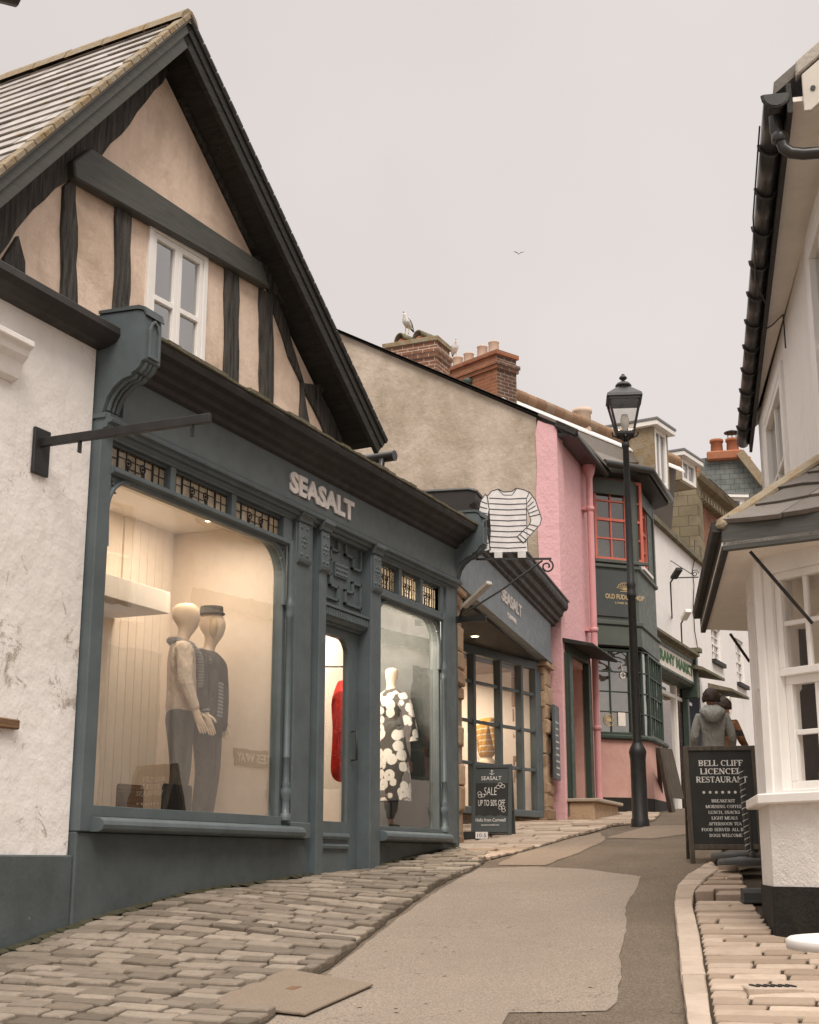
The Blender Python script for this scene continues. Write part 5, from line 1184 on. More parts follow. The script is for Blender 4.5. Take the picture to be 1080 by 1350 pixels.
du0, du1 = PF.at(751, 950)[0], PF.at(772, 950)[0]
MB().rect(PF, .0, 2.5, .2, 3.45, -.3, -.02, [(du0, du1, .2, 3.2)]).build('lower_wall', M['pink2'], PKH)
MB().box(PF, du0, du1, -.75, -.7, .2, 3.3).box(PF, du0 - .02, du0, -.7, -.3, .2, 3.3).box(PF, du1, du1 + .02, -.7, -.3, .2, 3.3).build('door_recess', M['pink2'], PKH)
MB().box(PF, du0 + .005, du1 - .005, -.7, -.68, .7, 1.15).build('recess_plinth', M['black'], PKH)
mb = MB(); mb.box(PF, du0 - .24, du0, -.05, .08, .3, 3.3); mb.box(PF, du1, du1 + .22, -.05, .08, .7, 3.3); mb.box(PF, du0 - .24, du1 + .22, -.05, .07, 3.3, 3.45); mb.box(PF, du0 - .30, du0 - .24, .0, .05, .7, 3.3)
mb.build('door_frame', M['dgreen'], PKH, bev=.01)
mb = MB(); zc = PF.at(745, 812, .1)[1]
mb.mould(PF, [(-.02, 3.46), (.50, 3.36), (.52, 3.38), (.50, 3.41), (-.02, 3.53)], du0 - .36, du1 + .4); mb.build('door_canopy', M['dark'], PKH, bev=.006)
mb = MB(); mb.box(PF, du0 - .30, du1 + .45, .0, .42, .3, G(22.5, 7) + .24); mb.build('doorstep', M['stone'], PKH, bev=.02)
MB().box(PF, du0 - .35, du1 + .5, -.02, .5, G(22.5, 7) + .24, G(22.5, 7) + .29).build('doorstep_slab', M['kerb'], PKH, bev=.01)
# roof and eaves
mb = MB(); q = [V((21.42, 6.62, zv(6.62) + .0)), V((28, 6.9, zv(6.62) + .0)), V((28, yr, zv(yr) + .0)), V((21.42, yr, zv(yr) + .0))]
mb.prism(q, (0, 0, .05)); mb.prism([V((21.42, yr, zv(yr))), V((28, yr, zv(yr))), V((28, yr + 4.5, zv(yr) - 2.4)), V((21.42, yr + 4.5, zv(yr) - 2.4))], (0, 0, .1)); rf = mb.build('roof', M['dslate'], PKH)
mb = MB(); mb.bar(V((21.47, 7.2, zv(7.2) + .02)), V((21.47, yr, zv(yr) + .02)), .10, .04); mb.build('verge_board', M['dark'], PKH)
MB().bar(V((21.46, 6.9, zv(6.9) - .0)), V((21.46, 6.55, zv(6.5) + .02)), .08, .1).build('eaves_end', M['dark'], PKH)
mb = MB(); g0 = PF.p(.0, .30, 6.92); g1 = PF.p(2.6, .30, 6.92)
mb.tube([g0, g1], .06, 10); mb.bar(PF.p(.0, .12, 6.95), PF.p(2.6, .12, 6.95), .26, .06); mb.build('gutter', M['gutter'], PKH)
# pink downpipe with hopper
hu = PF.at(776, 605, .12)[0]
mb = MB(); hz = PF.at(776, 600, .12)[1]
mb.lathe(PF.p(hu, .12, 0), [(.06, hz - .45), (.07, hz - .4), (.09, hz - .36), (.15, hz - .08), (.17, hz - .06), (.17, hz)], 10)
mb.tube([PF.p(hu, .12, hz - .42), PF.p(hu, .12, .95)], .058, 10)
for z in (hz - 1.0, 3.95, 2.25): mb.lathe(PF.p(hu, .12, z), [(.06, -.04), (.075, -.035), (.075, .035), (.06, .04)], 10); mb.box(PF, hu - .12, hu + .12, -.02, .06, z - .03, z + .03)
mb.build('downpipe', M['pinkpipe'], PKH)
# corner bay, upper storey
O1 = Fr(23.99, 7.29, -43.4); O2 = Fr(24.83, 6.5, 5); O3 = Fr(26.82, 6.67, 52)
zt_ = O1.at(815, 606)[1]; zw1 = O1.at(786, 629)[1]; zw0 = O1.at(790, 737)[1]; zs1 = O1.at(787, 748)[1]; zs0 = O1.at(790, 822)[1]; zb_ = O1.at(792, 850)[1]
a, b = O1.at(784, 680)[0], O1.at(848, 680)[0]; a = max(.08, a)
mb = MB(); mb.rect(O1, 0, 1.15, zs0, 6.95, -.2, 0, [(a, b, zw0, zw1)]); mb.rect(O2, 0, 2.0, zs0, 6.95, -.2, 0, [(.45, 1.35, zw0, zw1)]); mb.rect(O3, 0, 1.2, zs0, 6.95, -.2, 0)
mb.build('bay_wall', M['green'], PKH, bev=.006)
window(O1, PKH, a, b, zw0, zw1, -.02, 3, 4, M['red'], .06, .03, .1, 'glassd', 'roommid', .6, 1, name='sash_window')
window(O2, PKH, .45, 1.35, zw0, zw1, -.02, 3, 4, M['red'], .06, .03, .1, 'glassd', 'roommid', .6, 1, name='sash_window')
MB().box(O1, a - .05, b + .05, .0, .07, zw0 - .06, zw0).build('window_sill', M['green'], PKH, bev=.006)
MB().box(O2, .4, 1.4, .0, .07, zw0 - .06, zw0).build('window_sill', M['wpaint'], PKH, bev=.006)
for O, L in ((O1, 1.15), (O2, 2.0)):
    MB().box(O, -.0, .10, .0, .03, zs1 + .08, 6.9).box(O, L - .12, L, .0, .03, zs1 + .08, 6.9).box(O, .1, L - .12, .0, .025, 6.62, 6.9).build('corner_post', M['green'], PKH, bev=.005)
    MB().mould(O, [(0, zs1), (.05, zs1 + .02), (.05, zs1 + .07), (0, zs1 + .09)], -.03, L + .03).build('string_course', M['green'], PKH)
    MB().mould(O, [(0, zs0 - .03), (.06, zs0 - .0), (.06, zs0 + .05), (0, zs0 + .08)], -.04, L + .04).build('string_course', M['green'], PKH)
sp_ = MB().box(O1, .12, 1.02, .0, .03, zs0 + .14, zs1 - .05).build('sign_panel', M['panel'], PKH, bev=.006)
x0, x1 = O1.at(797, 786)[0], O1.at(848, 786)[0]; zz0, zz1 = O1.at(797, 789)[1], O1.at(797, 782.5)[1]
text('OLD FUDGE SHOP', O1, x0, x1, zz0, zz1, .03, M['gold'], sp_, .006, .02)
text('LYME REGIS', O1, x0 + .2, x1 - .2, zz0 - .085, zz0 - .05, .03, M['gold'], sp_, .004, .01)
mb = MB(); uc = (x0 + x1) / 2; zc = zz1 + .08
for i in range(9):
    an = R(20 + i * 17.5); mb.bar(O1.p(uc, .034, zc), O1.p(uc + .15 * math.cos(an), .034, zc + .13 * math.sin(an)), .006, .009)
pts = [(uc + .16 * math.cos(R(12 + i * 8.7)) * (1 + .06 * math.cos(i * 2.2)), zc + .14 * math.sin(R(12 + i * 8.7)) * (1 + .06 * math.cos(i * 2.2))) for i in range(19)]
for p, q in zip(pts, pts[1:]): mb.bar(O1.p(p[0], .034, p[1]), O1.p(q[0], .034, q[1]), .006, .01)
mb.bar(O1.p(uc - .09, .034, zc - .02), O1.p(uc + .09, .034, zc - .02), .006, .012); mb.build('shell_emblem', M['gold'], sp_)
# skirt below the bay and its underside
plan = lambda w: [O1.p(-.0, w, 0), O1.p(1.15 + w * .45, w, 0), O2.p(2.0 + w * .4, w, 0), O3.p(1.1, w, 0)]
mb = MB()
for O, L in ((O1, 1.15), (O2, 2.0), (O3, 1.2)): mb.ext(O, [(0, zb_), (L, zb_), (L + .01, zs0 - .03), (0, zs0 - .03)], -.2, .03)
mb.build('bay_skirt', M['green'], PKH, bev=.006)
base = [p + V((0, 0, zb_ - .02)) for p in plan(.0)] + [V((27.4, 8.2, zb_ - .02)), V((23.9, 7.6, zb_ - .02))]
MB().prism(base, (0, 0, .03)).build('bay_soffit', M['dark'], PKH)
base = [p + V((0, 0, 6.95)) for p in plan(.30)] + [V((27.7, 8.6, 6.95)), V((23.6, 7.6, 6.95))]
mb = MB(); mb.prism(base, (0, 0, .12)); mb.build('bay_eaves', M['dark'], PKH, bev=.01)
mb = MB(); gp = plan(.36); mb.tube([p + V((0, 0, 7.06)) for p in [PF.p(2.3, .34, 0)] + gp[1:]], .07, 8); mb.build('bay_gutter', M['gutter'], PKH)
mb = MB(); top = [V((23.8, 9.0, 8.3)), V((27.5, 9.2, 8.3))]; e_ = [p + V((0, 0, 7.08)) for p in plan(.32)]
mb.add(e_[:3] + top + [e_[3]] + [V((23.6, 7.7, 7.35))], [(0, 1, 3), (1, 2, 4, 3), (2, 5, 4), (0, 3, 6)]); mb.build('bay_roof', M['dslate'], PKH)
# ground floor bow window with pink base
zL1, zL0 = zb_ - .05, O1.at(800, 968)[1]
fac = []; p0 = V((24.0, 7.32)); 
for deg, L in ((-43, .98), (-26, .30), (-9, .30), (5, 1.45)):
    F = Fr(p0.x, p0.y, deg); fac.append((F, L)); p0 = p0 + F.d.xy * L
for i, (F, L) in enumerate(fac):
    nx = (2, 1, 1, 5)[i]
    window(F, PKH, .0 if i else .1, L, zL0, zL1, .0, nx, 4, M['dgreen'], .05 if i in (0, 3) else .02, .022, .08, 'glassr', 'roommid' if i == 0 else 'roommid', .5, name='bow_window')
    if i == 0: MB().box(F, -.12, .1, -.1, .03, zL0, zL1).build('window_post', M['dgreen'], PKH, bev=.005)
    MB().mould(F, [(-.1, zL0 - .09), (.05, zL0 - .09), (.08, zL0 - .06), (.08, zL0 - .02), (.05, zL0), (-.1, zL0)], -.01 if i else -.12, L + .01).build('bow_sill', M['dgreen'], PKH)
    MB().box(F, -.02, L + .005, -.3, -.004, 1.12 + .0, zL0 - .09).build('bow_base', M['pink2'], PKH)
    MB().box(F, -.02, L + .005, -.3, .004, .4, 1.12).build('base_plinth', M['black'], PKH)
MB().box(fac[0][0], -.5, -.02, -.3, -.02, .4, zL1).build('bow_return', M['pink2'], PKH)
F = fac[0][0]
mb = MB()
def ring(F, u, z, r, th, w=.012, n=20):
    for i in range(n):
        a, b = 2 * math.pi * i / n, 2 * math.pi * (i + 1) / n; mb.bar(F.p(u + r * math.cos(a), w, z + r * math.sin(a)), F.p(u + r * math.cos(b), w, z + r * math.sin(b)), .004, th)
uq, zq = F.at(804, 949); ring(F, uq, zq, .10, .016, -.02); ring(F, uq, zq, .075, .008, -.02); mb.box(F, uq - .06, uq + .06, -.022, -.018, zq - .03, zq + .03); mb.box(F, uq - .05, uq + .05, -.022, -.018, zq + .04, zq + .05)
mb.build('window_sticker', M['gold'], PKH)
uq, zq = F.at(821, 948); MB().box(F, uq - .08, uq + .07, -.022, -.018, zq - .12, zq + .12).build('window_notice', M['bakew'], PKH)
uq, zq = F.at(822, 890); mb = MB(); ring(F, uq, zq, .05, .02, -.02); mb.bar(F.p(uq, -.02, zq + .05), F.p(uq - .02, -.02, zq + .2), .004, .012); mb.build('window_sticker', M['bakew'], PKH)
# chimneys belong to the roof
C1 = Fr(22.3, 10.55, -90)
def stack(name, F, u0, u1, w0, w1, z0, z1, m1, m2, mcap, over=.05):
    mb = MB(); P = [F.p(u, w, z) for z in (z0, z1) for (u, w) in ((u0, w0), (u1, w0), (u1, w1), (u0, w1))]
    mb.add(P, [(4, 5, 6, 7)], 0); mb.add(P, [(2, 3, 7, 6), (0, 1, 5, 4)], 0); mb.add(P, [(1, 2, 6, 5), (3, 0, 4, 7)], 1)
    for k, (a, b, o) in enumerate(((z1 - .30, z1 - .22, over * .6), (z1 - .22, z1 - .14, over), (z1 - .0, z1 + .09, over * .7))):
        Q = [F.p(u, w, z) for z in (a, b) for (u, w) in ((u0 - o, w0 - o), (u1 + o, w0 - o), (u1 + o, w1 + o), (u0 - o, w1 + o))]
        mb.add(Q, [(0, 3, 2, 1), (4, 5, 6, 7), (2, 3, 7, 6), (0, 1, 5, 4)], 0 if k < 2 else 2); mb.add(Q, [(1, 2, 6, 5), (3, 0, 4, 7)], 1 if k < 2 else 2)
    return mb.build(name, [m1, m2, mcap], PKH, bev=.006)
M['brickA'] = brick('pale_mortar_brick', -90, (.26, .12, .075), (.2, .10, .07), (.55, .46, .37))
M['brickB'] = brick('pale_mortar_brick_return', 0, (.26, .12, .075), (.2, .10, .07), (.55, .46, .37))
c1 = stack('chimney', C1, .08, 1.13, -.62, 0, 7.6, 9.30, M['brickA'], M['brickB'], M['lichen'], .05)
def at_u(F, x, y, w): return F.at(x, y, w)
for x in (535, 559):
    u, z = C1.at(x, 452, -.3); mb = MB(); c = C1.p(u, -.3, 9.39)
    mb.lathe(c, [(.15, 0), (.15, .10), (.135, .13), (.12, .13)], 14)
    mb.build('chimney_pot', M['terra'], c1)
    mb = MB(); half = [(.155 * math.cos(R(a)), .155 * math.sin(R(a)) * .95 + .10) for a in range(0, 181, 20)]
    n = len(half); ax = V((math.cos(R(-30)), math.sin(R(-30)), 0)); nn = V((-ax.y, ax.x, 0))
    outer = [c + nn * x + V((0, 0, z)) - ax * .16 for x, z in half] + [c + nn * x + V((0, 0, z - .04)) + ax * .2 for x, z in half]
    mb.add(outer, [(i, i + 1, n + i + 1, n + i) for i in range(n - 1)], 0, True); h = mb.build('half_round_cowl', M['moss'], c1, recalc=False); so = h.modifiers.new('s', 'SOLIDIFY'); so.thickness = .025
C2c = atr(655, 470, 26.6)
C2 = Fr(C2c.x, C2c.y, -115)
u_l = C2.at(585, 490)[0]; zt2 = C2.at(655, 463)[1]
c2 = stack('chimney', C2, u_l - .3, .0, -.55, 0, 7.4, zt2 - .06, M['brickC'], M['brickD'], M['brickC'], .06)
for i, x in enumerate((586, 603.5, 618, 636, 651)):
    u = C2.at(x, 460, -.27)[0]; c = C2.p(u, -.27, zt2 + .03); h = (.30, .30, .29, .33, .33)[i]
    MB().lathe(c, [(.115, 0), (.105, h - .03), (.115, h - .02), (.115, h), (.085, h), (.085, h - .1), (0, h - .1)], 14).build('chimney_pot', M['pot'], c2)
MB().lathe(C2.p(C2.at(618, 505)[0], .02, C2.at(618, 505)[1]), [(0, -.12), (.1, -.05), (.13, .03), (.06, .1), (0, .12)], 9).build('chimney_weed', M['dgreen'], c2)

# ---------------------------------------------------------------- street lamp
LX = atr(844.5, 1088, 18.0); gl_ = G(LX.x, LX.y)
zp = lambda y: atr(836, y, 18.0).z - gl_
SL = thing('street_lamp', 'tall black cast iron street lamp with a glazed four-sided lantern', 'street lamp', (LX.x, LX.y, gl_))
ORG[SL.name] = V((0, 0, 0))
O0 = V((0, 0, 0))
zt0 = zp(586); zc0 = zp(985)
MB().lathe(O0, [(.115, -.05), (.115, .08), (.10, .10), (.097, zc0 - .16), (.105, zc0 - .1), (.112, zc0 - .06), (.095, zc0 - .01), (.072, zc0 + .03), (.066, zc0 + .05)], 16).build('base', M['iron'], SL)
zk = zp(776)
MB().lathe(O0, [(0.0563, zc0 + .05), (0.0510, zk - .12), (0.0598, zk - .11), (0.0651, zk - .08), (0.0546, zk - .04), (0.0546, zk + .02), (0.0634, zk + .05), (0.0493, zk + .09), (0.0405, zt0 - .04), (0.0528, zt0 - .03), (0.0528, zt0 + .02), (0.0308, zt0 + .04), (0.0264, zt0 + .14)], 16).build('column', M['iron'], SL)
ang = R(18)
LF = Fr(0, 0, -72)
zb0, zb1, zr1 = zp(570), zp(531), zp(518)
lz0, lz1 = zp(572), zp(529)
mb = MB(); hb, ht = .105, .205
def crn(h, z): return [LF.p(x * h, y * h, z) for x, y in ((-1, -1), (1, -1), (1, 1), (-1, 1))]
cb, ct = crn(hb, lz0), crn(ht, lz1)
for i in range(4):
    mb.bar(cb[i], ct[i], .022, .022); mb.bar(cb[i], cb[(i + 1) % 4], .024, .03); mb.bar(ct[i], ct[(i + 1) % 4], .03, .04)
mb.box(LF, -hb, hb, -hb, hb, lz0 - .03, lz0 - .015)
for s in (-1, 1): mb.tube([LF.p(s * .03, 0, zt0 + .06), LF.p(s * .08, 0, zt0 + .10), LF.p(s * .11, 0, lz0 - .04), LF.p(s * .16, .0, lz0 - .02), LF.p(s * .17, 0, lz0 + .03)], .012, 6)
for s in (-1, 1): mb.tube([LF.p(0, s * .03, zt0 + .06), LF.p(0, s * .08, zt0 + .10), LF.p(0, s * .11, lz0 - .04)], .012, 6)
lan = mb.build('lantern', M['iron'], SL)
mb = MB()
k_ = .985
for i in range(4): j = (i + 1) % 4; mb.quad([cb[i] * 1, cb[j] * 1, ct[j] * 1, ct[i] * 1])
mb.build('lantern_glass', M['lampglass'], lan, recalc=False)
MB().lathe(V((0, 0, lz0)), [(.02, 0), (.03, .06), (.055, .12), (.06, .2), (.04, .27), (0, .28)], 12).build('bulb', M['blind'], lan)
mb = MB(); r0 = crn(.235, lz1 + .02); r1 = crn(.225, lz1 + .06); r2 = crn(.09, zp(512)); rr = r0 + r1 + r2
mb.add(rr, [(3, 2, 1, 0)] + [(a * 4 + i, a * 4 + (i + 1) % 4, a * 4 + 4 + (i + 1) % 4, a * 4 + 4 + i) for a in (0, 1) for i in range(4)] + [(8, 9, 10, 11)])
zz = zp(512); h_ = zp(492) - zz
mb.lathe(O0, [(.088, zz), (.088, zz + .12 * h_), (.11, zz + .17 * h_), (.105, zz + .25 * h_), (.08, zz + .38 * h_), (.04, zz + .46 * h_), (.022, zz + .5 * h_), (.022, zz + .56 * h_), (.05, zz + .66 * h_), (.055, zz + .72 * h_), (.04, zz + .82 * h_), (.02, zz + .9 * h_), (.022, zz + .95 * h_), (0, zz + h_)], 14)
mb.build('lantern_roof', M['iron'], SL)
# ---------------------------------------------------------------- bakery with green lettered fascia
BKF = Fr(27.6, 7.3, 1)
BK_ = thing('bakery', 'white bakery with green lettered fascia and cakes on shelves in its window', 'bakery', (29.5, 7.3, 1.1))
xe = BKF.at(924, 900)[0]
ftl, ftr, fbr, fbl = BKF.at(891, 858, .3), BKF.at(919, 873.5, .3), BKF.at(914.5, 901, .3), BKF.at(866, 871, .3)
fz1 = (ftl[1] + ftr[1]) / 2; fz0 = (fbl[1] + fbr[1]) / 2
wz = BKF.at(880, 680)[1]
MB().rect(BKF, -.6, xe, fz1, 7.25, -.35, 0).build('upper_wall', M['wfar'], BK_)
MB().rect(BKF, -.6, xe, .5, fz1, -.35, .0, [(.3, xe - .35, 1.0, fz0)]).build('shop_wall', M['wpaint'], BK_)
f_ = MB().box(BKF, -.4, fbr[0] + .1, .0, .28, fz0, fz1).build('fascia', M['bakew'], BK_)
MB().mould(BKF, [(0, fz0 - .14), (.24, fz0 - .12), (.30, fz0 - .05), (.30, fz0), (0, fz0)], -.4, fbr[0] + .2).build('fascia_moulding', M['dgreen'], BK_)
MB().mould(BKF, [(0, fz1), (.3, fz1), (.34, fz1 + .06), (.45, fz1 + .09), (.45, fz1 + .15), (0, fz1 + .22)], -.4, fbr[0] + .1).build('cornice', M['moss'], BK_)
MB().box(BKF, -.4, fbr[0] + .1, .281, .30, fz1 - .07, fz1).build('fascia_trim', M['dgreen'], BK_)
ue = fbr[0] + .1
MB().box(BKF, ue, ue + .22, 0, .36, fz0 - .35, fz1 + .22).build('console', M['dgreen'], BK_, bev=.02); MB().box(BKF, ue - .03, ue + .26, 0, .46, fz1 + .2, fz1 + .3).build('console_cap', M['moss'], BK_)
MB().box(BKF, ue + .02, ue + .2, 0, .12, .6, fz0 - .35).build('pilaster', M['dgreen'], BK_)
tl, tr = BKF.at(871, 870, .29), BKF.at(914, 890, .29)
text('RANY MARKT', BKF, tl[0], tr[0], fz0 + .12, fz1 - .14, .28, M['bgreen'], f_, .01, .04)
# glazed front
u0, u1 = .3, xe - .35
mb = MB(); um = BKF.at(893, 960)[0]
for u in (u0, um, u1): mb.box(BKF, u - .05, u + .05, -.12, .02, 1.0, fz0)
mb.box(BKF, u0, u1, -.1, .0, fz0 - .42, fz0 - .34); mb.box(BKF, u0, u1, -.14, .08, .96, 1.06); wf = mb.build('shop_window', M['wpaint'], BK_, bev=.006)
MB().quad([BKF.p(u0, -.05, 1.0), BKF.p(u1, -.05, 1.0), BKF.p(u1, -.05, fz0), BKF.p(u0, -.05, fz0)]).build('pane', M['glassc'], wf, recalc=False)
MB().box(BKF, u0 - .2, xe - .3, .0, .03, .5, .96).build('brick_base', M['brickF'], BK_)
mb = MB(); mb.box(BKF, u0 - .2, u1 + .2, -1.6, -1.5, .5, fz0); mb.box(BKF, u0 - .3, u0 - .2, -1.5, -.36, .5, fz0); mb.box(BKF, u1 + .1, u1 + .2, -1.5, -.36, .5, fz0); mb.box(BKF, u0, u1, -1.5, -.36, .7, .75); mb.build('shop_room', M['shroom'], BK_)
zr = BKF.at(880, 930, -.2)[1]
sb = MB().box(BKF, u0 + .05, um - .06, -.22, -.2, BKF.at(880, 928, -.2)[1], BKF.at(880, 908, -.2)[1]).build('hanging_board', M['bakew'], BK_)
ul, ur = BKF.at(871, 920, -.2)[0], BKF.at(886, 920, -.2)[0]; serif_z = BKF.at(880, 921, -.2)[1]
text('& Rolls', BKF, ul, ur, serif_z, serif_z + .16, -.2, M['hair'], sb, .006, .01)
for y in (952, 973, 990):
    z = BKF.at(885, y, -.5)[1]; MB().box(BKF, u0, um + .2, -.8, -.35, z - .04, z).build('shelf', M['shelf'], BK_)
    for k in range(5):
        u = u0 + .25 + k * (um - u0) / 5; tag(MB().lathe(BKF.p(u, -.55, z), [(.09, .002), (.12, .06), (.1, .12), (.05, .16), (0, .17)], 10, sx=1.2).build('bun', M['cake'], None), 'golden round bun on the %s shelf of the bakery window' % {952: 'top', 973: 'middle', 990: 'bottom'}[y], 'bun', 'buns on the %s bakery shelf' % {952: 'top', 973: 'middle', 990: 'bottom'}[y])
# leaning plank sign by the bakery
a_, b_ = gnd(886, 1071), gnd(873, 1069)
t = thing('leaning_sign', 'narrow wooden A-frame board seen edge-on between the pink house and the bakery', 'sign board', (a_.x, a_.y, G(a_.x, a_.y)))
za = G(a_.x, a_.y); r_ = math.hypot(a_.x, a_.y); tp = atr(869, 985, r_ - .2)
mb = MB(); mb.bar(V((a_.x, a_.y, za)), tp, .10, .09); mb.build('front_leg', M['oldwood'], t, bev=.01)
mb = MB(); mb.bar(V((b_.x, b_.y, G(b_.x, b_.y))), tp + V((.02, .03, -.02)), .08, .07); mb.build('rear_leg', M['oldwood'], t, bev=.01)
q = [V((a_.x, a_.y, za + .25)), tp]; MB().prism([q[0] + V((.05, -.0, 0)), q[1] + V((.05, 0, 0)), q[1] + V((.55, -.1, 0)), q[0] + V((.55, -.1, 0))], (.0, .04, 0)).build('board', M['oldwood'], t)
tag(MB().box(Fr(*gnd(788, 1062).xy, 0), -.15, .2, 0, .12, G(23.3, 6.8) + .0, G(23.3, 6.8) + .1).build('pet_bowl', M['bakew'], None, bev=.03), 'small white bowl on the flagstones at the pink house plinth', 'bowl')
# ---------------------------------------------------------------- white terrace beyond
WH = thing('white_terrace_house', 'far white rendered house with small sash windows and dark door hoods', 'house', (34, 7.4, 1.3))
WF = Fr(BKF.p(xe, 0, 0).x, BKF.p(xe, 0, 0).y, -.5)
zl_ = 7.2
wins = []
for (x0, y0), (x1, y1) in (((937, 822), (952, 876)), ((969, 840), (983, 905))):
    A, B = WF.at(x0, y0), WF.at(x1, y1); wins.append((A[0], B[0], B[1], A[1] - .0))
wins = [(a, b, min(c, d), max(c, d)) for a, b, c, d in wins]
MB().rect(WF, 0, 14, .5, 7.25, -.35, 0, wins).build('wall', M['wfar'], WH)
for w_ in wins:
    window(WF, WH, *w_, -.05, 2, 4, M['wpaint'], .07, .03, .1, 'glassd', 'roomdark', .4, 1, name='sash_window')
    MB().box(WF, w_[0] - .08, w_[1] + .08, 0, .1, w_[2] - .1, w_[2]).build('window_sill', M['dark'], WH)
def hood(x0, y0, x1, y1, dep=.7):
    A = WF.at(x0, y0, dep); B = WF.at(x1, y1, dep); z = (A[1] + B[1]) / 2
    MB().mould(WF, [(0, z + .12), (dep, z), (dep, z + .07), (0, z + .24)], A[0], B[0]).build('door_hood', M['moss'], WH, bev=.01)
    return A[0], B[0], z
h1 = hood(927, 882, 956, 899, .6); h2 = hood(966, 911, 988, 923, .6)
for a, b, z in (h1, h2): MB().box(WF, a + .15, b - .2, 0, .03, .8, z + .05).build('door', M['denim'] if z == h1[2] else M['dark'], WH, bev=.01)
for x, y in ((905, 750),):
    pass
# roofline and scrolled bracket on the white wall
MB().box(WF, -.2, 14, -.4, .12, 7.25, 7.36).build('coping', M['moss'], WH)
MB().box(BKF, -.7, xe - .205, -.4, .12, 7.25, 7.36).build('coping', M['moss'], BK_)
t = thing('sign_bracket', 'thin scrolled wire bracket high on the white wall right of the red windows', 'sign bracket', BKF.p(3.4, .2, 5.9))
Bq = Fr(*BKF.p(BKF.at(884, 762)[0], 0, 0).xy, -75); a0 = Bq.at(884, 762); a1 = Bq.at(921, 760); a2 = Bq.at(884, 739)
mb = MB(); mb.tube([Bq.p(a0[0], 0, a0[1]), Bq.p(a1[0], 0, a0[1] + .0)], .014, 6); mb.tube([Bq.p(a2[0], 0, a2[1]), Bq.p(a1[0] - .1, 0, a0[1] + .04)], .01, 6)
cu, cz = Bq.at(916, 756); mb.tube([Bq.p(cu + (.09 - .07 * i / 16) * math.cos(i * .6), 0, cz + (.09 - .07 * i / 16) * math.sin(i * .6)) for i in range(17)], .01, 6); mb.build('bracket', M['iron'], t)
for (x0, y0, x1, y1, lab) in ((898, 822, 908, 805, 'small cream swan-neck floodlight above the bakery sign'), (884, 768, 896, 750, 'dark strip floodlight beside the red bay window')):
    p0, p1 = BKF.p(*[BKF.at(x0, y0, .4)[0], .4, BKF.at(x0, y0, .4)[1]]), None
    p1u, p1z = BKF.at(x1, y1, .7); p1 = BKF.p(p1u, .7, p1z)
    t = thing('floodlight', lab, 'floodlight', p0); MB().bar(p0.lerp(p1, .35), p1, .14, .08).build('lamp_body', M['wpaint'] if x0 > 890 else M['dark'], t, bev=.01)
    MB().tube([BKF.p(BKF.at(x0, y0)[0], 0, p0.z - .45), p0 + V((0, 0, -.25)), p0, p0.lerp(p1, .4)], .018, 6).build('stem', M['iron'], t)
# things on the far pavement
t = thing('hanging_sign', 'small round white sign on an arm by the far dark door hood', 'hanging sign', WF.p(wins[1][0], .3, 3))
u, z = WF.at(962, 930, .5); MB().tube([WF.p(u, .5 - .02, z), WF.p(u, .5 + .02, z)], .22, 16).build('disc', M['bakew'], t); MB().bar(WF.p(u, 0, z + .26), WF.p(u, .6, z + .26), .03, .03).build('arm', M['iron'], t)
cz_ = [BKF.p(BKF.at(x, y, .03)[0], .03, BKF.at(x, y, .03)[1]) for x, y in ((916, 712), (915, 742), (913, 752), (915, 772), (914, 800), (916, 832), (921, 862))]
MB().tube(cz_, .012, 5).build('wall_cable', M['iron'], BK_)
# ---------------------------------------------------------------- brick building with a stone chimney, above the terrace
BF = Fr(33, 8.2, -3)
BB = thing('brick_building', 'tall red brick building with a corniced roofline and square stone chimney', 'building', (36, 8.4, 1.4))
c0, c1_ = BF.at(913, 641), BF.at(966, 679); zc = (c0[1] + c1_[1]) / 2
u0 = BF.at(906, 660)[0]
bw = [(BF.at(938, 690)[0], BF.at(947, 700)[0], zc - 2.6, zc - 1.2)]
MB().rect(BF, u0, u0 + 14, 3, zc - .25, -.35, 0, bw).build('wall', M['brickF'], BB)
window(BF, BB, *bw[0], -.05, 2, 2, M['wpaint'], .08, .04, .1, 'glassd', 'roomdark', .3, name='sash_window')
mb = MB().mould(BF, [(-.3, zc - .25), (.1, zc - .25), (.16, zc - .1), (.36, zc - .04), (.42, zc + .06), (.42, zc + .12), (-.3, zc + .2)], u0 - .1, u0 + 14)
for i in range(44): mb.box(BF, u0 + .05 + i * .3, u0 + .19 + i * .3, .0, .24, zc - .42, zc - .26)
mb.build('cornice', M['stonech'], BB)
MB().mould(BF, [(.44, zc + .121), (-3.2, zc + 2.2), (-3.2, zc + 2.0), (.3, zc + .05)], u0 + .7, u0 + 14).build('roof', M['dslate'], BB)
SC = Fr(*BF.p(u0 - .05, .25, 0).xy, -85); uL_, _ = SC.at(878, 650)
ch = MB().box(SC, uL_, .05, -1.0, 0, 3, SC.at(900, 632)[1]).build('chimney', M['stonech'], BB)
zq = SC.at(900, 632)[1]; MB().box(SC, uL_ - .1, .12, -1.1, .08, zq, zq + .15).box(SC, uL_ + .5, .12, -1.05, .05, zq + .15, zq + .35).build('chimney_cap', M['terra'], ch, bev=.03)

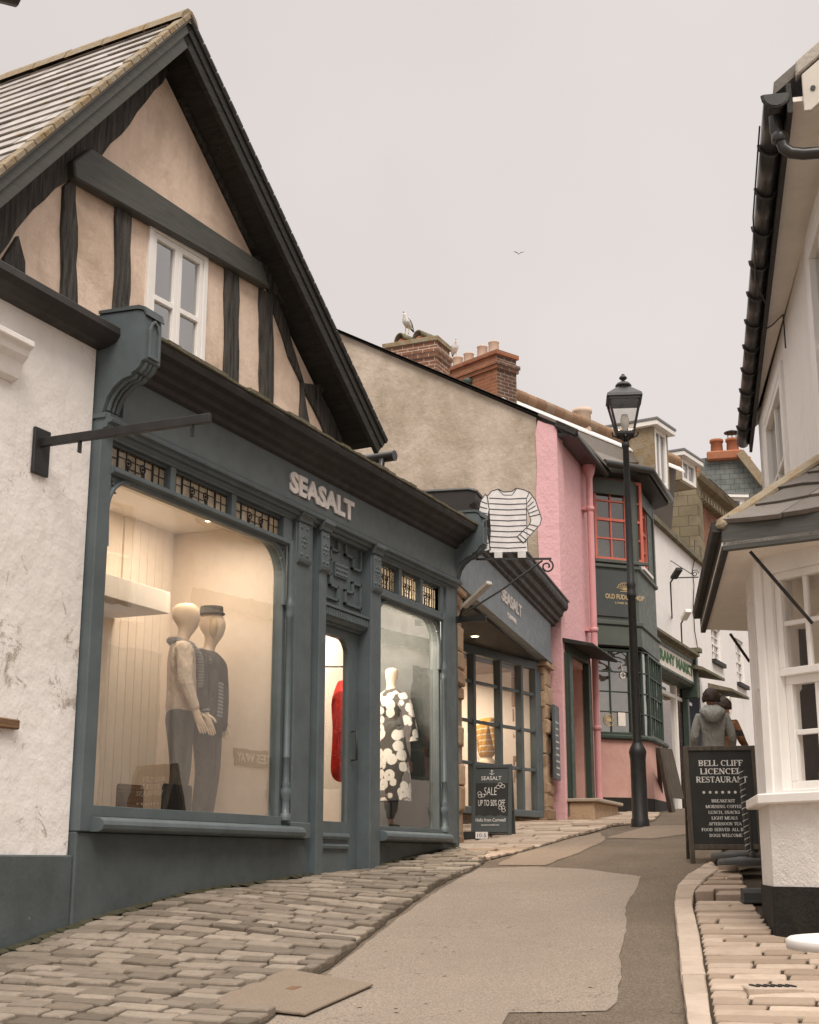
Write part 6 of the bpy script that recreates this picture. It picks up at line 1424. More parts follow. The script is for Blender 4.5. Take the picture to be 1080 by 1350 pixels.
# ---------------------------------------------------------------- green slate roofed house at the top of the lane
QF = Fr(50, 13, -80)
QH = thing('slate_roofed_house', 'far house with a green slate mansard, red ridge tiles and two terracotta pots', 'house', (52, 12, 2))
pl = QF.px([(870, 612), (935, 603), (975, 600), (1006, 638), (1006, 760), (870, 760)])
MB().ext(QF, pl, -5, 0).build('slate_slope', M['slategreen'], QH)
a, b = QF.at(924, 604), QF.at(977, 592)
mb = MB(); zr_ = QF.at(950, 596)[1]; mb.box(QF, QF.at(932, 600)[0], QF.at(980, 600)[0], -2, .25, zr_ - .35, zr_); mb.box(QF, QF.at(925, 600)[0], QF.at(990, 600)[0], -2.5, -2.1, zr_ + .1, zr_ + .38); mb.build('ridge', M['terra'], QH, bev=.05)
mb = MB(); c, d = QF.at(976, 599), QF.at(1008, 640); mb.bar(QF.p(c[0], .1, c[1]), QF.p(d[0], .1, d[1]), .5, .3); mb.build('hip_tiles', M['lichen'], QH)
for x, mk in ((944, 0), (951, 0)):
    u, z = QF.at(945 if x == 944 else 966, 590, -.5); zz = zr_ + .0
    MB().lathe(QF.p(u, -.5, zz), [(.24, 0), (.22, .5), (.26, .52), (.26, .62), (.2, .62)], 12).build('chimney_pot', M['terra'], QH)
    if x == 951:
        mb = MB().lathe(QF.p(u, -.5, zz + .85), [(.3, 0), (.3, .03), (0, .14)], 12)
        for k in range(3): mb.bar(QF.p(u + .15 * (k - 1), -.4, zz + .6), QF.p(u + .15 * (k - 1), -.4, zz + .86), .03, .03)
        mb.build('cowl', M['iron'], QH)
def dormer(F, parent, u0, u1, z0, z1, dep, side, wnd='white', top=.12, nm='dormer'):
    mb = MB(); mb.box(F, u0 - .12, u1 + .12, -dep, .15, z1, z1 + top); d_ = mb.build(nm, M['wpaint'], parent, bev=.01)
    MB().box(F, u0 - .14, u1 + .14, -dep, .17, z1 + top, z1 + top + .05).build('dormer_lead', M['lead'], d_)
    MB().box(F, u0, u0 + .08, -dep, -.0, z0, z1).build('dormer_cheek', M[side], d_); MB().box(F, u1 - .08, u1, -dep, -.0, z0, z1).build('dormer_cheek', M[side], d_)
    window(F, d_, u0 + .081, u1 - .081, z0, z1, .0, 2, 1, M['wpaint'], .09, .05, .1, 'glassd', 'roommid', .5, name='dormer_window')
    return d_
DF = Fr(46.8, 11.2, -62)
a, b = DF.at(922, 656), DF.at(984, 700); c = DF.at(965, 650)
dormer(DF, QH, a[0], b[0] + .0, b[1] - 1.2, a[1] - .0, 3, 'wpaint')
# house with dormers behind the corner bay
BH = thing('dormered_house', 'house behind the corner bay with a tiled ridge and two flat-topped white dormers', 'house', (28, 9.5, 7))
P1, P2 = atr(652, 505, 26.8), atr(838, 592, 31.2); P2.z = P1.z = (P1.z + P2.z) / 2
e1, e2 = V((P1.x, 8.3, 7.6)), V((P2.x + 3, 7.9, 7.1))
P3 = P2 + (P2 - P1) * .35
MB().prism([P1, P3, e2, e1], (0, .05, -.12)).build('roof', M['dslate'], BH)
mb = MB(); n = 22
for i in range(n):
    A, B = P1.lerp(P3, i / n), P1.lerp(P3, (i + .96) / n); mb.tube([A + V((0, 0, .0)), B + V((0, 0, random.uniform(-.01, .01)))], .15, 8)
mb.build('ridge_tiles', M['tile'], BH)
dn = (P3 - P1).normalized(); nn_ = V((-dn.y, dn.x, 0)); nn_ = nn_ if nn_.y < 0 else -nn_
MB().prism([P1 + nn_ * .05 + V((0, 0, -.14)), P3 + nn_ * .05 + V((0, 0, -.14)), P3 + nn_ * .2 + V((0, 0, -.30)), P1 + nn_ * .2 + V((0, 0, -.30))], (0, 0, .04)).build('pale_flashing', M['wfar'], BH)
cb_ = atr(768, 555, 29.5); MB().lathe(cb_ + V((0, .0, -.6)), [(.2, 0), (.19, .75), (.22, .78), (.22, .86), (.15, .86)], 12).build('chimney_pot', M['pot'], BH)
D1 = Fr(*atr(862, 600, 30.5).xy, -8); 
a, b = D1.at(862, 565), D1.at(876, 605)
MB().box(D1, a[0] - .0, b[0] + .2, -2.2, .0, 6.6, a[1]).build('dormer_core', M['lichen'], BH) if False else None
dormer(D1, BH, a[0] - .05, b[0] + .25, D1.at(865, 608)[1] - .5, D1.at(862, 563)[1], 2.6, 'lichen')
D2 = Fr(*atr(897, 620, 34).xy, -8); a, b = D2.at(897, 600), D2.at(913, 620)
dormer(D2, BH, a[0], b[0] + .3, D2.at(900, 625)[1] - .15, D2.at(897, 602)[1], 2.6, 'lichen')
# ---------------------------------------------------------------- the white restaurant on the right
RH = thing('white_restaurant', 'white rendered restaurant on the right with slate hooded bay window, deep eaves and black gutter', 'restaurant', (9, 1.2, -.5))
WD = R(15); wd = V((math.cos(WD), math.sin(WD), 0)); wn = V((-wd.y, wd.x, 0))       # street side normal
W0 = V((9.2, 1.03, 0)); 
RW = Fr(W0.x, W0.y, 195)            # u runs back towards the camera
ZE = 4.5
EA = V((7.95, 1.10, 0)); EB = V((15.2, 2.72, 0)); ed = (EB - EA).normalized(); en = V((-ed.y, ed.x, 0))
# windows on the upper wall (found from where they show)
def ru(x, y): return RW.at(x, y)
wa = ru(1012, 560); wb = ru(1036, 560); wt1 = ru(1024, 520)[1] ; wt0 = wt1 - 1.35
far_w = (min(wa[0], wb[0]), max(wa[0], wb[0]), max(2.35, wt0), wt1)
na = ru(1066, 300)[0]; near_w = (na, na + .95, 2.75, 4.3)
uend = RW.at(1000, 560)[0]; ulast = 6.5
mb = MB()
gw = [(-2.6 - .55, -2.6 + .55, .9, 2.4), (uend + .5, uend + 1.3, .2, 2.3)]
MB().rect(RW, uend, 1.15, -1.2, ZE, -.3, 0, [far_w, near_w] ).build('street_wall', M['wwall'], RH)
window(RW, RH, *far_w, .03, 2, 2, M['wpaint'], .07, .03, .1, 'glassd', 'roommid', .25, 1, name='sash_window')
window(RW, RH, *near_w, .03, 2, 2, M['wpaint'], .09, .03, .1, 'glassd', 'roommid', .25, 1, name='sash_window')
for w_ in (far_w, near_w):
    mb = MB(); a, b, c, d = w_
    mb.box(RW, a - .1, a - .001, -.01, .03, c - .1, d + .1); mb.box(RW, b + .001, b + .1, -.01, .03, c - .1, d + .1); mb.box(RW, a, b, -.01, .035, d, d + .1); mb.box(RW, a - .12, b + .12, -.01, .08, c - .1, c); mb.build('window_surround', M['wpaint'], RH, bev=.004)
# end return wall at the far end, and near gable wall
e_p = RW.p(uend, 0, 0); RE = Fr(e_p.x, e_p.y, 195 + 90)
MB().box(RE, .0, 6, .001, .3, -.5, ZE).build('end_wall', M['wwall'], RH)
g_p = RW.p(1.15, 0, 0)
RG = Fr(g_p.x, g_p.y, 195 + 90 + 12)
MB().ext(RG, [(.002, -1.5), (6, -1.5), (6, ZE + 2.4), (3, ZE + 2.4), (.002, ZE)], -.3, 0).build('gable_wall', M['wwall'], RH)
# eaves: soffit, board, gutter, roof
zs_ = ZE
so = [EA + V((0, 0, zs_)) - en * .10, EB - ed * 1.2 + V((0, 0, zs_)) - en * .10, RW.p(uend, -.02, zs_), RW.p(1.6, -.02, zs_), EA + V((0, 0, zs_)) - en * 1.2]
MB().prism(so, (0, 0, .03)).build('soffit', M['soffit'], RH)
MB().bar(EA - en * .08 + V((0, 0, zs_ + .03)), EB - en * .08 + V((0, 0, zs_ + .03)), .03, .2).build('eaves_board', M['dark'], RH)
mb = MB(); k = 12
for i in range(k):
    A, B = EA.lerp(EB, i / k) + V((0, 0, zs_ + .06)), EA.lerp(EB, (i + .985) / k) + V((0, 0, zs_ + .06 - .004 * (i % 2)))
    n = 9; P = []
    for q in (A, B):
        for j in range(n):
            a = math.pi * j / (n - 1); P.append(q + en * (.07 * math.cos(a)) + V((0, 0, -.075 * math.sin(a))))
        for j in range(n - 1, -1, -1):
            a = math.pi * j / (n - 1); P.append(q + en * (.062 * math.cos(a)) + V((0, 0, -.066 * math.sin(a))))
    m = 2 * n; mb.add(P, [tuple(range(m))[::-1], tuple(range(m, 2 * m))] + [(j, (j + 1) % m, m + (j + 1) % m, m + j) for j in range(m)], 0, True)
    c = EA.lerp(EB, i / k) + V((0, 0, zs_ + .06)); mb.tube([c + en * (.08 * math.cos(math.pi * j / 8)) + V((0, 0, -.085 * math.sin(math.pi * j / 8))) for j in range(9)], .012, 5)
mb.prism([EA + V((0, 0, zs_ + .06)) + en * (.075 * math.cos(math.pi * j / 8)) + V((0, 0, -.08 * math.sin(math.pi * j / 8))) for j in range(9)], -ed * .015)
gt = mb.build('gutter', M['gutter'], RH)
mb = MB(); o_ = EA + ed * .14 + V((0, 0, zs_ - .01)); dn2 = -en
mb.tube([o_, o_ + V((0, 0, -.10)), o_ + dn2 * .03 + V((0, 0, -.17))], .04, 10); mb.lathe(o_ + dn2 * .02 + V((0, 0, -.15)), [(.046, -.03), (.052, -.02), (.052, .02), (.046, .03)], 12)
c = o_ + dn2 * .03 + V((0, 0, -.17)); mb.tube([c, c + dn2 * .01 + V((0, 0, -.05)), c + dn2 * .05 + V((0, 0, -.085)), c + dn2 * .12 + V((0, 0, -.10)), c + dn2 * 1.0 + V((0, 0, -.12))], .038, 12)
mb.build('downpipe', M['gutter'], RH)
MB().tube([EA.lerp(EB, .04) + en * .085 + V((0, 0, zs_ + .02)), EA.lerp(EB, .2) + en * .09 + V((0, 0, zs_ - .04)), EA.lerp(EB, .36) + en * .03 + V((0, 0, zs_ - .03)), EA.lerp(EB, .40) - en * .05 + V((0, 0, zs_ - .10))], .006, 5).build('cable', M['iron'], RH)
c0_ = EA.lerp(EB, .52) - en * .06 + V((0, 0, zs_ - .004)); q1 = RW.p(RW.at(1040, 450)[0], .03, 4.46)
MB().tube([c0_, c0_.lerp(q1, .5) + V((0, 0, -.02)), q1, q1 + V((0, 0, -.3))], .007, 5).build('cable', M['gutter'], RH)
pit = math.tan(R(40)); A2 = EA + ed * -.0 + V((0, 0, zs_ + .10)); B2 = EB + V((0, 0, zs_ + .10)); up2 = -en * 4 + V((0, 0, 4 * pit))
MB().prism([A2 + ed * .06, B2, B2 + up2, A2 + ed * .06 + up2], (0, 0, .08)).build('roof', M['dslate'], RH)
mb = MB(); A3 = A2 - en * .13 + V((0, 0, .13 * pit - .05)); mb.prism([A3 - ed * .03, A3 + ed * .06, A2 + ed * .06 + up2 + V((0, 0, -.05)), A2 - ed * .03 + up2 + V((0, 0, -.05))], (0, 0, .10)); mb.build('verge', M['cement'], RH, bev=.008)
VB = Fr(A2.x, A2.y, math.degrees(math.atan2(-en.y, -en.x)))
MB().ext(VB, [(.16, A2.z - .18), (.16, A2.z + .16 * pit - .07), (4, A2.z + 4 * pit - .07), (4, A2.z + 4 * pit - .25), (.20, A2.z - .18)], -.005, .025).build('bargeboard', M['oldboard'], RH, bev=.004)
mb = MB()
for u in (.22, .55): mb.tube([VB.p(u, .02, A2.z - .14 + u * pit - .08), VB.p(u, .034, A2.z - .14 + u * pit - .08)], .016, 8)
mb.build('bolts', M['iron'], RH)
MB().prism([A2 + V((0, 0, -.02)) + ed * .03 - en * .3, A2 + ed * .9 - en * .3 + V((0, 0, -.02)), A2 + ed * .9 + up2 + V((0, 0, -.05)), A2 + ed * .03 + up2 + V((0, 0, -.05))], (0, 0, .02)).build('verge_soffit', M['dark'], RH)
# bay: long street face and canted near face
BA = V((8.66, 1.525, 0)); 
BL = .78
BS = Fr(*(BA + wd * BL).xy, 195)                # street face: u from the far end to the corner
BC = Fr(BA.x, BA.y, 180 + 58)                    # canted face: u from the corner towards the right
zsill = BC.at(1030, 1046)[1]; zpl = BC.at(1040, 1169)[1]; zh = 2.02
for F, a, b in ((BS, 0, BL), (BC, .0, 1.5)):
    MB().box(F, a, b, -.3, -.0, zpl, zsill - .04).build('bay_wall', M['rough'], RH)
    MB().box(F, a, b, -.3, .012, -1.4, zpl).build('plinth', M['black'], RH)
MB().prism([BS.p(-.1, .07, zsill - .06), BS.p(BL + .04, .07, zsill - .06), BC.p(1.5, .07, zsill - .06), BC.p(1.5, -.3, zsill - .06), BS.p(BL - .3, -.3, zsill - .06), BS.p(-.1, -.3, zsill - .06)], (0, 0, .06)).build('bay_sill', M['wpaint'], RH, bev=.008)
cu0 = BC.at(1024, 900)[0]; cw_ = .62
zh1 = BC.at(1040, 757)[1]; ztr = BC.at(1040, 889)[1]
# canted face window: two sashes of 2 panes by 2 rows
ztop = atr(962, 726, 8.35).z + .04
MB().rect(BC, .0, 1.5, zsill, ztop, -.2, 0, [(cu0, cu0 + cw_, zsill + .02, zh1 + .03)]).build('bay_frame', M['wpaint'], RH, bev=.004)
MB().rect(BS, .0, BL, zsill, ztop, -.2, 0, [(.12, .6, zsill + .02, zh1)]).build('bay_frame', M['wpaint'], RH, bev=.004)
MB().box(BC, .0, cu0 - .06, .0, .02, zsill, ztop).build('corner_board', M['wpaint'], RH, bev=.004)
window(BC, RH, cu0 + .0, cu0 + cw_, ztr - .0, zh1 + .03, -.03, 3, 2, M['wpaint'], .045, .03, .07, 'glassc', None, name='upper_sash')
window(BC, RH, cu0 + .0, cu0 + cw_, zsill + .02, ztr - .0, -.075, 3, 2, M['wpaint'], .05, .03, .07, 'glassc', None, name='lower_sash')
for a, b in ((.12, .6),):
    window(BS, RH, a, b, ztr, zh1, -.03, 2, 2, M['wpaint'], .045, .03, .07, 'glassd', None, name='upper_sash'); window(BS, RH, a, b, zsill + .02, ztr, -.075, 2, 2, M['wpaint'], .05, .03, .07, 'glassd', None, name='lower_sash')
# dim room inside the bay with a chair back seen through the glass
BT = Fr(BC.p(1.5, 0, 0).x, BC.p(1.5, 0, 0).y, -31)
MB().box(BT, .0, .9, -.2, -.0, zpl, zsill - .04).build('bay_wall', M['rough'], RH); MB().box(BT, .0, .9, -.2, .012, -1.4, zpl).build('plinth', M['black'], RH); MB().box(BT, .0, .9, -.2, .0, zsill - .04, ztop).build('bay_frame', M['wpaint'], RH)
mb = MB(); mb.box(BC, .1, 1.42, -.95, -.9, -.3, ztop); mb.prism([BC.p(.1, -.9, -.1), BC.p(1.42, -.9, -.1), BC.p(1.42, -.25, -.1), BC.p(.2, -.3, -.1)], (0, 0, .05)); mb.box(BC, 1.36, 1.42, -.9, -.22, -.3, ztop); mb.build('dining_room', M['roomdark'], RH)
ch_ = thing('dining_chair', 'dark high-backed upholstered chair behind the bay window glass', 'chair', BC.p(.5, -.55, -.1))
u0, z1 = BC.at(1040, 910, -.5); zc_ = z1; mb = MB(); poly = [(u0 - .08, -.05), (u0 + .5, -.05), (u0 + .48, zc_ - .02), (u0 + .38, zc_ + .05), (u0 + .12, zc_ + .04), (u0 - .04, zc_ - .12)]
mb.ext(BC, poly, -.62, -.5); mb.build('backrest', M['redcoat'] if False else plain('maroon_cloth', (.05, .022, .02), .9, bump=.2), ch_, bev=.04, seg=2)
mb = MB(); mb.box(BC, u0 - .08, u0 + .5, -.88, -.625, .0, .1); mb.build('seat', M['plank'], ch_, bev=.02)
for a in (u0 - .05, u0 + .45): MB().box(BC, a, a + .04, -.66, -.62, -.05, .0).build('leg', M['plank'], ch_)
u1, z1 = BC.at(1040, 1015, -.3); tag(MB().box(BC, max(.2, u1 - .2), u1 + .6, -.42, -.2, zsill - .1, z1 + .0).build('window_cushion', M['shelf'], None, bev=.04, seg=2), 'pale cushion on the seat inside the restaurant bay window', 'cushion')
# slate hood over the bay
zf1 = atr(962, 690, 8.35).z; zf0 = atr(962, 726, 8.35).z
H = atr(951, 705, 8.35); H = V((H.x, H.y, 0)); he = H + wd * 3.1
hr = H + V((math.cos(R(-99)), math.sin(R(-99)), 0)) * 1.5
HB = Fr(H.x, H.y, math.degrees(math.atan2((hr - H).y, (hr - H).x))); HS_ = Fr(he.x, he.y, 195)
MB().box(HB, .0, 1.5, -.04, 0, zf0, zf1).build('hood_fascia', M['barge'], RH, bev=.005)
MB().box(HS_, .0, 3.1, -.04, 0, zf0, zf1 + .0).build('hood_fascia', M['dark'], RH, bev=.005)
MB().mould(HS_, [(.0, zf1 - .05), (.05, zf1 - .05), (.06, zf1 + .005), (-.05, zf1 + .05), (-.05, zf1 + .01)], .0, 3.1).build('slate_edge', M['dark'], RH, bev=.006)
ceil_ = [H, hr, V((8.9, .2, 0)), RW.p(.3, 0, 0), RW.p(-2.6, 0, 0), he]
MB().prism([p + V((0, 0, zf0 + .03)) - V((.01, .01, 0)) * 0 for p in ceil_], (0, 0, .02)).build('hood_soffit', M['soffit'], RH)
tp0 = atr(1086, 606, 8.95); ridge_far = RW.p(-2.4, .0, tp0.z)
hz = V((0, 0, zf1))
# hip rib and slated slopes
mb = MB(); mb.add([H + hz + V((0, 0, -.02)), hr + hz + V((0, 0, -.02)), tp0, tp0 + (hr - H).normalized() * .9, he + hz + V((0, 0, -.02)), ridge_far], [(0, 1, 3, 2), (0, 2, 5, 4)]); mb.build('hood_deck', M['dark'], RH, recalc=False)
mb = MB(); s0 = H + hz - (hr - H).normalized() * .0; rw = (hr - H).normalized(); nrow = 4
for r_ in range(nrow):
    f0, f1 = r_ / nrow, min(1.0, (r_ + 1.25) / nrow); L0, R0 = (H + hz).lerp(tp0, f0), (hr + hz).lerp(tp0 + rw * .9, f0); L1, R1 = (H + hz).lerp(tp0, f1), (hr + hz).lerp(tp0 + rw * .9, f1)
    w = (R0 - L0).length; u = 0.02 + (r_ % 2) * .06
    nrm = (R0 - L0).cross(L1 - L0).normalized(); nrm = nrm if nrm.z > 0 else -nrm
    while u < w:
        d = random.uniform(.18, .42); a, b = u / w, min(1, (u + d - .006) / w)
        j = lambda: (L0 - L1).normalized() * random.uniform(0, .045); th = .03
        p = [L0.lerp(R0, a) + nrm * .028 + j(), L0.lerp(R0, (a + b) / 2) + nrm * .03 + j() * 1.3, L0.lerp(R0, b) + nrm * .028 + j(), L1.lerp(R1, b) + nrm * .006, L1.lerp(R1, a) + nrm * .006]
        mb.prism(p, nrm * -th); u += d
mb.build('hood_slates', M['dslate'], RH, bev=.004)
mb = MB(); mb.bar((H + hz) + V((-.01, .02, -.02)), tp0 + V((0, 0, .02)), .10, .06); mb.build('hip_lead', M['lichen'], RH, bev=.02)
mb = MB(); L0, R0 = H + hz, he + hz
for r_ in range(nrow):
    f0, f1 = r_ / nrow, min(1, (r_ + 1.2) / nrow); a0, b0 = L0.lerp(tp0, f0), R0.lerp(ridge_far, f0); a1, b1 = L0.lerp(tp0, f1), R0.lerp(ridge_far, f1); n = 11
    nrm = (b0 - a0).cross(a1 - a0).normalized(); nrm = nrm if nrm.z > 0 else -nrm
    for i in range(n): mb.prism([a0.lerp(b0, i / n) + nrm * .03, a0.lerp(b0, (i + .97) / n) + nrm * .03, a1.lerp(b1, (i + .97) / n), a1.lerp(b1, i / n)], nrm * -.02)
mb.build('hood_slates', M['dslate'], RH)
for (x0, y0, x1, y1) in ((989, 727, 1052, 800), (963, 836, 988, 872)):
    p0 = atr(x0, y0, 8.4) if x0 > 980 else atr(x0, y0, 10.8); p1 = atr(x1, y1, 8.6) if x0 > 980 else atr(x1, y1, 11.0)
    if x0 > 980: u, z = BC.at(x1 + 20, y1 + 22, .0); p1 = BC.p(u, .005, z)
    MB().tube([p0, p1], .011, 6).build('hood_stay', M['iron'], RH)
MB().box(RW, -4.7, -3.9, .0, .05, -.2, 2.4).build('side_door', M['paleblue'], RH, bev=.01)
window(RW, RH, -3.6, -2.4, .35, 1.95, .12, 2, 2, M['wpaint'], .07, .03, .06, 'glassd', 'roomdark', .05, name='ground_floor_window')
# next white house along, mostly known from its reflection in the shop windows
NF = Fr(*RW.p(uend - .35, -.45, 0).xy, 192)
NH = thing('white_annex', 'white annex continuing behind the restaurant, with dark band and tall dark windows', 'house', NF.p(-3, 0, .3))
nh = [(-3.5, -2.6, 1.0, 2.7), (-5.6, -4.7, 1.2, 2.9), (-7.8, -7.0, .4, 2.6), (-2.2, -1.3, 3.9, 5.2), (-4.6, -3.7, 3.9, 5.2)]
MB().rect(NF, -8.5, -.0, -.5, 4.2, -.3, 0, [h for h in nh if h[3] < 4.2]).build('wall', M['wwall'], NH)
for h in nh[:3]: window(NF, NH, *h, -.04, 2, 4, M['dgreen'], .06, .03, .1, 'glassd', 'roomdark', .25, name='sash_window')
MB().box(NF, -8.5, -.0, .0, .06, 3.15, 3.35).build('band_course', M['dark'], NH); MB().box(NF, -8.5, 0, -3, .2, 4.2, 4.3).build('roof', M['dslate'], NH)

# wall sign read backwards in the big window
t = thing('street_sign', 'white lettered dark street name plate on the restaurant wall, seen mirrored in the shop window', 'street sign', NF.p(-1.4, .02, 1.3))
MB().box(NF, -1.95, -.85, .001, .02, 1.2, 1.42).build('plate', M['panel'], t, bev=.004)
text('DRAKES WAY', NF, -1.9, -.9, 1.25, 1.37, .02, M['letters'], t, .004, .02)
# ---------------------------------------------------------------- pavement boards
def a_board(name, label, loc, yaw, w, h, spread, frame, face, leg=.12, splay=.0):
    """two hinged panels; front panel leans back. Built facing local -Y."""
    t = thing(name, label, 'A-board', (0, 0, 0)); I_ = Fr(0, 0, 0)
    lean = spread / 2 / h
    def pan(s):
        def P(u, w_, z): return V((u, -s * ((h - z) * lean + w_), z))
        class Q:  # a leaning plane with the same interface as a wall frame
            o = V((0, 0, 0)); d = V((1, 0, 0)); n = V((0, -s, 0))
            def p(self, u, w_, z): return P(u * s if s < 0 else u, w_, z)
        return Q()
    fr_ = pan(1); bk = pan(-1); out = []
    for k, q in enumerate((fr_, bk)):
        mb = MB(); f = .045
        mb.box(q, -w / 2, -w / 2 + f, -.02, .02, 0, h); mb.box(q, w / 2 - f, w / 2, -.02, .02, 0, h); mb.box(q, -w / 2 + f, w / 2 - f, -.02, .02, h - f, h - .001); mb.box(q, -w / 2 + f, w / 2 - f, -.02, .02, leg, leg + f)
        fo = mb.build('frame', M[frame], t, bev=.004)
        po = MB().box(q, -w / 2 + f, w / 2 - f, -.008, .008, leg + f, h - f).build('panel', M[face], t); out.append((q, po))
    mb = MB(); mb.bar(V((w / 2 - .02, -spread * .3, h * .38)), V((w / 2 - .02, spread * .3, h * .38)), .015, .03); mb.bar(V((-w / 2 + .02, -spread * .3, h * .38)), V((-w / 2 + .02, spread * .3, h * .38)), .015, .03); mb.build('stay', M[frame], t)
    t.location = loc; t.rotation_euler = (0, 0, yaw)
    return t, out
# restaurant board
p = gnd(952, 1137); w_ = .655; hh = 1.05
pl_, pr_ = gnd(917, 1138), None
dirn = R(24.07 - 97)
c = V((pl_.x, pl_.y)) + V((math.cos(dirn), math.sin(dirn))) * (w_ / 2)
t, pan = a_board('restaurant_board', 'large black A-board with white serif restaurant menu lettering in a worn wood frame', (c.x + .2, c.y + .11, G(c.x, c.y) - .01), dirn, w_, hh, .5, 'oldwood', 'board', .12)
for q, po in pan:
    serif([('BELL CLIFF', .0, .865, .052, .40), ('LICENCED', .0, .79, .052, .38), ('RESTAURANT', .0, .715, .052, .46)], q, .008, M['chalk'], po)
    mb = MB()
    for i in range(7): mb.tube([q.p(-.168 + i * .056, .008, .625), q.p(-.168 + i * .056, .011, .625)], .013, 8)
    mb.build('dots', M['chalk'], po)
    serif([(s, .0, .535 - i * .051, .027, k) for i, (s, k) in enumerate((('BREAKFAST', .21), ('MORNING COFFEE', .32), ('LUNCH, SNACKS', .28), ('LIGHT MEALS', .23), ('AFTERNOON TEA', .29), ('FOOD SERVED ALL DAY', .42), ('DOGS WELCOME', .29)))], q, .008, M['chalk'], po)
# sale board
p0, p1 = gnd(627, 1101), gnd(676, 1109)
dirn = R(24.07 - 92); zg = G(p0.x, p0.y)
r_ = 15.3; pc = gnd(649, 1106); pc = V((pc.x, pc.y))
t, pan = a_board('sale_board', 'narrow dark A-board with chalked sale lettering by the left stone pier', (pc.x + .1, pc.y + .02, G(pc.x, pc.y) + .02), dirn - R(10), .47, .84, .36, 'panel', 'panel', .05)
for k, (q, po) in enumerate(pan):
    MB().box(q, -.19, .19, .008, .010, .26, .62).build('blackboard', M['board'], po)
    mb = MB()
    for i in range(12): mb.box(q, -.19 + i * .0317, -.19 + (i + 1) * .0317, .008, .0098, .245 + .008 * math.sin(i * 1.6), .26)
    mb.build('wavy_edge', M['board'], po)
    text('SEASALT', q, -.13, .11, .655, .70, .008, M['chalk'], po, .002, .0)
    mb = MB(); ux, uz = -.005, .775
    mb.bar(q.p(ux, .01, .715), q.p(ux, .01, .775), .003, .007, up=(1, 0, 0)); mb.bar(q.p(ux - .03, .01, .735), q.p(ux, .01, .718), .003, .006); mb.bar(q.p(ux + .03, .01, .735), q.p(ux, .01, .718), .003, .006); mb.bar(q.p(ux - .018, .01, .762), q.p(ux + .018, .01, .762), .003, .005); mb.build('anchor', M['chalk'], po)
    text('SALE', q, -.09, .055, .48, .57, .010, M['chalk'], po, .002, -.012); text('UP TO 50% OFF', q, -.16, .155, .355, .425, .010, M['chalk'], po, .002, -.004)
    text('Hello from Cornwall', q, -.185, .165, .175, .215, .008, M['chalk'], po, .002); text('seasaltcornwall.com', q, -.12, .09, .13, .148, .008, M['chalk'], po, .002)
    mb = MB()
    def petals(u, z, r, k0):
        for j in range(3):
            a = k0 + j * 1.5; pts = [q.p(u + r * .55 * math.cos(a) + r * .55 * math.cos(b) * .9 - 0, .0115, z + r * .55 * math.sin(a) + r * .4 * math.sin(b)) for b in [i * math.pi / 5 for i in range(11)]]
            mb.tube(pts, .003, 4, sm=False)
    petals(.10, .575, .05, .2); petals(-.125, .49, .045, 2.6); petals(.12, .315, .045, -.6); mb.build('leaf_doodles', M['chalk'], po)
pb = gnd(640, 1110); F = Fr(pb.x - .1, pb.y + .1, 24 - 90 - 8)
t = thing('number_block', 'small dark block with a white number label at the foot of the sale board', 'block', (pb.x, pb.y, G(pb.x, pb.y)))
z = G(pb.x, pb.y) + .03; MB().box(F, -.12, .16, -.1, .0, z, z + .085).build('block', M['board'], t, bev=.004); lb = MB().box(F, .02, .16, .001, .006, z + .005, z + .08).build('label', M['jersey'], t)
text('10-5', F, .04, .14, z + .02, z + .062, .006, M['ink'], t, .001, name='digits')
# ---------------------------------------------------------------- people walking up the lane
def walker(x, ytop, r, yaw, lab, mats, height, **kw):
    top = atr(x, ytop, r); g = G(top.x, top.y); t = thing('person', lab, 'person'); person(t, mats, **kw); s = (top.z - g) / 1.79
    t.scale = (s, s, s); t.location = (top.x, top.y, g); t.rotation_euler = (0, 0, yaw); return t
walker(937, 908, 17.6, R(24.07 - 12 - 90 + 4), 'person seen from behind in a pale grey hooded jacket with short dark hair', dict(jacket=M['hood'], trousers=M['denim']), 1.78, hood=True, step=.12, arms=((.25, -.05, 1.14), (.235, .10, .95)))
walker(953, 920, 19.0, R(24.07 - 13 - 90 - 28), 'person in a rust and black jacket half hidden behind the grey hooded walker', dict(jacket=M['rust'], trousers=M['denim']), 1.72, step=-.12, arms=((.26, .02, 1.16), (.2, .26, 1.08)))
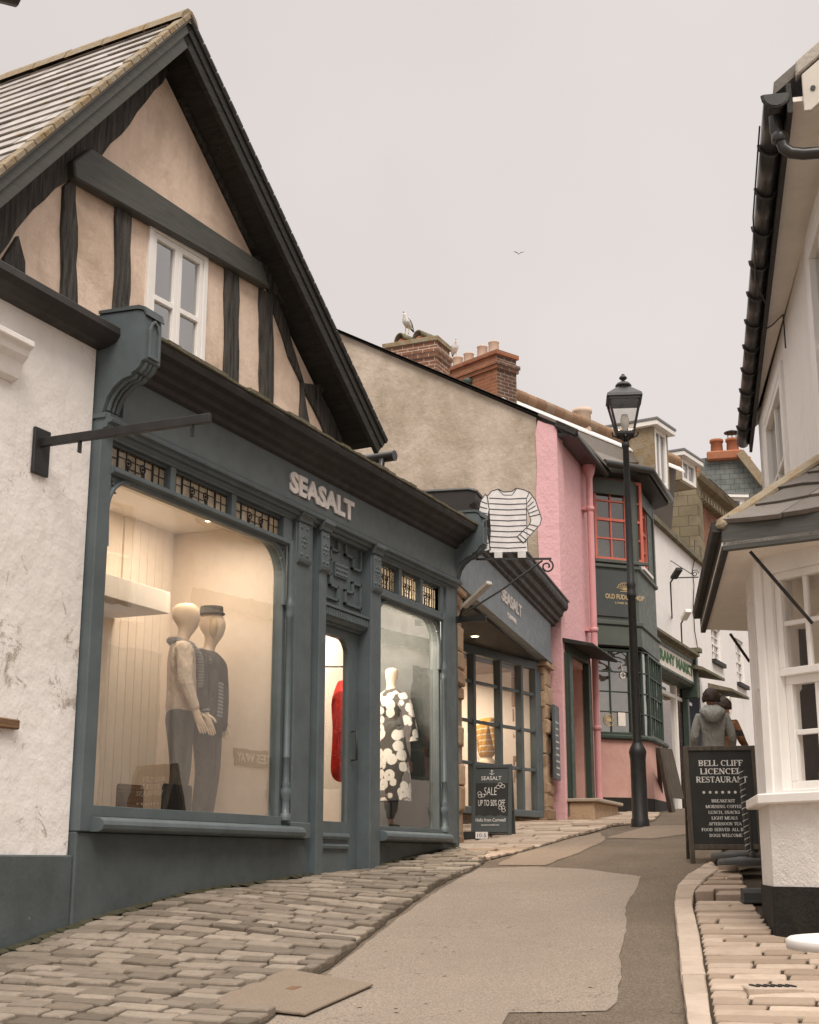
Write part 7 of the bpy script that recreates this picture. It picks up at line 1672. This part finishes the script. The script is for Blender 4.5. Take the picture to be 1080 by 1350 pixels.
# ---------------------------------------------------------------- gulls
def gull(lab, loc, yaw, s, flying=False):
    t = thing('gull', lab, 'gull', (0, 0, 0), 'gulls')
    g = {'t': (0, -.2, .19, .028, .02), 'r': (0, -.1, .21, .06, .055), 'b': (0, .02, .22, .078, .082), 'c': (0, .11, .25, .062, .07), 'n': (0, .14, .32, .036, .04), 'h': (0, .165, .375, .036, .042)}
    grow('body', g, [('t', 'r'), ('r', 'b'), ('b', 'c'), ('c', 'n'), ('n', 'h')], M['gullw'], t, 'b')
    k = MB().lathe(V((0, 0, 0)), [(.013, 0), (.012, .03), (0, .06)], 8); k.v = [V((p.x, p.z + .19, .372 - p.y * .8)) for p in k.v]; k.build('beak', M['beak'], t)
    if flying:
        for s_ in (-1, 1):
            mb = MB(); top = [(0, .07), (.2, .10), (.42, .02), (.68, -.14), (.4, -.11), (.18, -.1), (0, -.09)]
            P = [V((s_ * (.04 + x), y, .25 + .22 * math.sin(min(1, x / .4) * 1.4) - .12 * max(0, x - .3))) for x, y in top]; mb.prism(P, (0, 0, .014)); mb.build('wing', M['gullg'], t, bev=.004)
    else:
        for s_ in (-1, 1):
            mb = MB(); mb.add([V((s_ * .062, .11, .285)), V((s_ * .085, .02, .26)), V((s_ * .075, -.1, .235)), V((s_ * .02, -.34, .20)), V((s_ * .03, -.12, .285)), V((s_ * .035, .02, .315))], [(0, 1, 2, 3, 4, 5)]); w_ = mb.build('wing', M['gullg'], t); so = w_.modifiers.new('s', 'SOLIDIFY'); so.thickness = .012
            MB().tube([V((s_ * .03, .01, .16)), V((s_ * .032, .0, .08)), V((s_ * .032, .012, .0)), V((s_ * .034, .06, .004))], .007, 6).build('leg', M['beak'], t)
        MB().box(ID, -.014, .014, .2, .38, .185, .2).build('tail', M['ink'], t)
    t.location = loc; t.rotation_euler = (0, 0, yaw); t.scale = (s, s, s); return t
ptop = C1.p(at_u(C1, 537, 445, -.3)[0], -.3, 9.39 + .245)
gull('large grey and white gull standing on the left chimney cowl', ptop, R(95), 1.0)
u = C2.at(595, 460, -.27)[0]; gull('smaller gull perched on the row of buff chimney pots', C2.p(C2.at(587, 460)[0], -.27, zt2 + .33), R(120), .95)
gull('gull flying high in the open sky', atr(684, 337, 42), R(-60), .27, True)
# ---------------------------------------------------------------- odds and ends in the street
t = thing('cover_plate', 'tan rusty steel cover plate lying over the cobbles at the bottom', 'cover plate', (PC.x, PC.y, G(PC.x, PC.y)))
mb = MB(); P = [(p.x, p.y, G(p.x, p.y) + .012) for p in plate_px]; mb.prism(P, (0, 0, .012)); mb.build('plate', M['plate'], t, bev=.003)
q = [gnd(*a) for a in ((376, 1311), (388, 1312), (398, 1308), (386, 1307))]; mb = MB(); mb.prism([(p.x, p.y, G(p.x, p.y) + .0235) for p in q], (0, 0, .004)); mb.build('lifting_slot', M['plank'], t)
t = thing('drain_grate', 'small slotted iron drain grate set in the buff footway', 'drain', (7.3, .6, G(7.3, .6)))
q0 = gnd(1018, 1311); F = Fr(q0.x, q0.y, 24.07 - 92); zz = G(q0.x, q0.y)
MB().box(F, -.13, .13, -.09, .09, zz - .03, zz + .036).build('frame', M['kerb'], t, bev=.006)
mb = MB()
for i in range(6): mb.bar(F.p(-.09 + i * .034, -.05, zz + .038), F.p(-.07 + i * .034, .05, zz + .038), .014, .01)
mb.build('bars', M['iron'], t)
# parasol feet, twisted pole and a dark box beside the bay
q0, q1 = gnd(985, 1147), gnd(985, 1157)
for pt, lab, w in ((gnd(972, 1149), 'dark rubber base under the barber-striped pole', .42), (gnd(980, 1158), 'dark rubber base nearest the bay corner, under a thin black pole', .40)):
    z = G(pt.x, pt.y) + .1
    t = thing('pole_base', lab, 'pole base', (pt.x, pt.y, z)); mb = MB()
    mb.lathe((pt.x, pt.y, z), [(w * .5, 0), (w * .5, .03), (w * .47, .05), (w * .1, .065), (.03, .07)], 20); mb.build('foot', M['rubber'], t)
pt = gnd(988, 1148); z = G(pt.x, pt.y) + .1; top = atr(977, 1012, math.hypot(pt.x, pt.y))
t = thing('striped_pole', 'slim dark pole with a pale spiral rope stripe leaning before the menu board', 'pole', (pt.x, pt.y, z))
a_ = V((pt.x, pt.y, z + .05)); MB().tube([a_, top], .022, 10).build('pole', M['rubber'], t)
ax = (top - a_); n = 110; e1_ = ax.cross(V((1, 0, 0))).normalized(); e2_ = ax.cross(e1_).normalized()
MB().tube([a_ + ax * (i / n) + (e1_ * math.cos(i * .8) + e2_ * math.sin(i * .8)) * .0205 for i in range(n + 1)], .0045, 4).build('spiral_stripe', M['chalk'], t)
pt = gnd(994, 1156); z = G(pt.x, pt.y) + .1; t = thing('thin_pole', 'thin black pole standing between the menu board and the bay', 'pole', (pt.x, pt.y, z))
tp = atr(994, 1062, math.hypot(pt.x, pt.y) - .0); MB().tube([V((pt.x, pt.y, z + .04)), V((pt.x, pt.y, tp.z + .0))], .011, 8).build('pole', M['iron'], t); MB().lathe((pt.x, pt.y, z), [(.03, .04), (.03, .08), (.014, .1)], 10).build('socket', M['iron'], t)
pt = gnd(994, 1195); z = G(pt.x, pt.y) + .02; t = thing('dark_box', 'low dark moulded plastic box at the foot of the bay plinth', 'box', (pt.x, pt.y, z))
F = Fr(pt.x, pt.y, 24.07 - 95); mb = MB(); mb.mould(F, [(-.12, z), (.06, z), (.05, z + .07), (.02, z + .1), (-.1, z + .1)], -.07, .10); mb.build('lid', M['rubber'], t, bev=.012, seg=2); MB().box(F, -.08, .11, -.13, .07, z, z + .02).build('rim', M['rubber'], t, bev=.004)
# white cafe table edge, bottom right
ce = atr(1042, 1243, 4.1); dirv = V((RT.x, RT.y, 0)).normalized(); cc_ = ce + dirv * .36; zt_t = ce.z; gz = G(cc_.x, cc_.y)
t = thing('cafe_table', 'round white enamel cafe table just entering at the bottom right', 'table', (cc_.x, cc_.y, gz))
c_ = V((cc_.x, cc_.y, 0)); MB().lathe(c_, [(.33, zt_t - .02), (.36, zt_t - .018), (.362, zt_t + .005), (.352, zt_t + .012), (.34, zt_t + .002), (.0, zt_t)], 40).build('tabletop', M['tabletop'], t)
MB().lathe(c_, [(.2, gz + .04), (.2, gz + .06), (.03, gz + .08), (.025, zt_t - .021)], 16).build('pedestal', M['iron'], t)
# grit and moss gathered along the foot of the shop wall
mb = MB(); xx = 5.5
while xx < 14.0:
    d = random.uniform(.08, .2)
    if not 10.9 < xx < 11.9:
        w_ = random.uniform(.02, .09); q = [(xx, 5.752), (xx + d, 5.752), (xx + d * .9, 5.745 - w_ * random.uniform(.6, 1)), (xx + d * .2, 5.745 - w_)]
        mb.add([(a, b, G(a, b) + .05 - .02 * (b < 5.75) + random.uniform(0, .008)) for a, b in q], [(3, 2, 1, 0)])
    xx += d * .9
tag(mb.build('wall_foot_grit', M['moss2'], recalc=False), kind='stuff')
# flying litter of the street: a few pale flecks and leaves
mb = MB(); random.seed(4)
for i in range(70):
    x, y = random.uniform(430, 860), random.uniform(1150, 1345); p = gnd(x, y); r = random.uniform(.004, .014); a0 = random.random() * 6
    mb.add([(p.x + r * math.cos(a0 + j * 1.3) * random.uniform(.6, 1.3), p.y + r * math.sin(a0 + j * 1.3), G(p.x, p.y) + .008 + random.uniform(0, .003)) for j in range(5)], [(0, 1, 2, 3, 4)])
tag(mb.build('street_litter', M['lichen'], recalc=False), kind='stuff')
# ---------------------------------------------------------------- overcast daylight
w = bpy.data.worlds.new('World'); sc.world = w; w.use_nodes = True; nt = w.node_tree; nt.nodes.clear()
N = lambda t_: nt.nodes.new(t_)
SUN_E, SUN_AZ = R(50), R(-148)       # soft sun high behind the camera's right shoulder
sky = N('ShaderNodeTexSky'); sky.sky_type = 'NISHITA'; sky.sun_disc = False; sky.sun_elevation = SUN_E; sky.sun_rotation = math.pi / 2 - SUN_AZ; sky.dust_density = 4
hs = N('ShaderNodeHueSaturation'); hs.inputs['Saturation'].default_value = .15; nt.links.new(sky.outputs[0], hs.inputs['Color'])
tc = N('ShaderNodeTexCoord'); sp = N('ShaderNodeSeparateXYZ'); nt.links.new(tc.outputs['Generated'], sp.inputs[0])
rp = N('ShaderNodeValToRGB'); nt.links.new(sp.outputs[2], rp.inputs[0]); e = rp.color_ramp.elements
e[0].position = 0.0; e[0].color = (.765, .70, .672, 1); e[1].position = 1.0; e[1].color = (3.7, 3.5, 3.35, 1)
x = e.new(.56); x.color = (.80, .737, .712, 1); x = e.new(.66); x.color = (1.15, 1.07, 1.03, 1)
nz = N('ShaderNodeTexNoise'); nz.inputs['Scale'].default_value = 2.2; nz.inputs['Detail'].default_value = 5; nt.links.new(tc.outputs['Generated'], nz.inputs['Vector'])
mr = N('ShaderNodeMapRange'); nt.links.new(nz.outputs['Fac'], mr.inputs[0]); mr.inputs[1].default_value = .3; mr.inputs[2].default_value = .7; mr.inputs[3].default_value = 9.3; mr.inputs[4].default_value = 10.6
vm = N('ShaderNodeVectorMath'); vm.operation = 'SCALE'; nt.links.new(rp.outputs[0], vm.inputs[0]); nt.links.new(mr.outputs[0], vm.inputs['Scale'])
mx = N('ShaderNodeMix'); mx.data_type = 'RGBA'; mx.inputs[0].default_value = .06; nt.links.new(vm.outputs[0], mx.inputs[6]); nt.links.new(hs.outputs[0], mx.inputs[7])
bg = N('ShaderNodeBackground'); bg.inputs[1].default_value = .1; nt.links.new(mx.outputs[2], bg.inputs[0]); ow = N('ShaderNodeOutputWorld'); nt.links.new(bg.outputs[0], ow.inputs[0])
S = bpy.data.lights.new('sun', 'SUN'); S.energy = 2.2; S.angle = R(25); S.color = (1, .93, .84); so = bpy.data.objects.new('sun', S); COL.objects.link(so)
so.rotation_euler = (-V((math.cos(SUN_AZ) * math.cos(SUN_E), math.sin(SUN_AZ) * math.cos(SUN_E), math.sin(SUN_E)))).to_track_quat('-Z', 'Y').to_euler()
vs = sc.view_settings; vs.view_transform = 'Standard'; vs.look = 'None'; vs.exposure = 0.0; vs.gamma = 1; vs.use_curve_mapping = False
sc.cycles.max_bounces = 8; sc.cycles.transparent_max_bounces = 12; sc.cycles.use_denoising = True; sc.cycles.sample_clamp_indirect = 4
